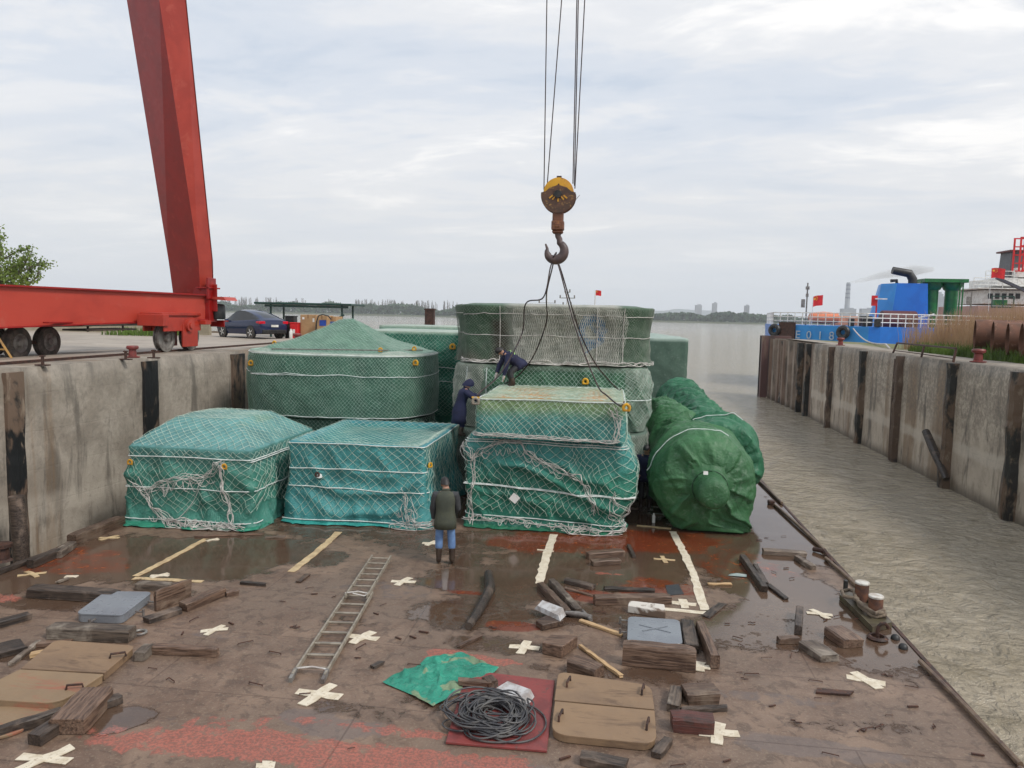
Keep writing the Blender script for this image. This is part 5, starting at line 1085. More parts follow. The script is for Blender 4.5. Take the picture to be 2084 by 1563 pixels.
# scattered rusty staples and scraps of steel
def staple_meshes():
    ms = []
    for k in range(5):
        r = random.Random(k); t = MB(); L = .07 + .05 * r.random()
        if k < 3: t.tube([(-L, 0, .0), (-L, .0, .022), (L, .01, .022), (L, .05 * (k == 1), .004)], .009, 5)
        elif k == 3: t.bar((-L, 0, .012), (L, .01, .012), .03, .02)
        else: t.tube([(-L, 0, .01), (-.02, .02, .012), (0, -.03, .01), (L, .01, .012)], .012, 5)
        o = t.build('steel_scrap', M_RUST); ms.append(o.data); bpy.data.objects.remove(o)
    return ms
SM = staple_meshes(); rr = random.Random(12)
spots = [(1500, 1090), (1530, 1085), (1545, 1100), (1505, 1110), (1560, 1095), (1510, 1070), (1595, 1092), (1520, 1142), (1575, 1165), (1600, 1157), (1612, 1178), (1550, 1246), (1490, 1235), (1530, 1268), (1480, 1270), (1470, 1250), (1510, 1315), (1610, 1335), (1660, 1388), (1700, 1380), (1805, 1376), (1855, 1400), (1858, 1440), (1832, 1410), (1505, 1370), (1530, 1374), (1515, 1382), (1580, 1446), (1572, 1438), (1665, 1422), (1810, 1458), (1665, 1510), (1765, 1485), (1790, 1482), (1755, 1488), (1880, 1520), (1690, 1538), (1990, 1538), (1480, 1550), (1690, 1190), (1705, 1255), (1680, 1262),
    (530, 1268), (550, 1270), (600, 1275), (470, 1270), (395, 1262), (410, 1222), (372, 1290), (310, 1362), (350, 1386), (390, 1412), (640, 1210), (630, 1198), (575, 1225), (700, 1252), (680, 1215), (765, 1250), (780, 1232), (830, 1262), (810, 1300), (840, 1298), (862, 1288), (890, 1250), (735, 1318), (728, 1340), (843, 1355), (783, 1465), (715, 1525), (620, 1415), (600, 1278), (1000, 1225), (1003, 1278), (1180, 1160), (1220, 1248), (1450, 1408), (1500, 1300), (1560, 1340), (1620, 1470), (1740, 1440), (1900, 1480), (1380, 1560), (1150, 1545), (460, 1375), (520, 1395), (560, 1330), (500, 1310), (660, 1320), (900, 1380)]
for i, (px, py) in enumerate([q for k, q in enumerate(spots) if k % 4 != 3]):
    o = bpy.data.objects.new('steel_scrap', SM[rr.randrange(5)]); COL.objects.link(o); g = G(px, py); o.location = (g.x, g.y, .004); o.rotation_euler = (0, 0, rr.uniform(-.6, .6) if rr.random() < .7 else rr.uniform(0, PI)); s = rr.uniform(.5, 1.0); o.scale = (s, s, s)
    tag(o, 'small rusty steel staple or lug scattered on the muddy deck', 'steel scrap', 'rusty steel scraps scattered over the deck')
# ring lugs
for px, py, l in ((285, 1290, 'steel ring lug beside the end of the thick pale beam'),):
    g = G(px, py); t = MB(); t.tube([(math.cos(a) * .09, math.sin(a) * .09, .02) for a in np.linspace(0, 2 * PI, 17)[:-1]], .02, 6, closed=True); o = t.build('ring_lug', M_GSTEEL, None, True); o.location = g + Vector((0, 0, .005)); tag(o, l, 'ring')
t = MB(); t.lathe([(.035, 0), (.04, .02), (.04, .17), (.02, .21), (.02, .24)], (0, 0, 0), 12); o = t.build('plastic_bottle', M_WHITE, None, True); o.location = G(1330, 1064); tag(o, 'white plastic bottle standing on the wet deck near the green shaft', 'bottle')
t = MB(); t.add([(-.18, -.03, .01), (.17, -.07, .012), (.2, .08, .015), (-.1, .1, .01), (0, .02, .05)], [(0, 1, 4), (1, 2, 4), (2, 3, 4), (3, 0, 4), (3, 2, 1, 0)]); o = t.build('plastic_film', pmat('wet_plastic', (.30, .36, .34), (.2, .25, .24), .25, 5)); o.location = G(1500, 1172); tag(o, 'crumpled clear plastic sheet in the puddle left of the dark beams', 'plastic sheet')
o2 = block_quad([(1660, 1408), (1663, 1400), (1738, 1406), (1730, 1413)], .03, M_RUST, 'flat rusty steel channel piece below the flat brown slab', 'steel_channel', 'steel piece', bev=.003)

# ============================================================ GANTRY CRANE
def crane():
    r = thing('gantry_crane', 'red gantry crane leg with its long bottom beam and rail wheels', 'crane', (-13.86, 24, ZQ))
    def rel(p): return p - Vector((-13.86, 24, ZQ))
    # leaning tapered box leg, octagonal fold on the water side
    b0, b1, b2, b3 = P(350, 603, 24.9), P(409, 603, 24.0), P(435, 596, 24.7), P(372, 596, 26.0)
    def sec(pxs, Ys): return [rel(P(x, y, Y)) for (x, y), Y in zip(pxs, Ys)]
    s0 = sec([(353, 603), (408, 603), (434, 600), (376, 600)], [24.5, 23.9, 24.6, 25.4])
    s1 = sec([(343, 530), (404, 530), (432, 530), (372, 530)], [24.2, 23.5, 24.2, 25.1])
    s2 = sec([(258, 0), (324, 0), (378, 0), (318, 0)], [21.9, 21.0, 21.9, 22.9])
    s3 = [a + (a - b) * .85 for a, b in zip(s2, s1)]
    t = MB(); S = [s0, s1, s2, s3]; V = [p for s in S for p in s]; F = []; fm = []
    for i in range(3):
        for k in range(4): F.append((i * 4 + k, i * 4 + (k + 1) % 4, (i + 1) * 4 + (k + 1) % 4, (i + 1) * 4 + k)); fm.append(0 if k != 1 else 1)  # right face gets the paler red: light falling on it put into colour
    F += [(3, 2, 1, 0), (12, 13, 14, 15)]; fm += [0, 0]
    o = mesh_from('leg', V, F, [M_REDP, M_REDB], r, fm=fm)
    t = MB(); 
    for i in range(3): t.tube([S[i][2], S[i + 1][2]], .02, 6)
    t.build('corner_weld', pmat('dark_red', (.12, .008, .006), None, .4), r)
    # bottom (sill) beam running towards the camera
    A, B = P(432, 603, 24.1), P(-60, 580, 17.6); C, D = P(432, 649, 24.1), P(-60, 668, 17.6)
    A, B, C, D = [rel(q) for q in (A, B, C, D)]; wv = Vector((-.8, 0, 0)); bot = .0
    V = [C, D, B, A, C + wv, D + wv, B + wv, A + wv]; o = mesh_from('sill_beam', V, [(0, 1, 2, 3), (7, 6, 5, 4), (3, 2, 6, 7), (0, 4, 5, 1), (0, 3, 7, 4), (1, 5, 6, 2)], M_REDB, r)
    t = MB(); t.bar(A + Vector((-.4, 0, .03)), B + Vector((-.4, 0, .03)), .95, .05); t.bar(C + Vector((-.4, 0, -.02)), D + Vector((-.4, 0, -.02)), .92, .04); t.build('beam_flange', M_REDP, r)
    # end post, brackets
    t = MB(); q = rel(P(432, 600, 24.1)); t.box(q + Vector((-.25, 0, -.35)), (.55, .5, 1.1)); t.box(q + Vector((.02, -.1, .2)), (.08, .5, .7)); t.box(q + Vector((-.15, 0, .22)), (.5, .7, .05)); t.box(q + Vector((.0, -.05, -.1)), (.4, .05, .9)); t.build('corner_post', M_REDP, r, False, .01)
    # bogie: frame hangs under the beam end
    t = MB(); BY = -1.15
    t.box((0, -.15 + BY, 1.02), (.62, 1.9, .08)); t.box((0, -.15 + BY, .78), (.5, 1.1, .42)); t.box((.28, -.15 + BY, .75), (.05, 1.7, .36)); t.box((-.28, -.15 + BY, .75), (.05, 1.7, .36)); t.box((.3, .15 + BY, .45), (.06, .7, .62)); t.box((-.3, .15 + BY, .45), (.06, .7, .62)); t.box((.0, -1.0 + BY, .86), (.72, .25, .3)); t.box((.1, .75 + BY, .8), (.8, .3, .12))
    t.build('bogie_frame', pmat('bogie_red', (.42, .035, .018), (.33, .03, .017), .4, 2), r, False, .012)
    t = MB(); t.cyl((.30, .05 + BY, .72), (.40, .05 + BY, .72), .17, 16); t.cyl((.38, .05 + BY, .72), (.44, .05 + BY, .72), .09, 16); t.build('pivot_hub', M_REDB, r, True)
    for yy in (-.55, .6):
        t = MB(); t.lathe([(.05, -.09), (.34, -.09), (.38, -.07), (.38, -.05), (.33, -.045), (.33, .05), (.38, .055), (.38, .08), (.30, .09), (.28, .05), (.12, .05), (.10, .12), (.02, .12)], (0, yy + BY, .40), 28, 'X'); t.build('rail_wheel', M_GSTEEL, r, True)
    for o in [q for q in r.children if q.name.split('.')[0] in ('bogie_frame', 'pivot_hub', 'rail_wheel')]:
        for v in o.data.vertices: v.co = Vector((v.co.x * 1.2, BY + (v.co.y - BY) * 1.22, v.co.z * 1.18))
    t = MB(); t.box((.0, .9, .98), (1.1, .55, .05)); t.box((.45, .62, .9), (.5, .05, .22)); t.build('buffer_plate', M_REDP, r)
    t = MB(); t.lathe([(.05, -.3), (.22, -.3), (.24, -.25), (.24, .15), (.20, .2), (.1, .22)], (.62, .35, 1.35), 16); t.box((.3, .35, 1.3), (.4, .5, .5)); t.build('drive_motor', M_BLACK, r, True)
    t = MB(); t.add([(.2, .0, 1.80), (1.0, .0, 1.80), (1.1, .0, 1.68), (.2, 0, 1.74), (.2, .8, 1.80), (1.0, .8, 1.80), (1.1, .8, 1.68), (.2, .8, 1.74)], [(0, 3, 2, 1), (4, 5, 6, 7), (0, 1, 5, 4), (1, 2, 6, 5), (2, 3, 7, 6), (3, 0, 4, 7)]); t.build('motor_hood', M_REDB, r)
    t = MB(); t.tube([A.lerp(B, .20).lerp(C.lerp(D, .2), 1.0) + Vector((.05, 0, -.03)), A.lerp(B, .42).lerp(C.lerp(D, .42), 1.0) + Vector((.05, 0, -.02))], .03, 6); t.build('conduit', M_REDP, r, True)
    t = MB(); t.box(A.lerp(B, .70).lerp(C.lerp(D, .7), .93) + Vector((.09, 0, 0)), (.18, 1.1, .04)); t.build('bracket_plate', M_REDP, r)
crane()

# ============================================================ HOOK
def hook():
    Y = 18.5; c = P(1137, 399, Y); s = Y / FOC
    r = thing('crane_hook', 'yellow and rusty crane hook block hanging on steel ropes above the slung crate', 'hook', c)
    M_YR = pmat('yellow_cheek', (.62, .33, .015), (.45, .2, .02), .45, 3)
    t = MB(); t.lathe([(.02, -.11), (.34, -.11), (.36, -.10), (.36, -.085), (.30, -.08), (.30, .08), (.36, .085), (.36, .10), (.34, .11), (.02, .11)], (0, 0, .06), 36, 'Y'); t.build('sheave', pmat('worn_yellow', (.60, .31, .012), (.40, .17, .02), .45, 2.5, c3=(.16, .06, .03)), r, True)
    # lower rusty cheek plates: half disc with greasy guard
    M_GR = pmat('greasy_rust', (.10, .045, .025), (.055, .03, .02), .45, 5, c3=(.30, .17, .05), bump=.4)
    for sg in (-1, 1):
        t = MB(); pts = []
        for a in np.linspace(R(172), R(368), 22): pts.append((.405 * math.cos(a), .405 * math.sin(a)))
        pts += [(.30, .08), (.2, .17), (.0, .23), (-.2, .17), (-.30, .08)]
        V = [(x, sg * .12, z) for x, z in pts] + [(x, sg * .15, z) for x, z in pts]; n = len(pts); F = [tuple(range(n)), tuple(range(2 * n - 1, n - 1, -1))] + [(i, (i + 1) % n, n + (i + 1) % n, n + i) for i in range(n)]
        t.add(V, F); o = t.build('cheek_plate', M_GR, r, False, .008); bm = bmesh.new(); bm.from_mesh(o.data); bmesh.ops.recalc_face_normals(bm, faces=bm.faces); bm.to_mesh(o.data); bm.free()
        t = MB()
        for i, (x, an) in enumerate(((-.17, -50), (-.1, -40), (0, 0), (.1, 40), (.17, 50))): t.box((x, sg * .158, -.10 + abs(x) * .35), (.035, .02, .11), M=Matrix.Rotation(R(-an), 3, 'Y'))
        t.build('rib_pattern', M_YR, o)
    t = MB(); t.lathe([(.02, -.19), (.09, -.19), (.10, -.16), (.10, .16), (.09, .19), (.02, .19)], (-.01, 0, .02), 18, 'Y'); t.build('axle', M_BLACK, r, True)
    t = MB()
    for x, z in ((0, .25), (-.2, .15), (.2, .13)): t.cyl((x, -.135, z), (x, .135, z), .022, 8)
    t.cyl((-.03, 0, .40), (-.03, 0, .47), .03, 8); t.cyl((.03, 0, .40), (.03, 0, .47), .03, 8); t.build('bolt', M_RUST, r, True)
    t = MB(); t.tube([(.40, 0, -.1), (.50, -.02, .02)], .006, 5); t.build('loose_wire', M_RUST, r)
    t = MB(); t.box((0, 0, -.50), (.26, .22, .26)); t.box((0, 0, -.70), (.30, .26, .24)); t.box((0, 0, -.85), (.26, .22, .08), taper=1.0); t.box((0, 0, -.70), (.16, .30, .13)); t.build('swivel', pmat('brown_swivel', (.16, .06, .03), (.10, .04, .025), .5, 5, c3=(.28, .12, .04)), r, False, .03)
    # hook
    cx, cz = -.045, -1.295; pts = [(.01, -.86), (.01, -.95), (.05, -1.02)]; rad = [.085, .07, .07]
    for a in np.linspace(62, -195, 24):
        rr_ = .215 - .012 * (a < -150); pts.append((cx + rr_ * math.cos(R(a)), cz + rr_ * math.sin(R(a)))); f = (62 - a) / 257
        rad.append(.075 + .045 * math.sin(PI * min(1, f * 1.15)) if f < .8 else .095 - (f - .8) * .30)
    pts.append((-.285, -1.13)); rad.append(.02)
    t = MB(); t.tube([(x, 0, z) for x, z in pts], rad, 14); t.build('hook', pmat('hook_steel', (.10, .065, .06), (.06, .04, .04), .45, 4), r, True)
    # hoist ropes, each fall separately, going up to the trolley beyond the picture
    for (tx, bx, by, dy) in ((1113, 1107, 386, -.08), (1143, 1114, 372, .08), (1174, 1166, 374, .08), (1177, 1169, 378, -.02), (1190, 1170, 384, -.08)):
        b = P(bx, by, Y + dy); tp = P(tx, 0, Y + dy); tp = b + (tp - b) * 2.2; t = MB(); t.tube([b - c, tp - c], .0135, 6); t.build('hoist_rope', M_WIRE, r, True)
    return c
HC = hook()
# slings: from the hook to the four corners of the slab
def sling(name, pts, label, rad=.017):
    q = [Vector(p) for p in pts]; out = []
    for i in range(len(q) - 1):
        p0, p1, p2, p3 = q[max(i - 1, 0)], q[i], q[i + 1], q[min(i + 2, len(q) - 1)]
        for k in range(8):
            t = k / 8; out.append(.5 * ((2 * p1) + (p2 - p0) * t + (2 * p0 - 5 * p1 + 4 * p2 - p3) * t * t + (3 * p1 - p0 - 3 * p2 + p3) * t ** 3))
    out.append(q[-1]); t = MB(); t.tube(out, rad, 6); return tag(t.build(name, M_WIRE, None, True), label, 'sling', 'wire slings under the hook')
hk = P(1128, 524, 18.5)
def corner(x, y): return Vector((x, y, SLAB.top(np.array([x]), np.array([y]))[0] + .05))
FL, FR, BLc, BRc = corner(-2.98, 17.22), corner(.32, 17.22), corner(-2.9, 20.7), corner(.28, 20.3)
sling('wire_sling', [hk, P(1120, 545, 18.4), P(1106, 605, 18.3), P(1070, 618, 18.9), P(1062, 680, 19.9), P(1020, 758, 18.3), P(975, 800, 17.35), FL], 'wire sling drooping to the worker and the front left corner of the slab')
sling('wire_sling', [hk, P(1124, 545, 18.6), P(1112, 600, 19.2), P(1112, 655, 20.0), P(1088, 720, 20.6), P(1062, 757, 20.8), P(1040, 775, 20.9), BLc], 'wire sling drooping to the stooping man and the back left corner of the slab')
sling('wire_sling', [hk, P(1138, 545, 18.4), P(1172, 670, 17.9), P(1214, 780, 17.5), P(1235, 805, 17.3), P(1262, 826, 17.15), FR + Vector((0, -.02, 0))], 'wire sling reaching the front right corner of the slab')
sling('wire_sling', [hk, P(1141, 548, 18.6), P(1178, 670, 19.2), P(1212, 740, 19.7), P(1255, 790, 20.2), BRc], 'wire sling reaching the back right corner of the slab')
t = MB(); t.tube([hk + Vector((.08 * math.cos(a) * .6, .1 * math.sin(a), .03 + .09 * math.cos(a))) for a in np.linspace(0, 2 * PI, 17)[:-1]], .016, 6, closed=True); tag(t.build('sling_eye', M_WIRE, None, True), 'wire eye of the slings hung over the bottom of the hook', 'sling', 'wire slings under the hook')
for p, l, m in ((FL + Vector((-.08, -.05, -.12)), 'silver shackle held by the worker at the front left slab corner', M_ALU), (FR + Vector((.05, -.06, -.14)), 'large yellow shackle at the front right corner of the slung slab', M_YEL)):
    r = thing('rope_shackle', l, 'shackle', p); shackle('bow', r, (0, 0, 0), 1.25, 0, m); t = MB(); t.cyl((-.09, -.03, .09), (.09, -.03, .09), .022, 8); t.build('pin', M_YEL if m is M_ALU else M_ALU, r, True)
# ============================================================ PEOPLE
def skin_mesh(name, J, E, mat, parent=None, sub=2, root=0, smooth=True, mats=None):
    """J: list of (x,y,z,rx,ry); E: edges -> one continuous mesh"""
    me = bpy.data.meshes.new(name); me.from_pydata([j[:3] for j in J], E, []); o = bpy.data.objects.new(name, me); COL.objects.link(o)
    md = o.modifiers.new('s', 'SKIN'); md.use_smooth_shade = True; sv = me.skin_vertices[0].data
    for i, j in enumerate(J): sv[i].radius = (j[3], j[4] if len(j) > 4 else j[3]); sv[i].use_root = (i == root)
    s = o.modifiers.new('u', 'SUBSURF'); s.levels = sub; s.render_levels = sub
    dg = bpy.context.evaluated_depsgraph_get(); nm = bpy.data.meshes.new_from_object(o.evaluated_get(dg)); bpy.data.objects.remove(o); nm.materials.clear(); nm.materials.append(mat)
    nm.polygons.foreach_set('use_smooth', np.ones(len(nm.polygons), bool)); o = bpy.data.objects.new(name, nm); COL.objects.link(o)
    if parent: o.parent = parent
    return o
M_SKIN = pmat('skin', (.42, .24, .16), (.36, .19, .13), .5, 8, bump=.03); M_HAIR = pmat('black_hair', (.012, .010, .010), (.02, .016, .015), .45, 20, bump=.5); M_NAVY = pmat('navy_cloth', (.012, .016, .06), (.010, .012, .042), .75, 5, bump=.3)
M_OLIVE = pmat('olive_jacket', (.062, .068, .045), (.045, .052, .038), .75, 4, bump=.35); M_NAVYG = pmat('slate_sleeve', (.042, .045, .048), (.034, .036, .040), .75, 4, bump=.3); M_JEANS = pmat('blue_jeans', (.14, .25, .46), (.10, .18, .36), .8, 6, bump=.25)
M_BOOT = pmat('rubber_boot', (.035, .022, .016), (.06, .042, .03), .35, 6); M_GLOVE = pmat('white_glove', (.55, .53, .50), (.4, .38, .36), .8, 8); M_MASK = pmat('blue_mask', (.25, .50, .62), None, .7); M_PURP = pmat('purple_glove', (.16, .10, .30), None, .7)
def V3(*a): return Vector(a)
def person(label, loc, rz, J, jacket, trousers, footwear, glove=None, hair=True, cap=None, coat=0.0, hood=False, mask=False, vest=False, sleeve=None):
    """J: joint dict of Vectors in person space (facing +Y)"""
    r = thing('person', label, 'person', loc, rz)
    j = J; hd = j['head']; nk = j['neck']; up = (hd - nk).normalized(); fw = j['face'].normalized(); fw = (fw - up * fw.dot(up)).normalized(); sd = fw.cross(up).normalized()
    pts = []; E = []
    def add(p, rx, ry=None, par=None):
        pts.append((p.x, p.y, p.z, rx, ry or rx)); i = len(pts) - 1
        if par is not None: E.append((par, i))
        return i
    pe = add(j['pelvis'], .13, .105); sp = add(j['spine'], .125, .10, pe); ch = add(j['chest'], .15, .11, sp); n0 = add(nk, .058, .058, ch)
    h0 = add(nk.lerp(hd, .45), .062, .07, n0); h1 = add(hd + fw * .01, .078, .092, h0); h2 = add(hd + up * .075, .070, .085, h1)
    add(hd + fw * .098 - up * .005, .013, .016, h1)                              # nose
    add(hd + fw * .075 - up * .06, .03, .022, h0)                                 # chin
    for s in (-1, 1): add(hd + sd * (s * .085) - up * .005, .012, .02, h1)        # ears
    hands = {}
    for s, k in ((-1, 'L'), (1, 'R')):
        sh = add(j['sh' + k], .065, .06, ch); el = add(j['el' + k], .045, .042, sh); wr = add(j['wr' + k], .030, .026, el)
        d = (j['hd' + k] - j['wr' + k]).normalized(); pa = add(j['wr' + k] + d * .05, .036, .020, wr); hands[k] = (j['wr' + k], d)
        lat = d.cross(Vector((0, 1, 0)) if abs(d.y) < .8 else Vector((0, 0, 1))).normalized(); nrm = d.cross(lat).normalized(); base = j['wr' + k] + d * .085
        kn = add(base, .034, .016, pa)
        for q, (o_, L_) in enumerate(((-.030, .068), (-.010, .078), (.010, .074), (.029, .058))):
            f1 = add(base + lat * o_ + d * .025, .0095, None, kn); f2 = add(base + lat * o_ * 1.1 + d * (.025 + L_ * .5) + nrm * .012, .0088, None, f1); add(base + lat * o_ * 1.1 + d * (.02 + L_ * .85) + nrm * .034, .0075, None, f2)
        t1 = add(j['wr' + k] + d * .045 - lat * .042 + nrm * .01, .012, None, pa); add(j['wr' + k] + d * .085 - lat * .06 + nrm * .022, .0095, None, t1)
        hp = add(j['hip' + k], .085, .085, pe); kn2 = add(j['kn' + k], .058, .06, hp); an = add(j['an' + k], .040, .042, kn2); add(j['an' + k] + Vector((0, .06, -.045)), .04, .034, an)
    skin_mesh('body', pts, E, M_SKIN, r, 2, 0)
    # jacket: one lofted shell, sleeves as parts
    shm = (j['shL'] + j['shR']) / 2; sdv0 = (j['shR'] - j['shL']).normalized(); hem = j.get('hem', j['pelvis'] + Vector((0, 0, -.02))); ax = (nk - shm).normalized()
    secs = [(hem + Vector((0, 0, -.03)), .225, .20), (j['pelvis'].lerp(hem, .4), .22, .19), (j['pelvis'].lerp(j['spine'], .5), .19, .15), (j['spine'], .19, .145), (j['spine'].lerp(j['chest'], .6), .205, .15), (j['chest'], .215, .145), (shm + ax * .012, .215, .115), (shm + ax * .05, .165, .095), (nk - ax * .035, .085, .08), (nk + ax * .01, .072, .072)]
    if coat:
        dn = (hem - j['spine']).normalized(); dn = (dn + Vector((0, 0, -1)) * 1.5).normalized(); secs = [(hem + dn * coat, .25, .21), (hem + dn * coat * .5, .225, .185)] + secs
    V = []; n = 26; rr = random.Random(4)
    for i, (c, rx, ry) in enumerate(secs):
        a_ = secs[min(i + 1, len(secs) - 1)][0] - secs[max(i - 1, 0)][0]; a_.normalize(); s_ = (sdv0 - a_ * sdv0.dot(a_)).normalized(); f_ = a_.cross(s_)
        for q in range(n): an = 2 * PI * q / n; ca, sa = math.cos(an), math.sin(an); w_ = 1 + .03 * math.sin(q * 2.3 + i * 1.1) + rr.uniform(-.012, .012); V.append(c + s_ * (rx * w_ * math.copysign(abs(ca) ** .8, ca)) + f_ * (ry * w_ * math.copysign(abs(sa) ** .8, sa)))
    m_ = len(secs); F = [(i * n + q, i * n + (q + 1) % n, (i + 1) * n + (q + 1) % n, (i + 1) * n + q) for i in range(m_ - 1) for q in range(n)] + [tuple(reversed(range(n)))]
    jk = mesh_from('jacket', V, F, jacket, r, True)
    for kk in 'LR':
        s0, e0, w0 = j['sh' + kk], j['el' + kk], j['wr' + kk]; inn = s0.lerp(shm, .35) + ax * .0; t = MB(); fa = e0.lerp(w0, .5); out = (s0 - shm).normalized()
        t.tube([inn, s0 + out * .012, s0.lerp(e0, .3) + out * .01, s0.lerp(e0, .75), e0, fa, e0.lerp(w0, .88), e0.lerp(w0, .95)], [.075, .088, .080, .070, .070, .062, .052, .054], 12); t.build('sleeve', sleeve or jacket, r, True)
    # collar
    t = MB(); t.tube([nk + sd * (math.cos(a) * .075) + fw * (math.sin(a) * .075) - up * .02 for a in np.linspace(0, 2 * PI, 15)[:-1]], .022, 6, closed=True); t.build('collar', jacket, r, True)
    # trousers
    pts.clear(); E.clear(); pe = add(j['pelvis'], .13, .10)
    bt = j.get('boot', .42)
    for kk in 'LR':
        hp = add(j['hip' + kk], .090, .092, pe); kn = add(j['kn' + kk], .082, .085, hp); add(j['kn' + kk].lerp(j['an' + kk], .55), .078, .08, kn)
    skin_mesh('trousers', pts, E, trousers, r, 2, 0)
    for kk in 'LR':
        pts.clear(); E.clear(); a = j['an' + kk]; tp = j['kn' + kk].lerp(a, .30); m_ = tp.lerp(a, .55); t0 = add(tp, .072, .075); t1 = add(m_, .066, .07, t0); t2 = add(a + Vector((0, .0, -.02)), .052, .055, t1); t3 = add(a + Vector((0, .075, -.05)), .048, .036, t2); add(a + Vector((0, .15, -.055)), .045, .03, t3); add(a + Vector((0, -.035, -.05)), .045, .036, t2); skin_mesh('boot', pts, E, footwear, r, 2, 0)
    if glove:
        for kk in 'LR':
            w0, d = hands[kk]; pts.clear(); E.clear(); a = add(w0 - d * .02, .045, .04); b = add(w0 + d * .06, .046, .03, a); add(w0 + d * .12, .042, .026, b)
            lat = d.cross(Vector((0, 1, 0)) if abs(d.y) < .8 else Vector((0, 0, 1))).normalized()
            for o_ in (-.03, -.01, .01, .03): q = add(w0 + d * .15 + lat * o_, .014, None, 2); add(w0 + d * .185 + lat * o_ * 1.1, .012, None, q)
            q = add(w0 + d * .07 - lat * .055, .015, None, 1); add(w0 + d * .10 - lat * .066, .012, None, q); skin_mesh('glove', pts, E, glove, r, 1, 0)
    # head gear
    Mh = Matrix((sd, fw, up)).transposed()
    def cap_mesh(nm, mat, r0, z0, back, bulge=1.0, jit=.004):
        V = []; n = 26; m_ = 10; rr = random.Random(3)
        for a in range(m_ + 1):
            el = PI / 2 * a / m_ ; 
            for b in range(n):
                an = 2 * PI * b / n; low = z0 - back * (1 - math.sin(an)) / 2; zz = math.sin(el); x = r0 * .86 * math.cos(el) ** .8 * math.cos(an) * bulge; y = r0 * math.cos(el) ** .8 * math.sin(an) * bulge; z = low + (.125 - low) * zz
                V.append(hd + Mh @ Vector((x + rr.uniform(-jit, jit), y - .008 + rr.uniform(-jit, jit), z + rr.uniform(-jit, jit))))
        F = [(a * n + b, a * n + (b + 1) % n, (a + 1) * n + (b + 1) % n, (a + 1) * n + b) for a in range(m_) for b in range(n)]
        return mesh_from(nm, V, F, mat, r, True)
    if hair: cap_mesh('hair', M_HAIR, .112, .035, .11)
    if cap: 
        cap_mesh('cap', cap, .118, .03, .06, 1.02, 0); t = MB(); t.prism([(x, y) for x, y in [(.08 * math.cos(a), .09 + .075 * math.sin(a)) for a in np.linspace(0, PI, 9)]], 0, .01); V = [hd + Mh @ Vector(v) + up * .04 for v in t.v]; t2 = MB(); t2.add(V, t.f); t2.build('cap_brim', cap, r)
    if hood: cap_mesh('hood', jacket, .135, .0, .15, 1.05, .002)
    for s in (-1, 1):
        t = MB(); t.lathe([(.001, 0), (.008, .004), (.001, .009)], (0, 0, 0), 8); V = [hd + Mh @ Vector((s * .03 + v[0], .083 + v[1] * .5, .012 + v[2])) for v in t.v]; t2 = MB(); t2.add(V, t.f); t2.build('eye', M_BLACK, r)
    t = MB(); t.box((0, .086, -.045), (.045, .012, .010)); V = [hd + Mh @ Vector(v) for v in t.v]; t2 = MB(); t2.add(V, t.f)
    if mask:
        t = MB(); t.lathe([(.062, 0), (.060, .03), (.045, .055), (.02, .062)], (0, 0, 0), 14, 'Y'); t2 = MB(); t2.add([hd + Mh @ Vector((v[0], .045 + v[1] * 1.05, -.035 + v[2] * .85)) for v in t.v], t.f); t2.build('face_mask', M_MASK, r, True)
    else: t2.build('mouth', pmat('lips', (.28, .10, .08), None, .5), r)
    if vest:
        c0, c1 = j['spine'], j['chest']; ax = (c1 - c0).normalized(); bk = Vector(j['back']).normalized(); t = MB(); sdv = ax.cross(bk).normalized()
        for q in (c0.lerp(c1, .5), c0.lerp(c1, 1.1)): t.tube([q + sdv * (math.cos(a) * .19) + bk * (math.sin(a) * .165) for a in np.linspace(-.2, PI + .2, 12)], .014, 6)
        t.build('reflective_stripe', pmat('reflective', (.45, .75, .25), None, .4), r, True)
    return r
# standing man seen from behind
g = G(905, 1147)
person('man in olive jacket, blue jeans and black boots standing with his back to us', (g.x, g.y, .004), R(10), dict(
    pelvis=V3(0, 0, .95), spine=V3(0, .0, 1.13), chest=V3(0, .01, 1.34), neck=V3(0, .04, 1.50), head=V3(-.02, .10, 1.62), face=V3(-.25, 1, -.35), shL=V3(-.185, .0, 1.40), shR=V3(.185, .0, 1.40), elL=V3(-.25, .03, 1.13), elR=V3(.245, .04, 1.13), wrL=V3(-.235, .10, .90), wrR=V3(.17, .20, .98), hdL=V3(-.23, .13, .8), hdR=V3(.08, .26, .95),
    hipL=V3(-.10, 0, .90), hipR=V3(.10, 0, .90), knL=V3(-.12, .02, .50), knR=V3(.13, .02, .50), anL=V3(-.12, -.01, .085), anR=V3(.15, -.01, .085), hem=V3(0, .0, .77)), M_OLIVE, M_JEANS, M_BOOT, M_GLOVE, True, sleeve=M_NAVYG)
# worker in the navy coat leaning to the slab corner
person('worker in a long navy hooded coat and blue face mask leaning over the slab corner', (-3.98, 20.15, 1.70), R(-78), dict(
    pelvis=V3(0, -.04, .80), spine=V3(0, .0, 1.00), chest=V3(0, .06, 1.19), neck=V3(0, .13, 1.33), head=V3(0, .20, 1.44), face=V3(-.1, 1, -.45), shL=V3(-.17, .08, 1.23), shR=V3(.17, .10, 1.22), elL=V3(-.20, .32, 1.10), elR=V3(.22, .34, 1.06), wrL=V3(-.08, .56, 1.06), wrR=V3(.14, .58, .98), hdL=V3(-.02, .66, 1.04), hdR=V3(.1, .70, .94),
    hipL=V3(-.09, -.04, .76), hipR=V3(.09, -.04, .76), knL=V3(-.10, .04, .42), knR=V3(.10, .04, .42), anL=V3(-.11, -.02, .09), anR=V3(.11, -.02, .09), hem=V3(0, -.06, .66)), M_NAVY, M_NAVY, M_BOOT, M_PURP, False, coat=.30, hood=True, mask=True)
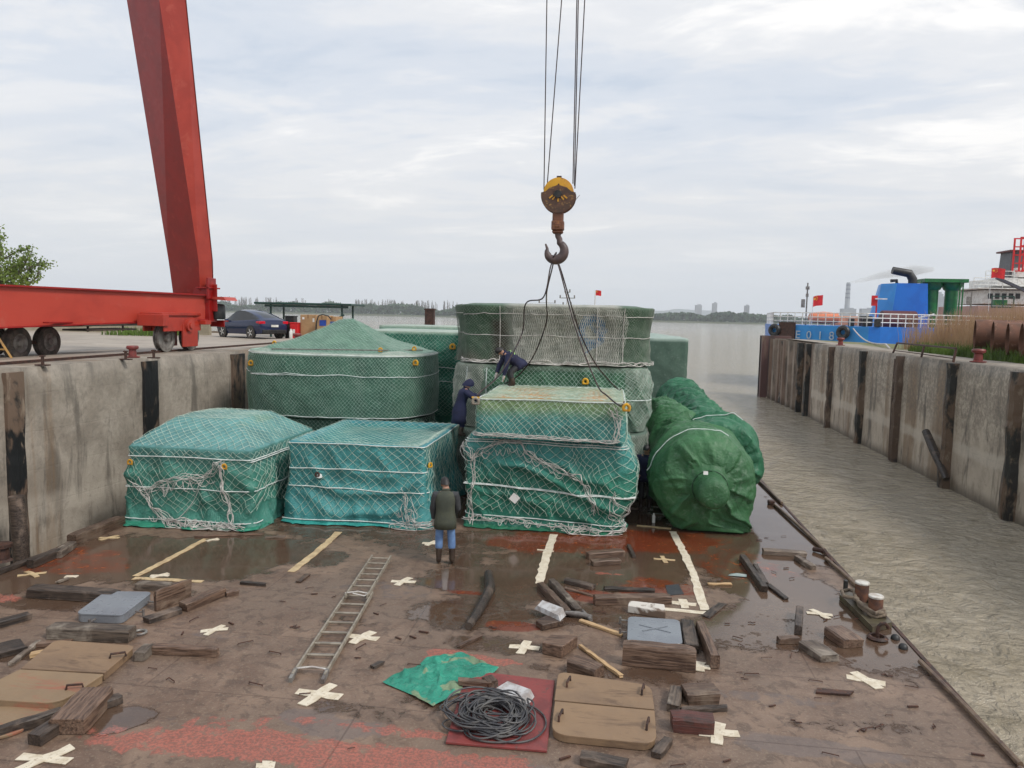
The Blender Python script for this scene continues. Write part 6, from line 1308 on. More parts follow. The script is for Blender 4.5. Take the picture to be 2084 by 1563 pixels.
# stooping man on the slab
person('stooping man in navy jacket with bright stripe on the far edge of the slab', (-2.72, 20.45, 3.07), R(112), dict(
    pelvis=V3(0, -.24, .62), spine=V3(0, -.10, .74), chest=V3(0, .08, .84), neck=V3(0, .20, .92), head=V3(0, .30, .96), face=V3(.1, 1, -.7), shL=V3(-.16, .10, .84), shR=V3(.16, .10, .83), elL=V3(-.20, .16, .56), elR=V3(.20, .24, .58), wrL=V3(-.14, .20, .32), wrR=V3(.10, .34, .36), hdL=V3(-.12, .22, .22), hdR=V3(.06, .38, .27), back=(0, -.6, .8),
    hipL=V3(-.09, -.22, .58), hipR=V3(.09, -.22, .58), knL=V3(-.11, .02, .38), knR=V3(.11, .00, .37), anL=V3(-.11, -.08, .085), anR=V3(.11, -.10, .085), hem=V3(0, -.32, .56)), M_NAVY, M_NAVYG, M_BOOT, M_GLOVE, True, vest=True)
# man half hidden between the crate and the shafts
person('person in dark clothes half hidden between the slung crate and the green shaft', (1.0, 19.9, .004), R(170), dict(
    pelvis=V3(0, 0, .93), spine=V3(0, .0, 1.12), chest=V3(0, .02, 1.33), neck=V3(0, .06, 1.49), head=V3(0, .11, 1.61), face=V3(.2, 1, -.3), shL=V3(-.18, .02, 1.39), shR=V3(.18, .02, 1.39), elL=V3(-.23, .08, 1.12), elR=V3(.23, .08, 1.12), wrL=V3(-.18, .28, 1.0), wrR=V3(.18, .28, 1.0), hdL=V3(-.16, .36, .97), hdR=V3(.16, .36, .97),
    hipL=V3(-.10, 0, .88), hipR=V3(.10, 0, .88), knL=V3(-.11, .03, .49), knR=V3(.11, .03, .49), anL=V3(-.11, -.01, .085), anR=V3(.11, -.01, .085), hem=V3(0, 0, .80)), M_NAVY, M_NAVYG, M_BOOT, None, True)

# ============================================================ LEFT QUAY THINGS
def wheel(parent, c, rad, wd, hubm, axis='X', name='wheel'):
    t = MB(); t.lathe([(rad * .58, -wd / 2), (rad * .9, -wd / 2), (rad, -wd * .32), (rad, wd * .32), (rad * .9, wd / 2), (rad * .58, wd / 2)], c, 28, axis, caps=False); o = t.build(name, M_TYRE, parent, True)
    t = MB(); t.lathe([(.02, -wd * .35), (rad * .22, -wd * .38), (rad * .26, -wd * .1), (rad * .45, wd * .0), (rad * .60, -wd * .42), (rad * .62, -wd * .46), (rad * .62, wd * .46), (rad * .45, wd * .2), (rad * .26, wd * .3), (rad * .2, wd * .55), (.02, wd * .55)], c, 24, axis); t.build('rim', hubm, o, True); return o
def trailer():
    g = G(78, 730, 3.46); r = thing('flatbed_trailer', 'muddy flatbed trailer standing behind the red crane beam', 'trailer', (g.x - .2, g.y + .6, 3.46))
    for i, dy in enumerate((0, -1.15)):
        for s in (0, -1.75): wheel(r, (s, dy, .46), .46, .26, M_GSTEEL)
    t = MB(); t.box((-.85, 1.2, .98), (1.0, 7.5, .2)); t.box((-.85, 3.6, .75), (.9, 2.6, .06)); t.box((-.45, 2.4, .85), (.06, .06, .3)); t.box((-.45, 4.2, .85), (.06, .06, .3)); t.box((-.85, -1.0, 1.0), (2.2, 6, .1)); t.build('chassis', pmat('muddy_chassis', (.08, .055, .04), (.04, .03, .025), .7, 4), r, False, .01)
    t = MB(); t.box((.06, -.55, .95), (.3, 2.4, .03)); t.build('mudguard', M_BLACK, r)
    for s in (-.0, -1.7): t = MB(); t.cyl((s, -1.15, .46), (s - .02, 0, .46), .06, 8); t.build('spring_beam', M_RUST, r)
trailer()
def aframe_ladder():
    a, b = P(-30, 655, 17.2), P(24, 738, 17.6); r = thing('step_ladder', 'yellowed wooden ladder leaning at the left picture edge in front of the trailer wheels', 'ladder', (b.x, b.y, ZQ + .03))
    a -= b; z = Vector((0, 0, 0)); off = Vector((-.45, -.05, .0)); M_ = pmat('old_yellow_wood', (.42, .24, .07), (.28, .17, .07), .6, 5)
    for o_ in (z, off): t = MB(); t.bar(o_, a + o_, .06, .05); t.build('rail', M_, r)
    for i in range(1, 5): p = z.lerp(a, i / 4.6); t = MB(); t.bar(p, p + off, .05, .04); t.build('rung', M_, r)
aframe_ladder()
def car():
    rear, front = P(562, 684, 37.6), P(468, 683, 39.2); r = thing('parked_car', 'dark blue coupe style car parked on the left quay beside the red crane', 'car', (0, 0, 0))
    g = G(538, 690, 3.46); yaw = PI - R(31); d = Vector((math.cos(yaw), math.sin(yaw), 0)); r.location = g + d * 1.35 + Vector((d.y, -d.x, 0)) * .78; r.location.z = 3.45; r.rotation_euler = (0, 0, yaw); r.scale = (.96, .96, .96); r.location += Vector((-.62, -.1, 0))
    M_CAR = pmat('car_paint', (.018, .028, .075), (.018, .026, .068), .10, 1, bump=0, rvar=.02); M_GL = pmat('car_glass', (.004, .005, .006), None, .08, 1, bump=0, rvar=.0)
    # stations along the length x: (x, zlow, zbelt, ztop, half width belt, half width roof)
    st = [(-2.30, .45, .80, .82, .70, .66), (-2.22, .33, 1.02, 1.06, .86, .74), (-1.95, .28, 1.07, 1.17, .91, .72), (-1.5, .27, 1.06, 1.33, .93, .66), (-1.0, .25, 1.03, 1.48, .94, .62), (-.4, .25, 1.0, 1.59, .94, .61), (.1, .25, .98, 1.61, .94, .62), (.5, .25, .97, 1.53, .94, .63), (.95, .25, .97, 1.26, .93, .70), (1.25, .25, .96, 1.03, .92, .78), (1.8, .26, .90, .95, .90, .76), (2.15, .30, .78, .82, .84, .70), (2.33, .40, .66, .68, .70, .60)]
    V = []; n = 11
    for (x, zl, zb, zt, hw, hr) in st:
        sec = [(-hw * .92, zl), (-hw, zl + .25), (-hw, zb - .08), (-hw * .96, zb), (-hr, zt - .05), (-hr * .55, zt), (hr * .55, zt), (hr, zt - .05), (hw * .96, zb), (hw, zb - .08), (hw, zl + .25), (hw * .92, zl)]
        V += [(x, y, z) for y, z in sec]
    n = 12; F = []; fm = []
    for i in range(len(st) - 1):
        for k in range(n):
            F.append((i * n + k, i * n + (k + 1) % n, (i + 1) * n + (k + 1) % n, (i + 1) * n + k)); mid = st[i][3] - st[i][2] > .09 and st[i + 1][3] - st[i + 1][2] > .05
            fm.append(1 if (k in (3, 7) and 2 <= i <= 8) or (k in (4, 5, 6) and i in (7, 8)) or (k in (5,) and i in (2, 3)) else 0)
    F += [tuple(reversed(range(n))), tuple(range((len(st) - 1) * n, len(st) * n))]; fm += [0, 0]
    o = mesh_from('body', V, F, [M_CAR, M_GL], r, fm=fm); bm = bmesh.new(); bm.from_mesh(o.data); bmesh.ops.recalc_face_normals(bm, faces=bm.faces); bm.to_mesh(o.data); bm.free(); smooth_by_angle(o, 28)
    for x in (-1.4, 1.4):
        for s in (-1, 1):
            t = MB(); t.lathe([(.02, -.02), (.40, -.02), (.40, .02), (.02, .02)], (x, s * .925, .36), 24, 'Y'); t.build('wheel_arch', M_BLACK, r)
            w_ = wheel(r, (x, s * .86, .345), .345, .2, M_ALU, 'Y')
            t = MB()
            for q in range(5): a = 2 * PI * q / 5; t.bar((x + .05 * math.cos(a), s * .965, .345 + .05 * math.sin(a)), (x + .21 * math.cos(a), s * .965, .345 + .21 * math.sin(a)), .05, .02, up=(0, 1, 0))
            t.build('spokes', M_WHITE, w_)
    M_TAIL = pmat('tail_lamp', (.62, .01, .03), None, .2, bump=0)
    for s in (-1, 1): t = MB(); t.box((-2.2, s * .74, .92), (.16, .36, .15)); t.box((-2.05, s * .885, .93), (.3, .06, .12)); t.build('tail_lamp', M_TAIL, r, False, .02)
    t = MB(); t.box((-2.32, 0, .74), (.03, .45, .12)); t.build('number_plate', M_WHITE, r)
    t = MB(); t.box((-2.26, 0, .42), (.14, 1.5, .22)); t.build('rear_bumper', M_BLACK, r, False, .03)
    for s in (-1, 1): t = MB(); t.box((.85, s * 1.0, 1.0), (.16, .18, .12)); t.build('wing_mirror', M_CAR, r, False, .02)
car()
def shed():
    a, b = P(542, 618, 43), P(716, 621, 41.5); r = thing('canopy_shed', 'low flat dark green canopy on thin posts behind the parked car', 'canopy', (0, 0, 0)); zt = a.z
    t = MB(); c = (a + b) / 2; t.box((c.x, 42.6, zt + .02), (b.x - a.x, 2.4, .12)); t.box((c.x + .2, 41.5, zt - .12), (b.x - a.x - .8, .06, .12)); t.build('roof', M_DKGREEN, r, False, .02)
    for px in (556, 561, 700, 705):
        x = P(px, 640, 42).x; t = MB(); t.box((x, 41.7 + (px % 2) * 1.4, (zt + 3.4) / 2), (.09, .09, zt - 3.4)); t.build('post', M_DKGREEN, r)
    t = MB(); t.tube([P(700, 641, 41), P(690, 646, 41), P(676, 665, 41)], .06, 6); t.build('brace', M_DKGREEN, r)
shed()
M_CARD = pmat('cardboard', (.42, .26, .13), (.36, .22, .11), .8, 2); M_TAPB = pmat('blue_label', (.02, .07, .40), None, .5)
def carton(px0, px1, py0, py1, Y, label, labs):
    a, b = P(px0, py0, Y), P(px1, py1, Y); c = (a + b) / 2; wx = b.x - a.x; h_ = a.z - 3.47; r = thing('carton', label, 'cardboard box', (c.x, Y + .5, 3.47), 0, 'tall cardboard boxes on the quay'); t = MB(); t.box((0, 0, h_ / 2), (wx, 1.0, h_)); t.build('box', M_CARD, r, False, .02)
    t = MB(); t.box((0, -.5, h_ - .1), (.07, .012, .2)); t.box((0, 0, h_ + .003), (.07, 1.0, .006)); t.build('sealing_tape', pmat('brown_tape', (.30, .17, .08), None, .3), r)
    for (lx_, lz, lw, lh, mm) in labs: t = MB(); t.box((lx_ * wx, -.506, lz * h_), (lw, .012, lh)); t.build('label', mm, r)
carton(611, 643, 640, 686, 39.5, 'plain tall cardboard box right of the red bin', [(-.3, .85, .12, .12, M_WHITE), (.35, .78, .1, .2, M_WHITE)])
carton(645, 665, 642, 684, 38.8, 'tall cardboard box with a bright blue label in the middle of the row', [(.1, .7, .36, .3, M_TAPB)])
carton(667, 684, 644, 684, 39.3, 'narrow cardboard box with a blue sheet at the right end of the row', [(.05, .62, .34, .42, pmat('blue_sheet', (.05, .14, .38), None, .5))])
t = MB(); t.tube([P(642, 684, 38.5), P(644, 655, 38.5), P(648, 643, 38.5), P(656, 640, 38.6), P(668, 643, 38.7), P(674, 650, 38.7)], .035, 6); tag(t.build('black_hose', M_BLACK, None, True), 'black hose looped over the cardboard boxes', 'hose')
g = P(602, 684, 39.5); t = MB(); t.box((0, 0, .42), (.42, .5, .84), taper=1.12); r = thing('waste_bin', 'small red bin with a white mark between the car and the cardboard boxes', 'bin', (g.x, 39.5, 3.46)); t.build('body', M_FLAG, r, False, .03)
t = MB(); t.box((0, 0, .87), (.5, .58, .06)); t.build('lid', M_FLAG, r, False, .01); t = MB(); t.box((0, -.275, .42), (.14, .012, .22)); t.build('mark', M_WHITE, r)
g = P(592, 672, 38.6); t = MB(); t.lathe([(.06, 0), (.09, .05), (.09, .4), (.04, .5), (.04, .56)], (0, 0, 0), 12); o = t.build('white_canister', M_WHITE, None, True); o.location = (g.x, 38.6, 3.47); tag(o, 'white canister standing between the car rear and the red bin', 'canister')
g = P(586, 660, 40); t = MB(); t.box((0, 0, .6), (.5, .5, 1.2)); t.box((0, 0, 1.23), (.56, .56, .06)); o = t.build('dark_cabinet', M_BLACK, None, False, .02); o.location = (g.x + .1, 40.2, 3.45); tag(o, 'dark cabinet standing directly behind the car tail', 'cabinet')
g = P(594, 687, 38); t = MB(); t.lathe([(.9, 0), (.7, .12), (.3, .2), (.02, .22)], (0, 0, 0), 14); o = t.build('green_sheet', M_TARP if False else pmat('green_sheet', (.05, .16, .10), (.04, .12, .08), .7, 3), None, True); o.location = (g.x + .9, 38, 3.45); tag(o, 'low heap of green sheeting in front of the cardboard boxes', 'sheeting')
# low parapet, weeds and tree at the left
g0, g1 = P(225, 668, 41), P(352, 668, 41); t = MB(); t.box(((g0.x + g1.x) / 2 - 5, 41.5, 3.95), (g1.x - g0.x + 14, .3, 1.15)); tag(t.build('parapet', pmat('pale_parapet', (.36, .32, .24), (.28, .24, .17), .8, 1.2, c3=(.2, .18, .1)), None), 'low pale parapet wall behind the red crane beam', 'wall')

def blades(name, n, area, h, mat, label=None, kind=None, seed=1, wd=.02, lean=.35, parent=None, zf=None, sub=3):
    r = np.random.RandomState(seed); X, Y = area(r, n); Z = zf(X, Y) if zf else np.full(n, 3.5); H_ = h[0] + (h[1] - h[0]) * r.rand(n) ** 1.2; a = r.rand(n) * 2 * PI; ln = lean * r.rand(n) * H_; wdv = wd * (.6 + .8 * r.rand(n))
    V = []; Q = []; dx, dy = np.cos(a), np.sin(a); b = r.rand(n) * 2 * PI; sx, sy = np.cos(b), np.sin(b)
    ts = np.linspace(0, 1, sub + 1); 
    for t in ts:
        w_ = wdv * (1 - .85 * t); cx = X + dx * ln * t ** 1.8; cy = Y + dy * ln * t ** 1.8; cz = Z + H_ * t * (1 - .12 * t * lean)
        V.append(np.stack([cx - sx * w_, cy - sy * w_, cz], -1)); V.append(np.stack([cx + sx * w_, cy + sy * w_, cz], -1))
    V = np.stack(V, 1); m_ = V.shape[1]; base = (np.arange(n) * m_)[:, None, None]; q = np.array([[2 * k, 2 * k + 1, 2 * k + 3, 2 * k + 2] for k in range(sub)])[None]; o = np_mesh(name, V.reshape(-1, 3), (base + q).reshape(-1, 4), mat, parent, False)
    if label: tag(o, label, kind and 'plants')
    if kind: o['kind'] = kind
    return o
def leaf_mat(name, c1, c2, sc=.7, tr=.3):
    m, nt, b = nmat(name); k = mk(nt); v = k.N('ShaderNodeNewGeometry').outputs['Position']; c = k.mix(k.ramp(k.noise(v, sc, 5, .6), .38, .62), c1, c2); k.L(c, b.inputs['Base Color']); b.inputs['Roughness'].default_value = .6
    t = k.N('ShaderNodeBsdfTranslucent'); k.L(c, t.inputs[0]); mx = k.N('ShaderNodeMixShader'); mx.inputs[0].default_value = tr; k.L(b.outputs[0], mx.inputs[1]); k.L(t.outputs[0], mx.inputs[2]); k.L(mx.outputs[0], nt.nodes['Material Output'].inputs[0]); return m
M_LEAF = leaf_mat('leaf_green', (.22, .30, .05), (.11, .17, .03)); M_WEED = leaf_mat('weed_green', (.12, .20, .03), (.07, .12, .02)); M_REED = leaf_mat('reed_straw', (.46, .31, .18), (.34, .21, .12), .5); M_BARK = pmat('bark', (.12, .10, .08), (.08, .065, .05), .9, 4)
blades('weeds', 700, lambda r, n: (-26.8 + 3.4 * r.rand(n), 37 + 3 * r.rand(n)), (.1, .5), M_WEED, 'green weeds growing below the pale parapet', 'stuff', 2, .035)
def rand_dir(r): v = Vector((r.gauss(0, 1), r.gauss(0, 1), r.gauss(0, 1))); return v.normalized()
def tree_left():
    rr = random.Random(5); base = Vector((-26.3, 30, 3.4)); r = thing('tree', 'green leafy tree at the left picture edge rising behind the crane beam', 'tree', base)
    t = MB(); tips = []
    def grow(p, d, L, rad, lev):
        pts = [p]; rs = [rad]
        for i in range(5):
            d = (d + rand_dir(rr) * .16 + Vector((0, 0, .05))).normalized(); p = p + d * L / 5; pts.append(p); rs.append(rad * (1 - .13 * (i + 1)))
        t.tube(pts, rs, 6 if lev else 9)
        if lev >= 3: tips.extend(pts[1:]); return
        for i in range(4 if lev else 8):
            q = pts[rr.randint(2, 5)]; nd = (d + rand_dir(rr) * .85 + Vector((.25, 0, 0))).normalized(); grow(q, nd, L * .62, rad * .5, lev + 1)
        if lev >= 2: tips.extend(pts[2:])
    grow(Vector((0, 0, 0)), Vector((.15, 0, 1)), 2.35, .16, 0); t.build('trunk', M_BARK, r, True)
    V = []; F = []
    for p in tips:
        for _ in range(5):
            c = p + rand_dir(rr) * rr.uniform(.02, .28); a = rand_dir(rr); b = a.orthogonal().normalized(); s = rr.uniform(.05, .085); i = len(V); V += [c - a * s, c + b * s * .5, c + a * s, c - b * s * .5]; F.append((i, i + 1, i + 2, i + 3))
    mesh_from('crown', V, F, M_LEAF, r); return len(tips)
tree_left()
# pile standing in the river behind the cargo
t = MB(); a, b = P(866, 645, 60), P(884, 645, 60); t.box(((a.x + b.x) / 2, 60, 1.9), (b.x - a.x, .5, 7.0)); t.box(((a.x + b.x) / 2, 60, 5.32), (b.x - a.x + .1, .6, .1)); tag(t.build('mooring_pile', M_RUST), 'square dark rusty mooring pile standing in the river behind the cargo', 'pile')
# masts and flag behind the tall stack (on the wheelhouse)
def flag(name, label, pole0, pole1, w_, h_, rz=0.0, stars=True, ctr=None, tilt=0.0, sc=1.0):
    r = thing(name, label, 'flag', pole0); t = MB(); p1 = Vector(pole1) - Vector(pole0); t.cyl((0, 0, 0), p1, .03 * sc, 8); t.build('pole', M_WHITE, r, True)
    n, m_ = 26, 12; X = np.linspace(0, 1, n); Zz = np.linspace(0, 1, m_); XX, ZZ = np.meshgrid(X, Zz); Y = .10 * w_ * np.sin(XX * 7 + ZZ * 1.5) * XX; V = np.stack([XX * w_, Y, -ZZ * h_ - XX * tilt + .04 * w_ * np.sin(XX * 5)], -1).reshape(-1, 3); M = Matrix.Rotation(rz, 3, 'Z'); V = V @ np.array(M).T + np.array(p1)
    o = np_mesh('cloth', V, gridq(n, m_), M_FLAG, r, True)
    if stars:
        My = pmat('flag_yellow', (.85, .55, .03), None, .5); t = MB()
        def at(u, v): x = u * w_; y = .10 * w_ * math.sin(u * 7 + v * 1.5) * u; return M @ Vector((x, y, -v * h_ - u * tilt + .04 * w_ * math.sin(u * 5))) + p1
        for (u, v, s) in ((.17, .27, .12), (.33, .10, .045), (.40, .20, .045), (.40, .34, .045), (.33, .44, .045)):
            for side in (-1, 1):
                V = []
                for k in range(10):
                    a = PI / 2 + 2 * PI * k / 10; q = s * h_ * 1.25 * (1 if k % 2 == 0 else .42); V.append(at(u + q * math.cos(a) / w_, v - q * math.sin(a) / h_) + M @ Vector((0, side * .02, 0)))
                t.add(V, [tuple(range(10))])
        t.build('stars', My, r)
    return r
p = P(1212, 600, 50); flag('flag', 'small red flag just above the top of the tall grey stack', (p.x, 48.5, 4.7), (p.x + .02, 48.5, P(1212, 591, 48.5).z), P(1224, 591, 48.5).x - P(1212, 591, 48.5).x, .33)
def mast(px, top, Y, label, arms, zb, wd=.06):
    p = P(px, top, Y); r = thing('signal_mast', label, 'mast', (p.x, Y, zb)); H_ = p.z - zb; t = MB(); t.cyl((0, 0, 0), (0, 0, H_), wd, 8, wd * .5); t.build('pole', M_WHITE, r, True); t = MB()
    for f, a in arms: t.cyl((-a, 0, H_ * f), (a, 0, H_ * f), wd * .4, 6); t.box((a, 0, H_ * f + .08), (.08, .08, .2)); t.box((-a, 0, H_ * f + .08), (.08, .08, .2))
    t.build('crossarm', M_GSTEEL, r)
mast(1155, 588, 48.5, 'thin white signal mast with lamps rising behind the tall stack, near the slings', ((.72, .45), (.5, .25), (.9, .15)), 4.7)
mast(1114, 592, 48.5, 'thin aerial mast with one crossarm left of the white signal mast', ((.6, .5),), 4.7, .035)

# ============================================================ RIGHT QUAY THINGS
zb = lambda X, Y: ZQ + .0 + sst(15.6, 18.5, X) * .55 * sst(46, 38, Y)
blades('reeds', 17000, lambda r, n: (16.2 + 9 * r.rand(n) ** .8 + .0, 34 + 12 * r.rand(n)), (.8, 2.2), M_REED, 'dense dry straw coloured reeds on the right quay', 'stuff', 5, .014, .32, None, zb, 3)
blades('reeds_far', 9000, lambda r, n: (24 + 14 * r.rand(n), 37 + 8 * r.rand(n)), (1.2, 2.4), M_REED, 'lower dry reeds growing around the rusty pipes', 'stuff', 8, .016, .4, None, zb, 3)
blades('green_weeds', 14000, lambda r, n: (15.3 + 6 * r.rand(n) ** 1.4, 25 + 17 * r.rand(n)), (.12, .6), M_WEED, 'bright green weeds along the right quay edge', 'stuff', 6, .022, .6, None, zb, 2)
blades('green_tall_weeds', 4500, lambda r, n: (16.0 + 5.5 * r.rand(n), 28 + 9 * r.rand(n)), (.25, .8), M_WEED, 'taller green weeds in front of the reeds', 'stuff', 9, .03, .5, None, zb, 3)
M_PIPER = pmat('pipe_rust', (.17, .075, .045), (.11, .055, .035), .75, 1.6, c3=(.26, .14, .09))
for (px, py, Y, rad, L_, l) in ((1984, 676, 36, .64, 7, 'leftmost large rusty steel pipe lying in the reeds'), (2020, 682, 34.3, .66, 7, 'second large rusty pipe from the left, with a dark open end'), (2050, 688, 32.8, .64, 6, 'third large rusty pipe at the right picture edge'), (2078, 697, 31.2, .64, 6, 'rightmost rusty pipe cut by the picture edge')):
    c = P(px, py, Y); r = thing('steel_pipe', l, 'pipe', (c.x, Y, 0), R(-109), 'large rusty pipes on the right quay'); z = max(c.z - .08, 4.05 + rad * .7); t = MB(); n = 28; V = []
    t.lathe([(rad, -.0), (rad, L_)], (0, 0, z), n, 'Y', caps=False); t.lathe([(rad - .03, L_), (rad - .03, 0)], (0, 0, z), n, 'Y', caps=False); t.lathe([(rad - .03, 0), (rad, 0)], (0, 0, z), n, 'Y', caps=False); t.build('shell', M_PIPER, r, True)
    t = MB(); t.lathe([(rad - .03, .9), (.02, .95)], (0, 0, z), n, 'Y', caps=False); t.build('bore_shade_disc', M_BLACK, r)  # black disc stands in for the darkness inside the open pipe
# ---- blue workboat
def railing(parent, pts, h_, mat, n, rad=.035, rails=3, name='railing'):
    t = MB()
    for q in range(rails): z = h_ * (q + 1) / rails; t.tube([Vector(p) + Vector((0, 0, z)) for p in pts], rad, 5)
    for i in range(len(pts) - 1):
        a, b = Vector(pts[i]), Vector(pts[i + 1]); m_ = max(1, int((b - a).length / n))
        for k in range(m_ + 1): p = a.lerp(b, k / m_); t.cyl(p, p + Vector((0, 0, h_)), rad, 5)
    return t.build(name, mat, parent, True)
def blue_ship():
    Y = 76; s = lambda px, py, yy=Y: P(px, py, yy)
    b0 = s(1572, 660); c = s(1768, 668, 70); st = s(1900, 665, 74); r = thing('work_boat', 'bright blue work boat with white railing moored behind the right quay', 'boat', (b0.x, Y, ZW)); o3 = Vector((b0.x, Y, ZW)); zt = b0.z - ZW
    # plan outline: flat transom facing us from (b0) to corner c, then side going right/back
    A = Vector((0, 0)); B = (c - o3).xy; C = Vector((B.x + 26, B.y + 9)); D = Vector((2.0, 14)); pl = [A, B, B + Vector((1.0, .1)), C, D]; n = len(pl); zs = [-.8, zt * .45, zt]; V = []
    for z, k in zip(zs, (.96, .985, 1.0)):
        cc = sum(pl, Vector((0, 0))) / n
        for p in pl: q = cc + (p - cc) * k; V.append((q.x, q.y, z + (.25 if 0 else 0)))
    F = [(i * n + k, i * n + (k + 1) % n, (i + 1) * n + (k + 1) % n, (i + 1) * n + k) for i in range(2) for k in range(n)] + [tuple(reversed(range(n))), tuple(range(2 * n, 3 * n))]
    hull = mesh_from('hull', V, F, [M_BLUEL, M_BLUEP], r, fm=[0 if (k == 0) else 1 for i in range(2) for k in range(n)] + [1, 1])
    d = (B - A).normalized(); nn = Vector((d.y, -d.x)); ang = math.atan2(d.y, d.x)
    t = MB(); Lb = (B - A).length; q = A + d * Lb / 2 + nn * .06; t.box((q.x, q.y, zt * .12), (Lb, .2, .3), rz=ang); t.build('rubbing_strake', M_BLUEP, r)
    # hull characters
    cu = bpy.data.curves.new('txt', 'FONT'); cu.body = 'E 0 1 8'; cu.size = 1.05; cu.extrude = .02; cu.space_character = 1.25; to = bpy.data.objects.new('txt', cu); COL.objects.link(to); dg = bpy.context.evaluated_depsgraph_get(); me = bpy.data.meshes.new_from_object(to.evaluated_get(dg)); bpy.data.objects.remove(to)
    me.materials.clear(); me.materials.append(pmat('faded_lettering', (.42, .52, .60), None, .6)); to = bpy.data.objects.new('hull_lettering', me); COL.objects.link(to); to.parent = r; q = A + d * (Lb * .265) + nn * .10; to.location = (q.x, q.y, zt - 1.25); to.rotation_euler = (PI / 2, 0, ang)
    # dark gate panel and tyre fenders
    q = A + d * (Lb * .175) + nn * .12; t = MB(); t.box((q.x, q.y, zt - .75), (1.6, .2, 2.0), rz=ang); t.build('boarding_panel', M_RUST, r)
    for f in (.045, .77): q = A + d * (Lb * f) + nn * .3; t = MB(); t.tube([Vector((q.x, q.y, zt - .55)) + Vector((d.x, d.y, 0)) * (.42 * math.cos(a)) + Vector((0, 0, .42 * math.sin(a))) for a in np.linspace(0, 2 * PI, 15)[:-1]], .22, 8, closed=True); t.build('tyre_fender', M_BLACK, r, True)
    for f in (.80, .93, 1.05): q = A + d * (Lb * f); t = MB(); t.box((q.x - nn.x * .6, q.y - nn.y * .6, zt + .35), (.45, .45, .7)); t.build('deck_bollard', M_BLACK, r, False, .05)
    railing(r, [(A.x + .1, A.y + .3, zt), (B.x - .1, B.y + .3, zt), (B.x + 24, B.y + 8.6, zt)], 1.15, M_WHITE, .75, .045)
    railing(r, [(A.x + .1, A.y + .3, zt), (A.x + 1.8, A.y + 12, zt)], 1.15, M_WHITE, 1.2, .045)
    t = MB(); q = s(1676, 655, 79) - o3; t.lathe([(.1, -1.5), (.5, -1.3), (.6, 0), (.5, 1.3), (.1, 1.5)], (q.x, q.y, zt + .75), 12, 'X'); t.build('life_raft', pmat('orange_raft', (.75, .22, .10), (.6, .2, .1), .5), r, True)
    q = s(1700, 655, 80) - o3; t = MB(); t.box((q.x + 1, q.y, zt + .5), (2.5, 1.2, .9)); t.build('deck_locker', pmat('faded_orange', (.65, .30, .18), None, .6), r, False, .05)
    q = s(1640, 650, 78) - o3; t = MB(); t.cyl((q.x, q.y, zt), (q.x, q.y, zt + 4.1), .07, 8); t.box((q.x - .35, q.y, zt + 2.1), (.3, .3, .8)); t.box((q.x, q.y, zt + 3.6), (.3, .3, .3)); t.box((q.x, q.y, zt + 2.9), (.22, .22, .3)); t.build('light_mast', M_GSTEEL, r)
    # funnel casing
    x0 = s(1790, 600, 80).x - o3.x; x1 = s(1880, 600, 80).x - o3.x - .0; zt2 = s(1830, 577, 80).z - ZW; V = []
    for z, a, b2 in ((zt, x0, x1 + .3), (zt2, x0 + 1.0, x1)): V += [(a, 4.5, z), (b2, 3.2, z), (b2, 8, z), (a + .3, 8.5, z)]
    V[0] = (x0 + .9, 3.2, zt); V[4] = (x0 + 1.3, 3.2, zt2); V += [(x0, 5.0, zt), (x0 + .5, 5.2, zt2)]
    mesh_from('funnel_casing', V, [(0, 1, 5, 4), (1, 2, 6, 5), (2, 3, 7, 6), (3, 8, 9, 7), (8, 0, 4, 9), (4, 5, 6, 7, 9)], [M_BLUEP, M_BLUEL], r, fm=[0, 0, 0, 1, 1, 0])
    t = MB(); t.tube([(x0 + 3.4, 5, zt2 - .2), (x0 + 3.35, 5, zt2 + .5), (x0 + 3.0, 5, zt2 + 1.05), (x0 + 2.2, 5, zt2 + 1.2), (x0 + 1.4, 5, zt2 + 1.35)], [.42, .42, .42, .38, .36], 12); t.tube([(x0 + 1.9, 5, zt2 - .1), (x0 + 1.85, 5, zt2 + .35), (x0 + 1.3, 5, zt2 + .3)], .17, 8); t.build('exhaust_pipe', M_BLACK, r, True)
    q = s(1784, 612, 79) - o3; t = MB(); t.box((q.x - .2, q.y, q.z), (.55, .1, 1.0)); t.box((q.x + .05, q.y + .1, q.z - 1.9), (.12, .12, 4.2)); t.build('red_sign', M_FLAG, r)
    t = MB(); t.box((x0 - .2, 3.0, zt + 2.7), (1.1, .4, .12)); t.tube([(x0 + 3.2, 2.6, zt + .9), (x0 + 4.6, 2.4, zt + 1.3)], .1, 6); t.build('searchlight', M_WHITE, r)
    q = s(1770, 660, 78) - o3
    for dx in (.6, 3.4): t = MB(); t.box((q.x + dx - 1, q.y, zt + .5), (1.1, .8, 1.0)); t.build('winch', M_DKGREEN if dx > 2 else M_BLACK, r, False, .08)
    q = s(1800, 655, 77) - o3; t = MB(); t.lathe([(.1, -1.6), (.95, -1.5), (.95, 1.5), (.1, 1.6)], (q.x + 1.2, q.y, zt + .6), 16, 'X'); t.build('cable_drum', pmat('dark_red_drum', (.10, .02, .02), None, .5), r, True)
    # green silos on the boat
    zc = s(1900, 573, 82).z - ZW
    for px in (1896, 1936):
        q = s(px, 600, 82) - o3; t = MB(); t.lathe([(.5, 0), (.6, 1), (.6, zc - zt - .9), (.75, zc - zt - .8), (.95, zc - zt - .4), (.95, zc - zt)], (q.x, q.y, zt), 20); t.build('green_tank', M_GREENP, r, True)
    a_, b_ = s(1872, 573, 82) - o3, s(1960, 573, 82) - o3; t = MB(); t.box(((a_.x + b_.x) / 2, a_.y, zc + .05), (b_.x - a_.x, 2.6, .35)); t.build('tank_platform', M_GREENP, r)
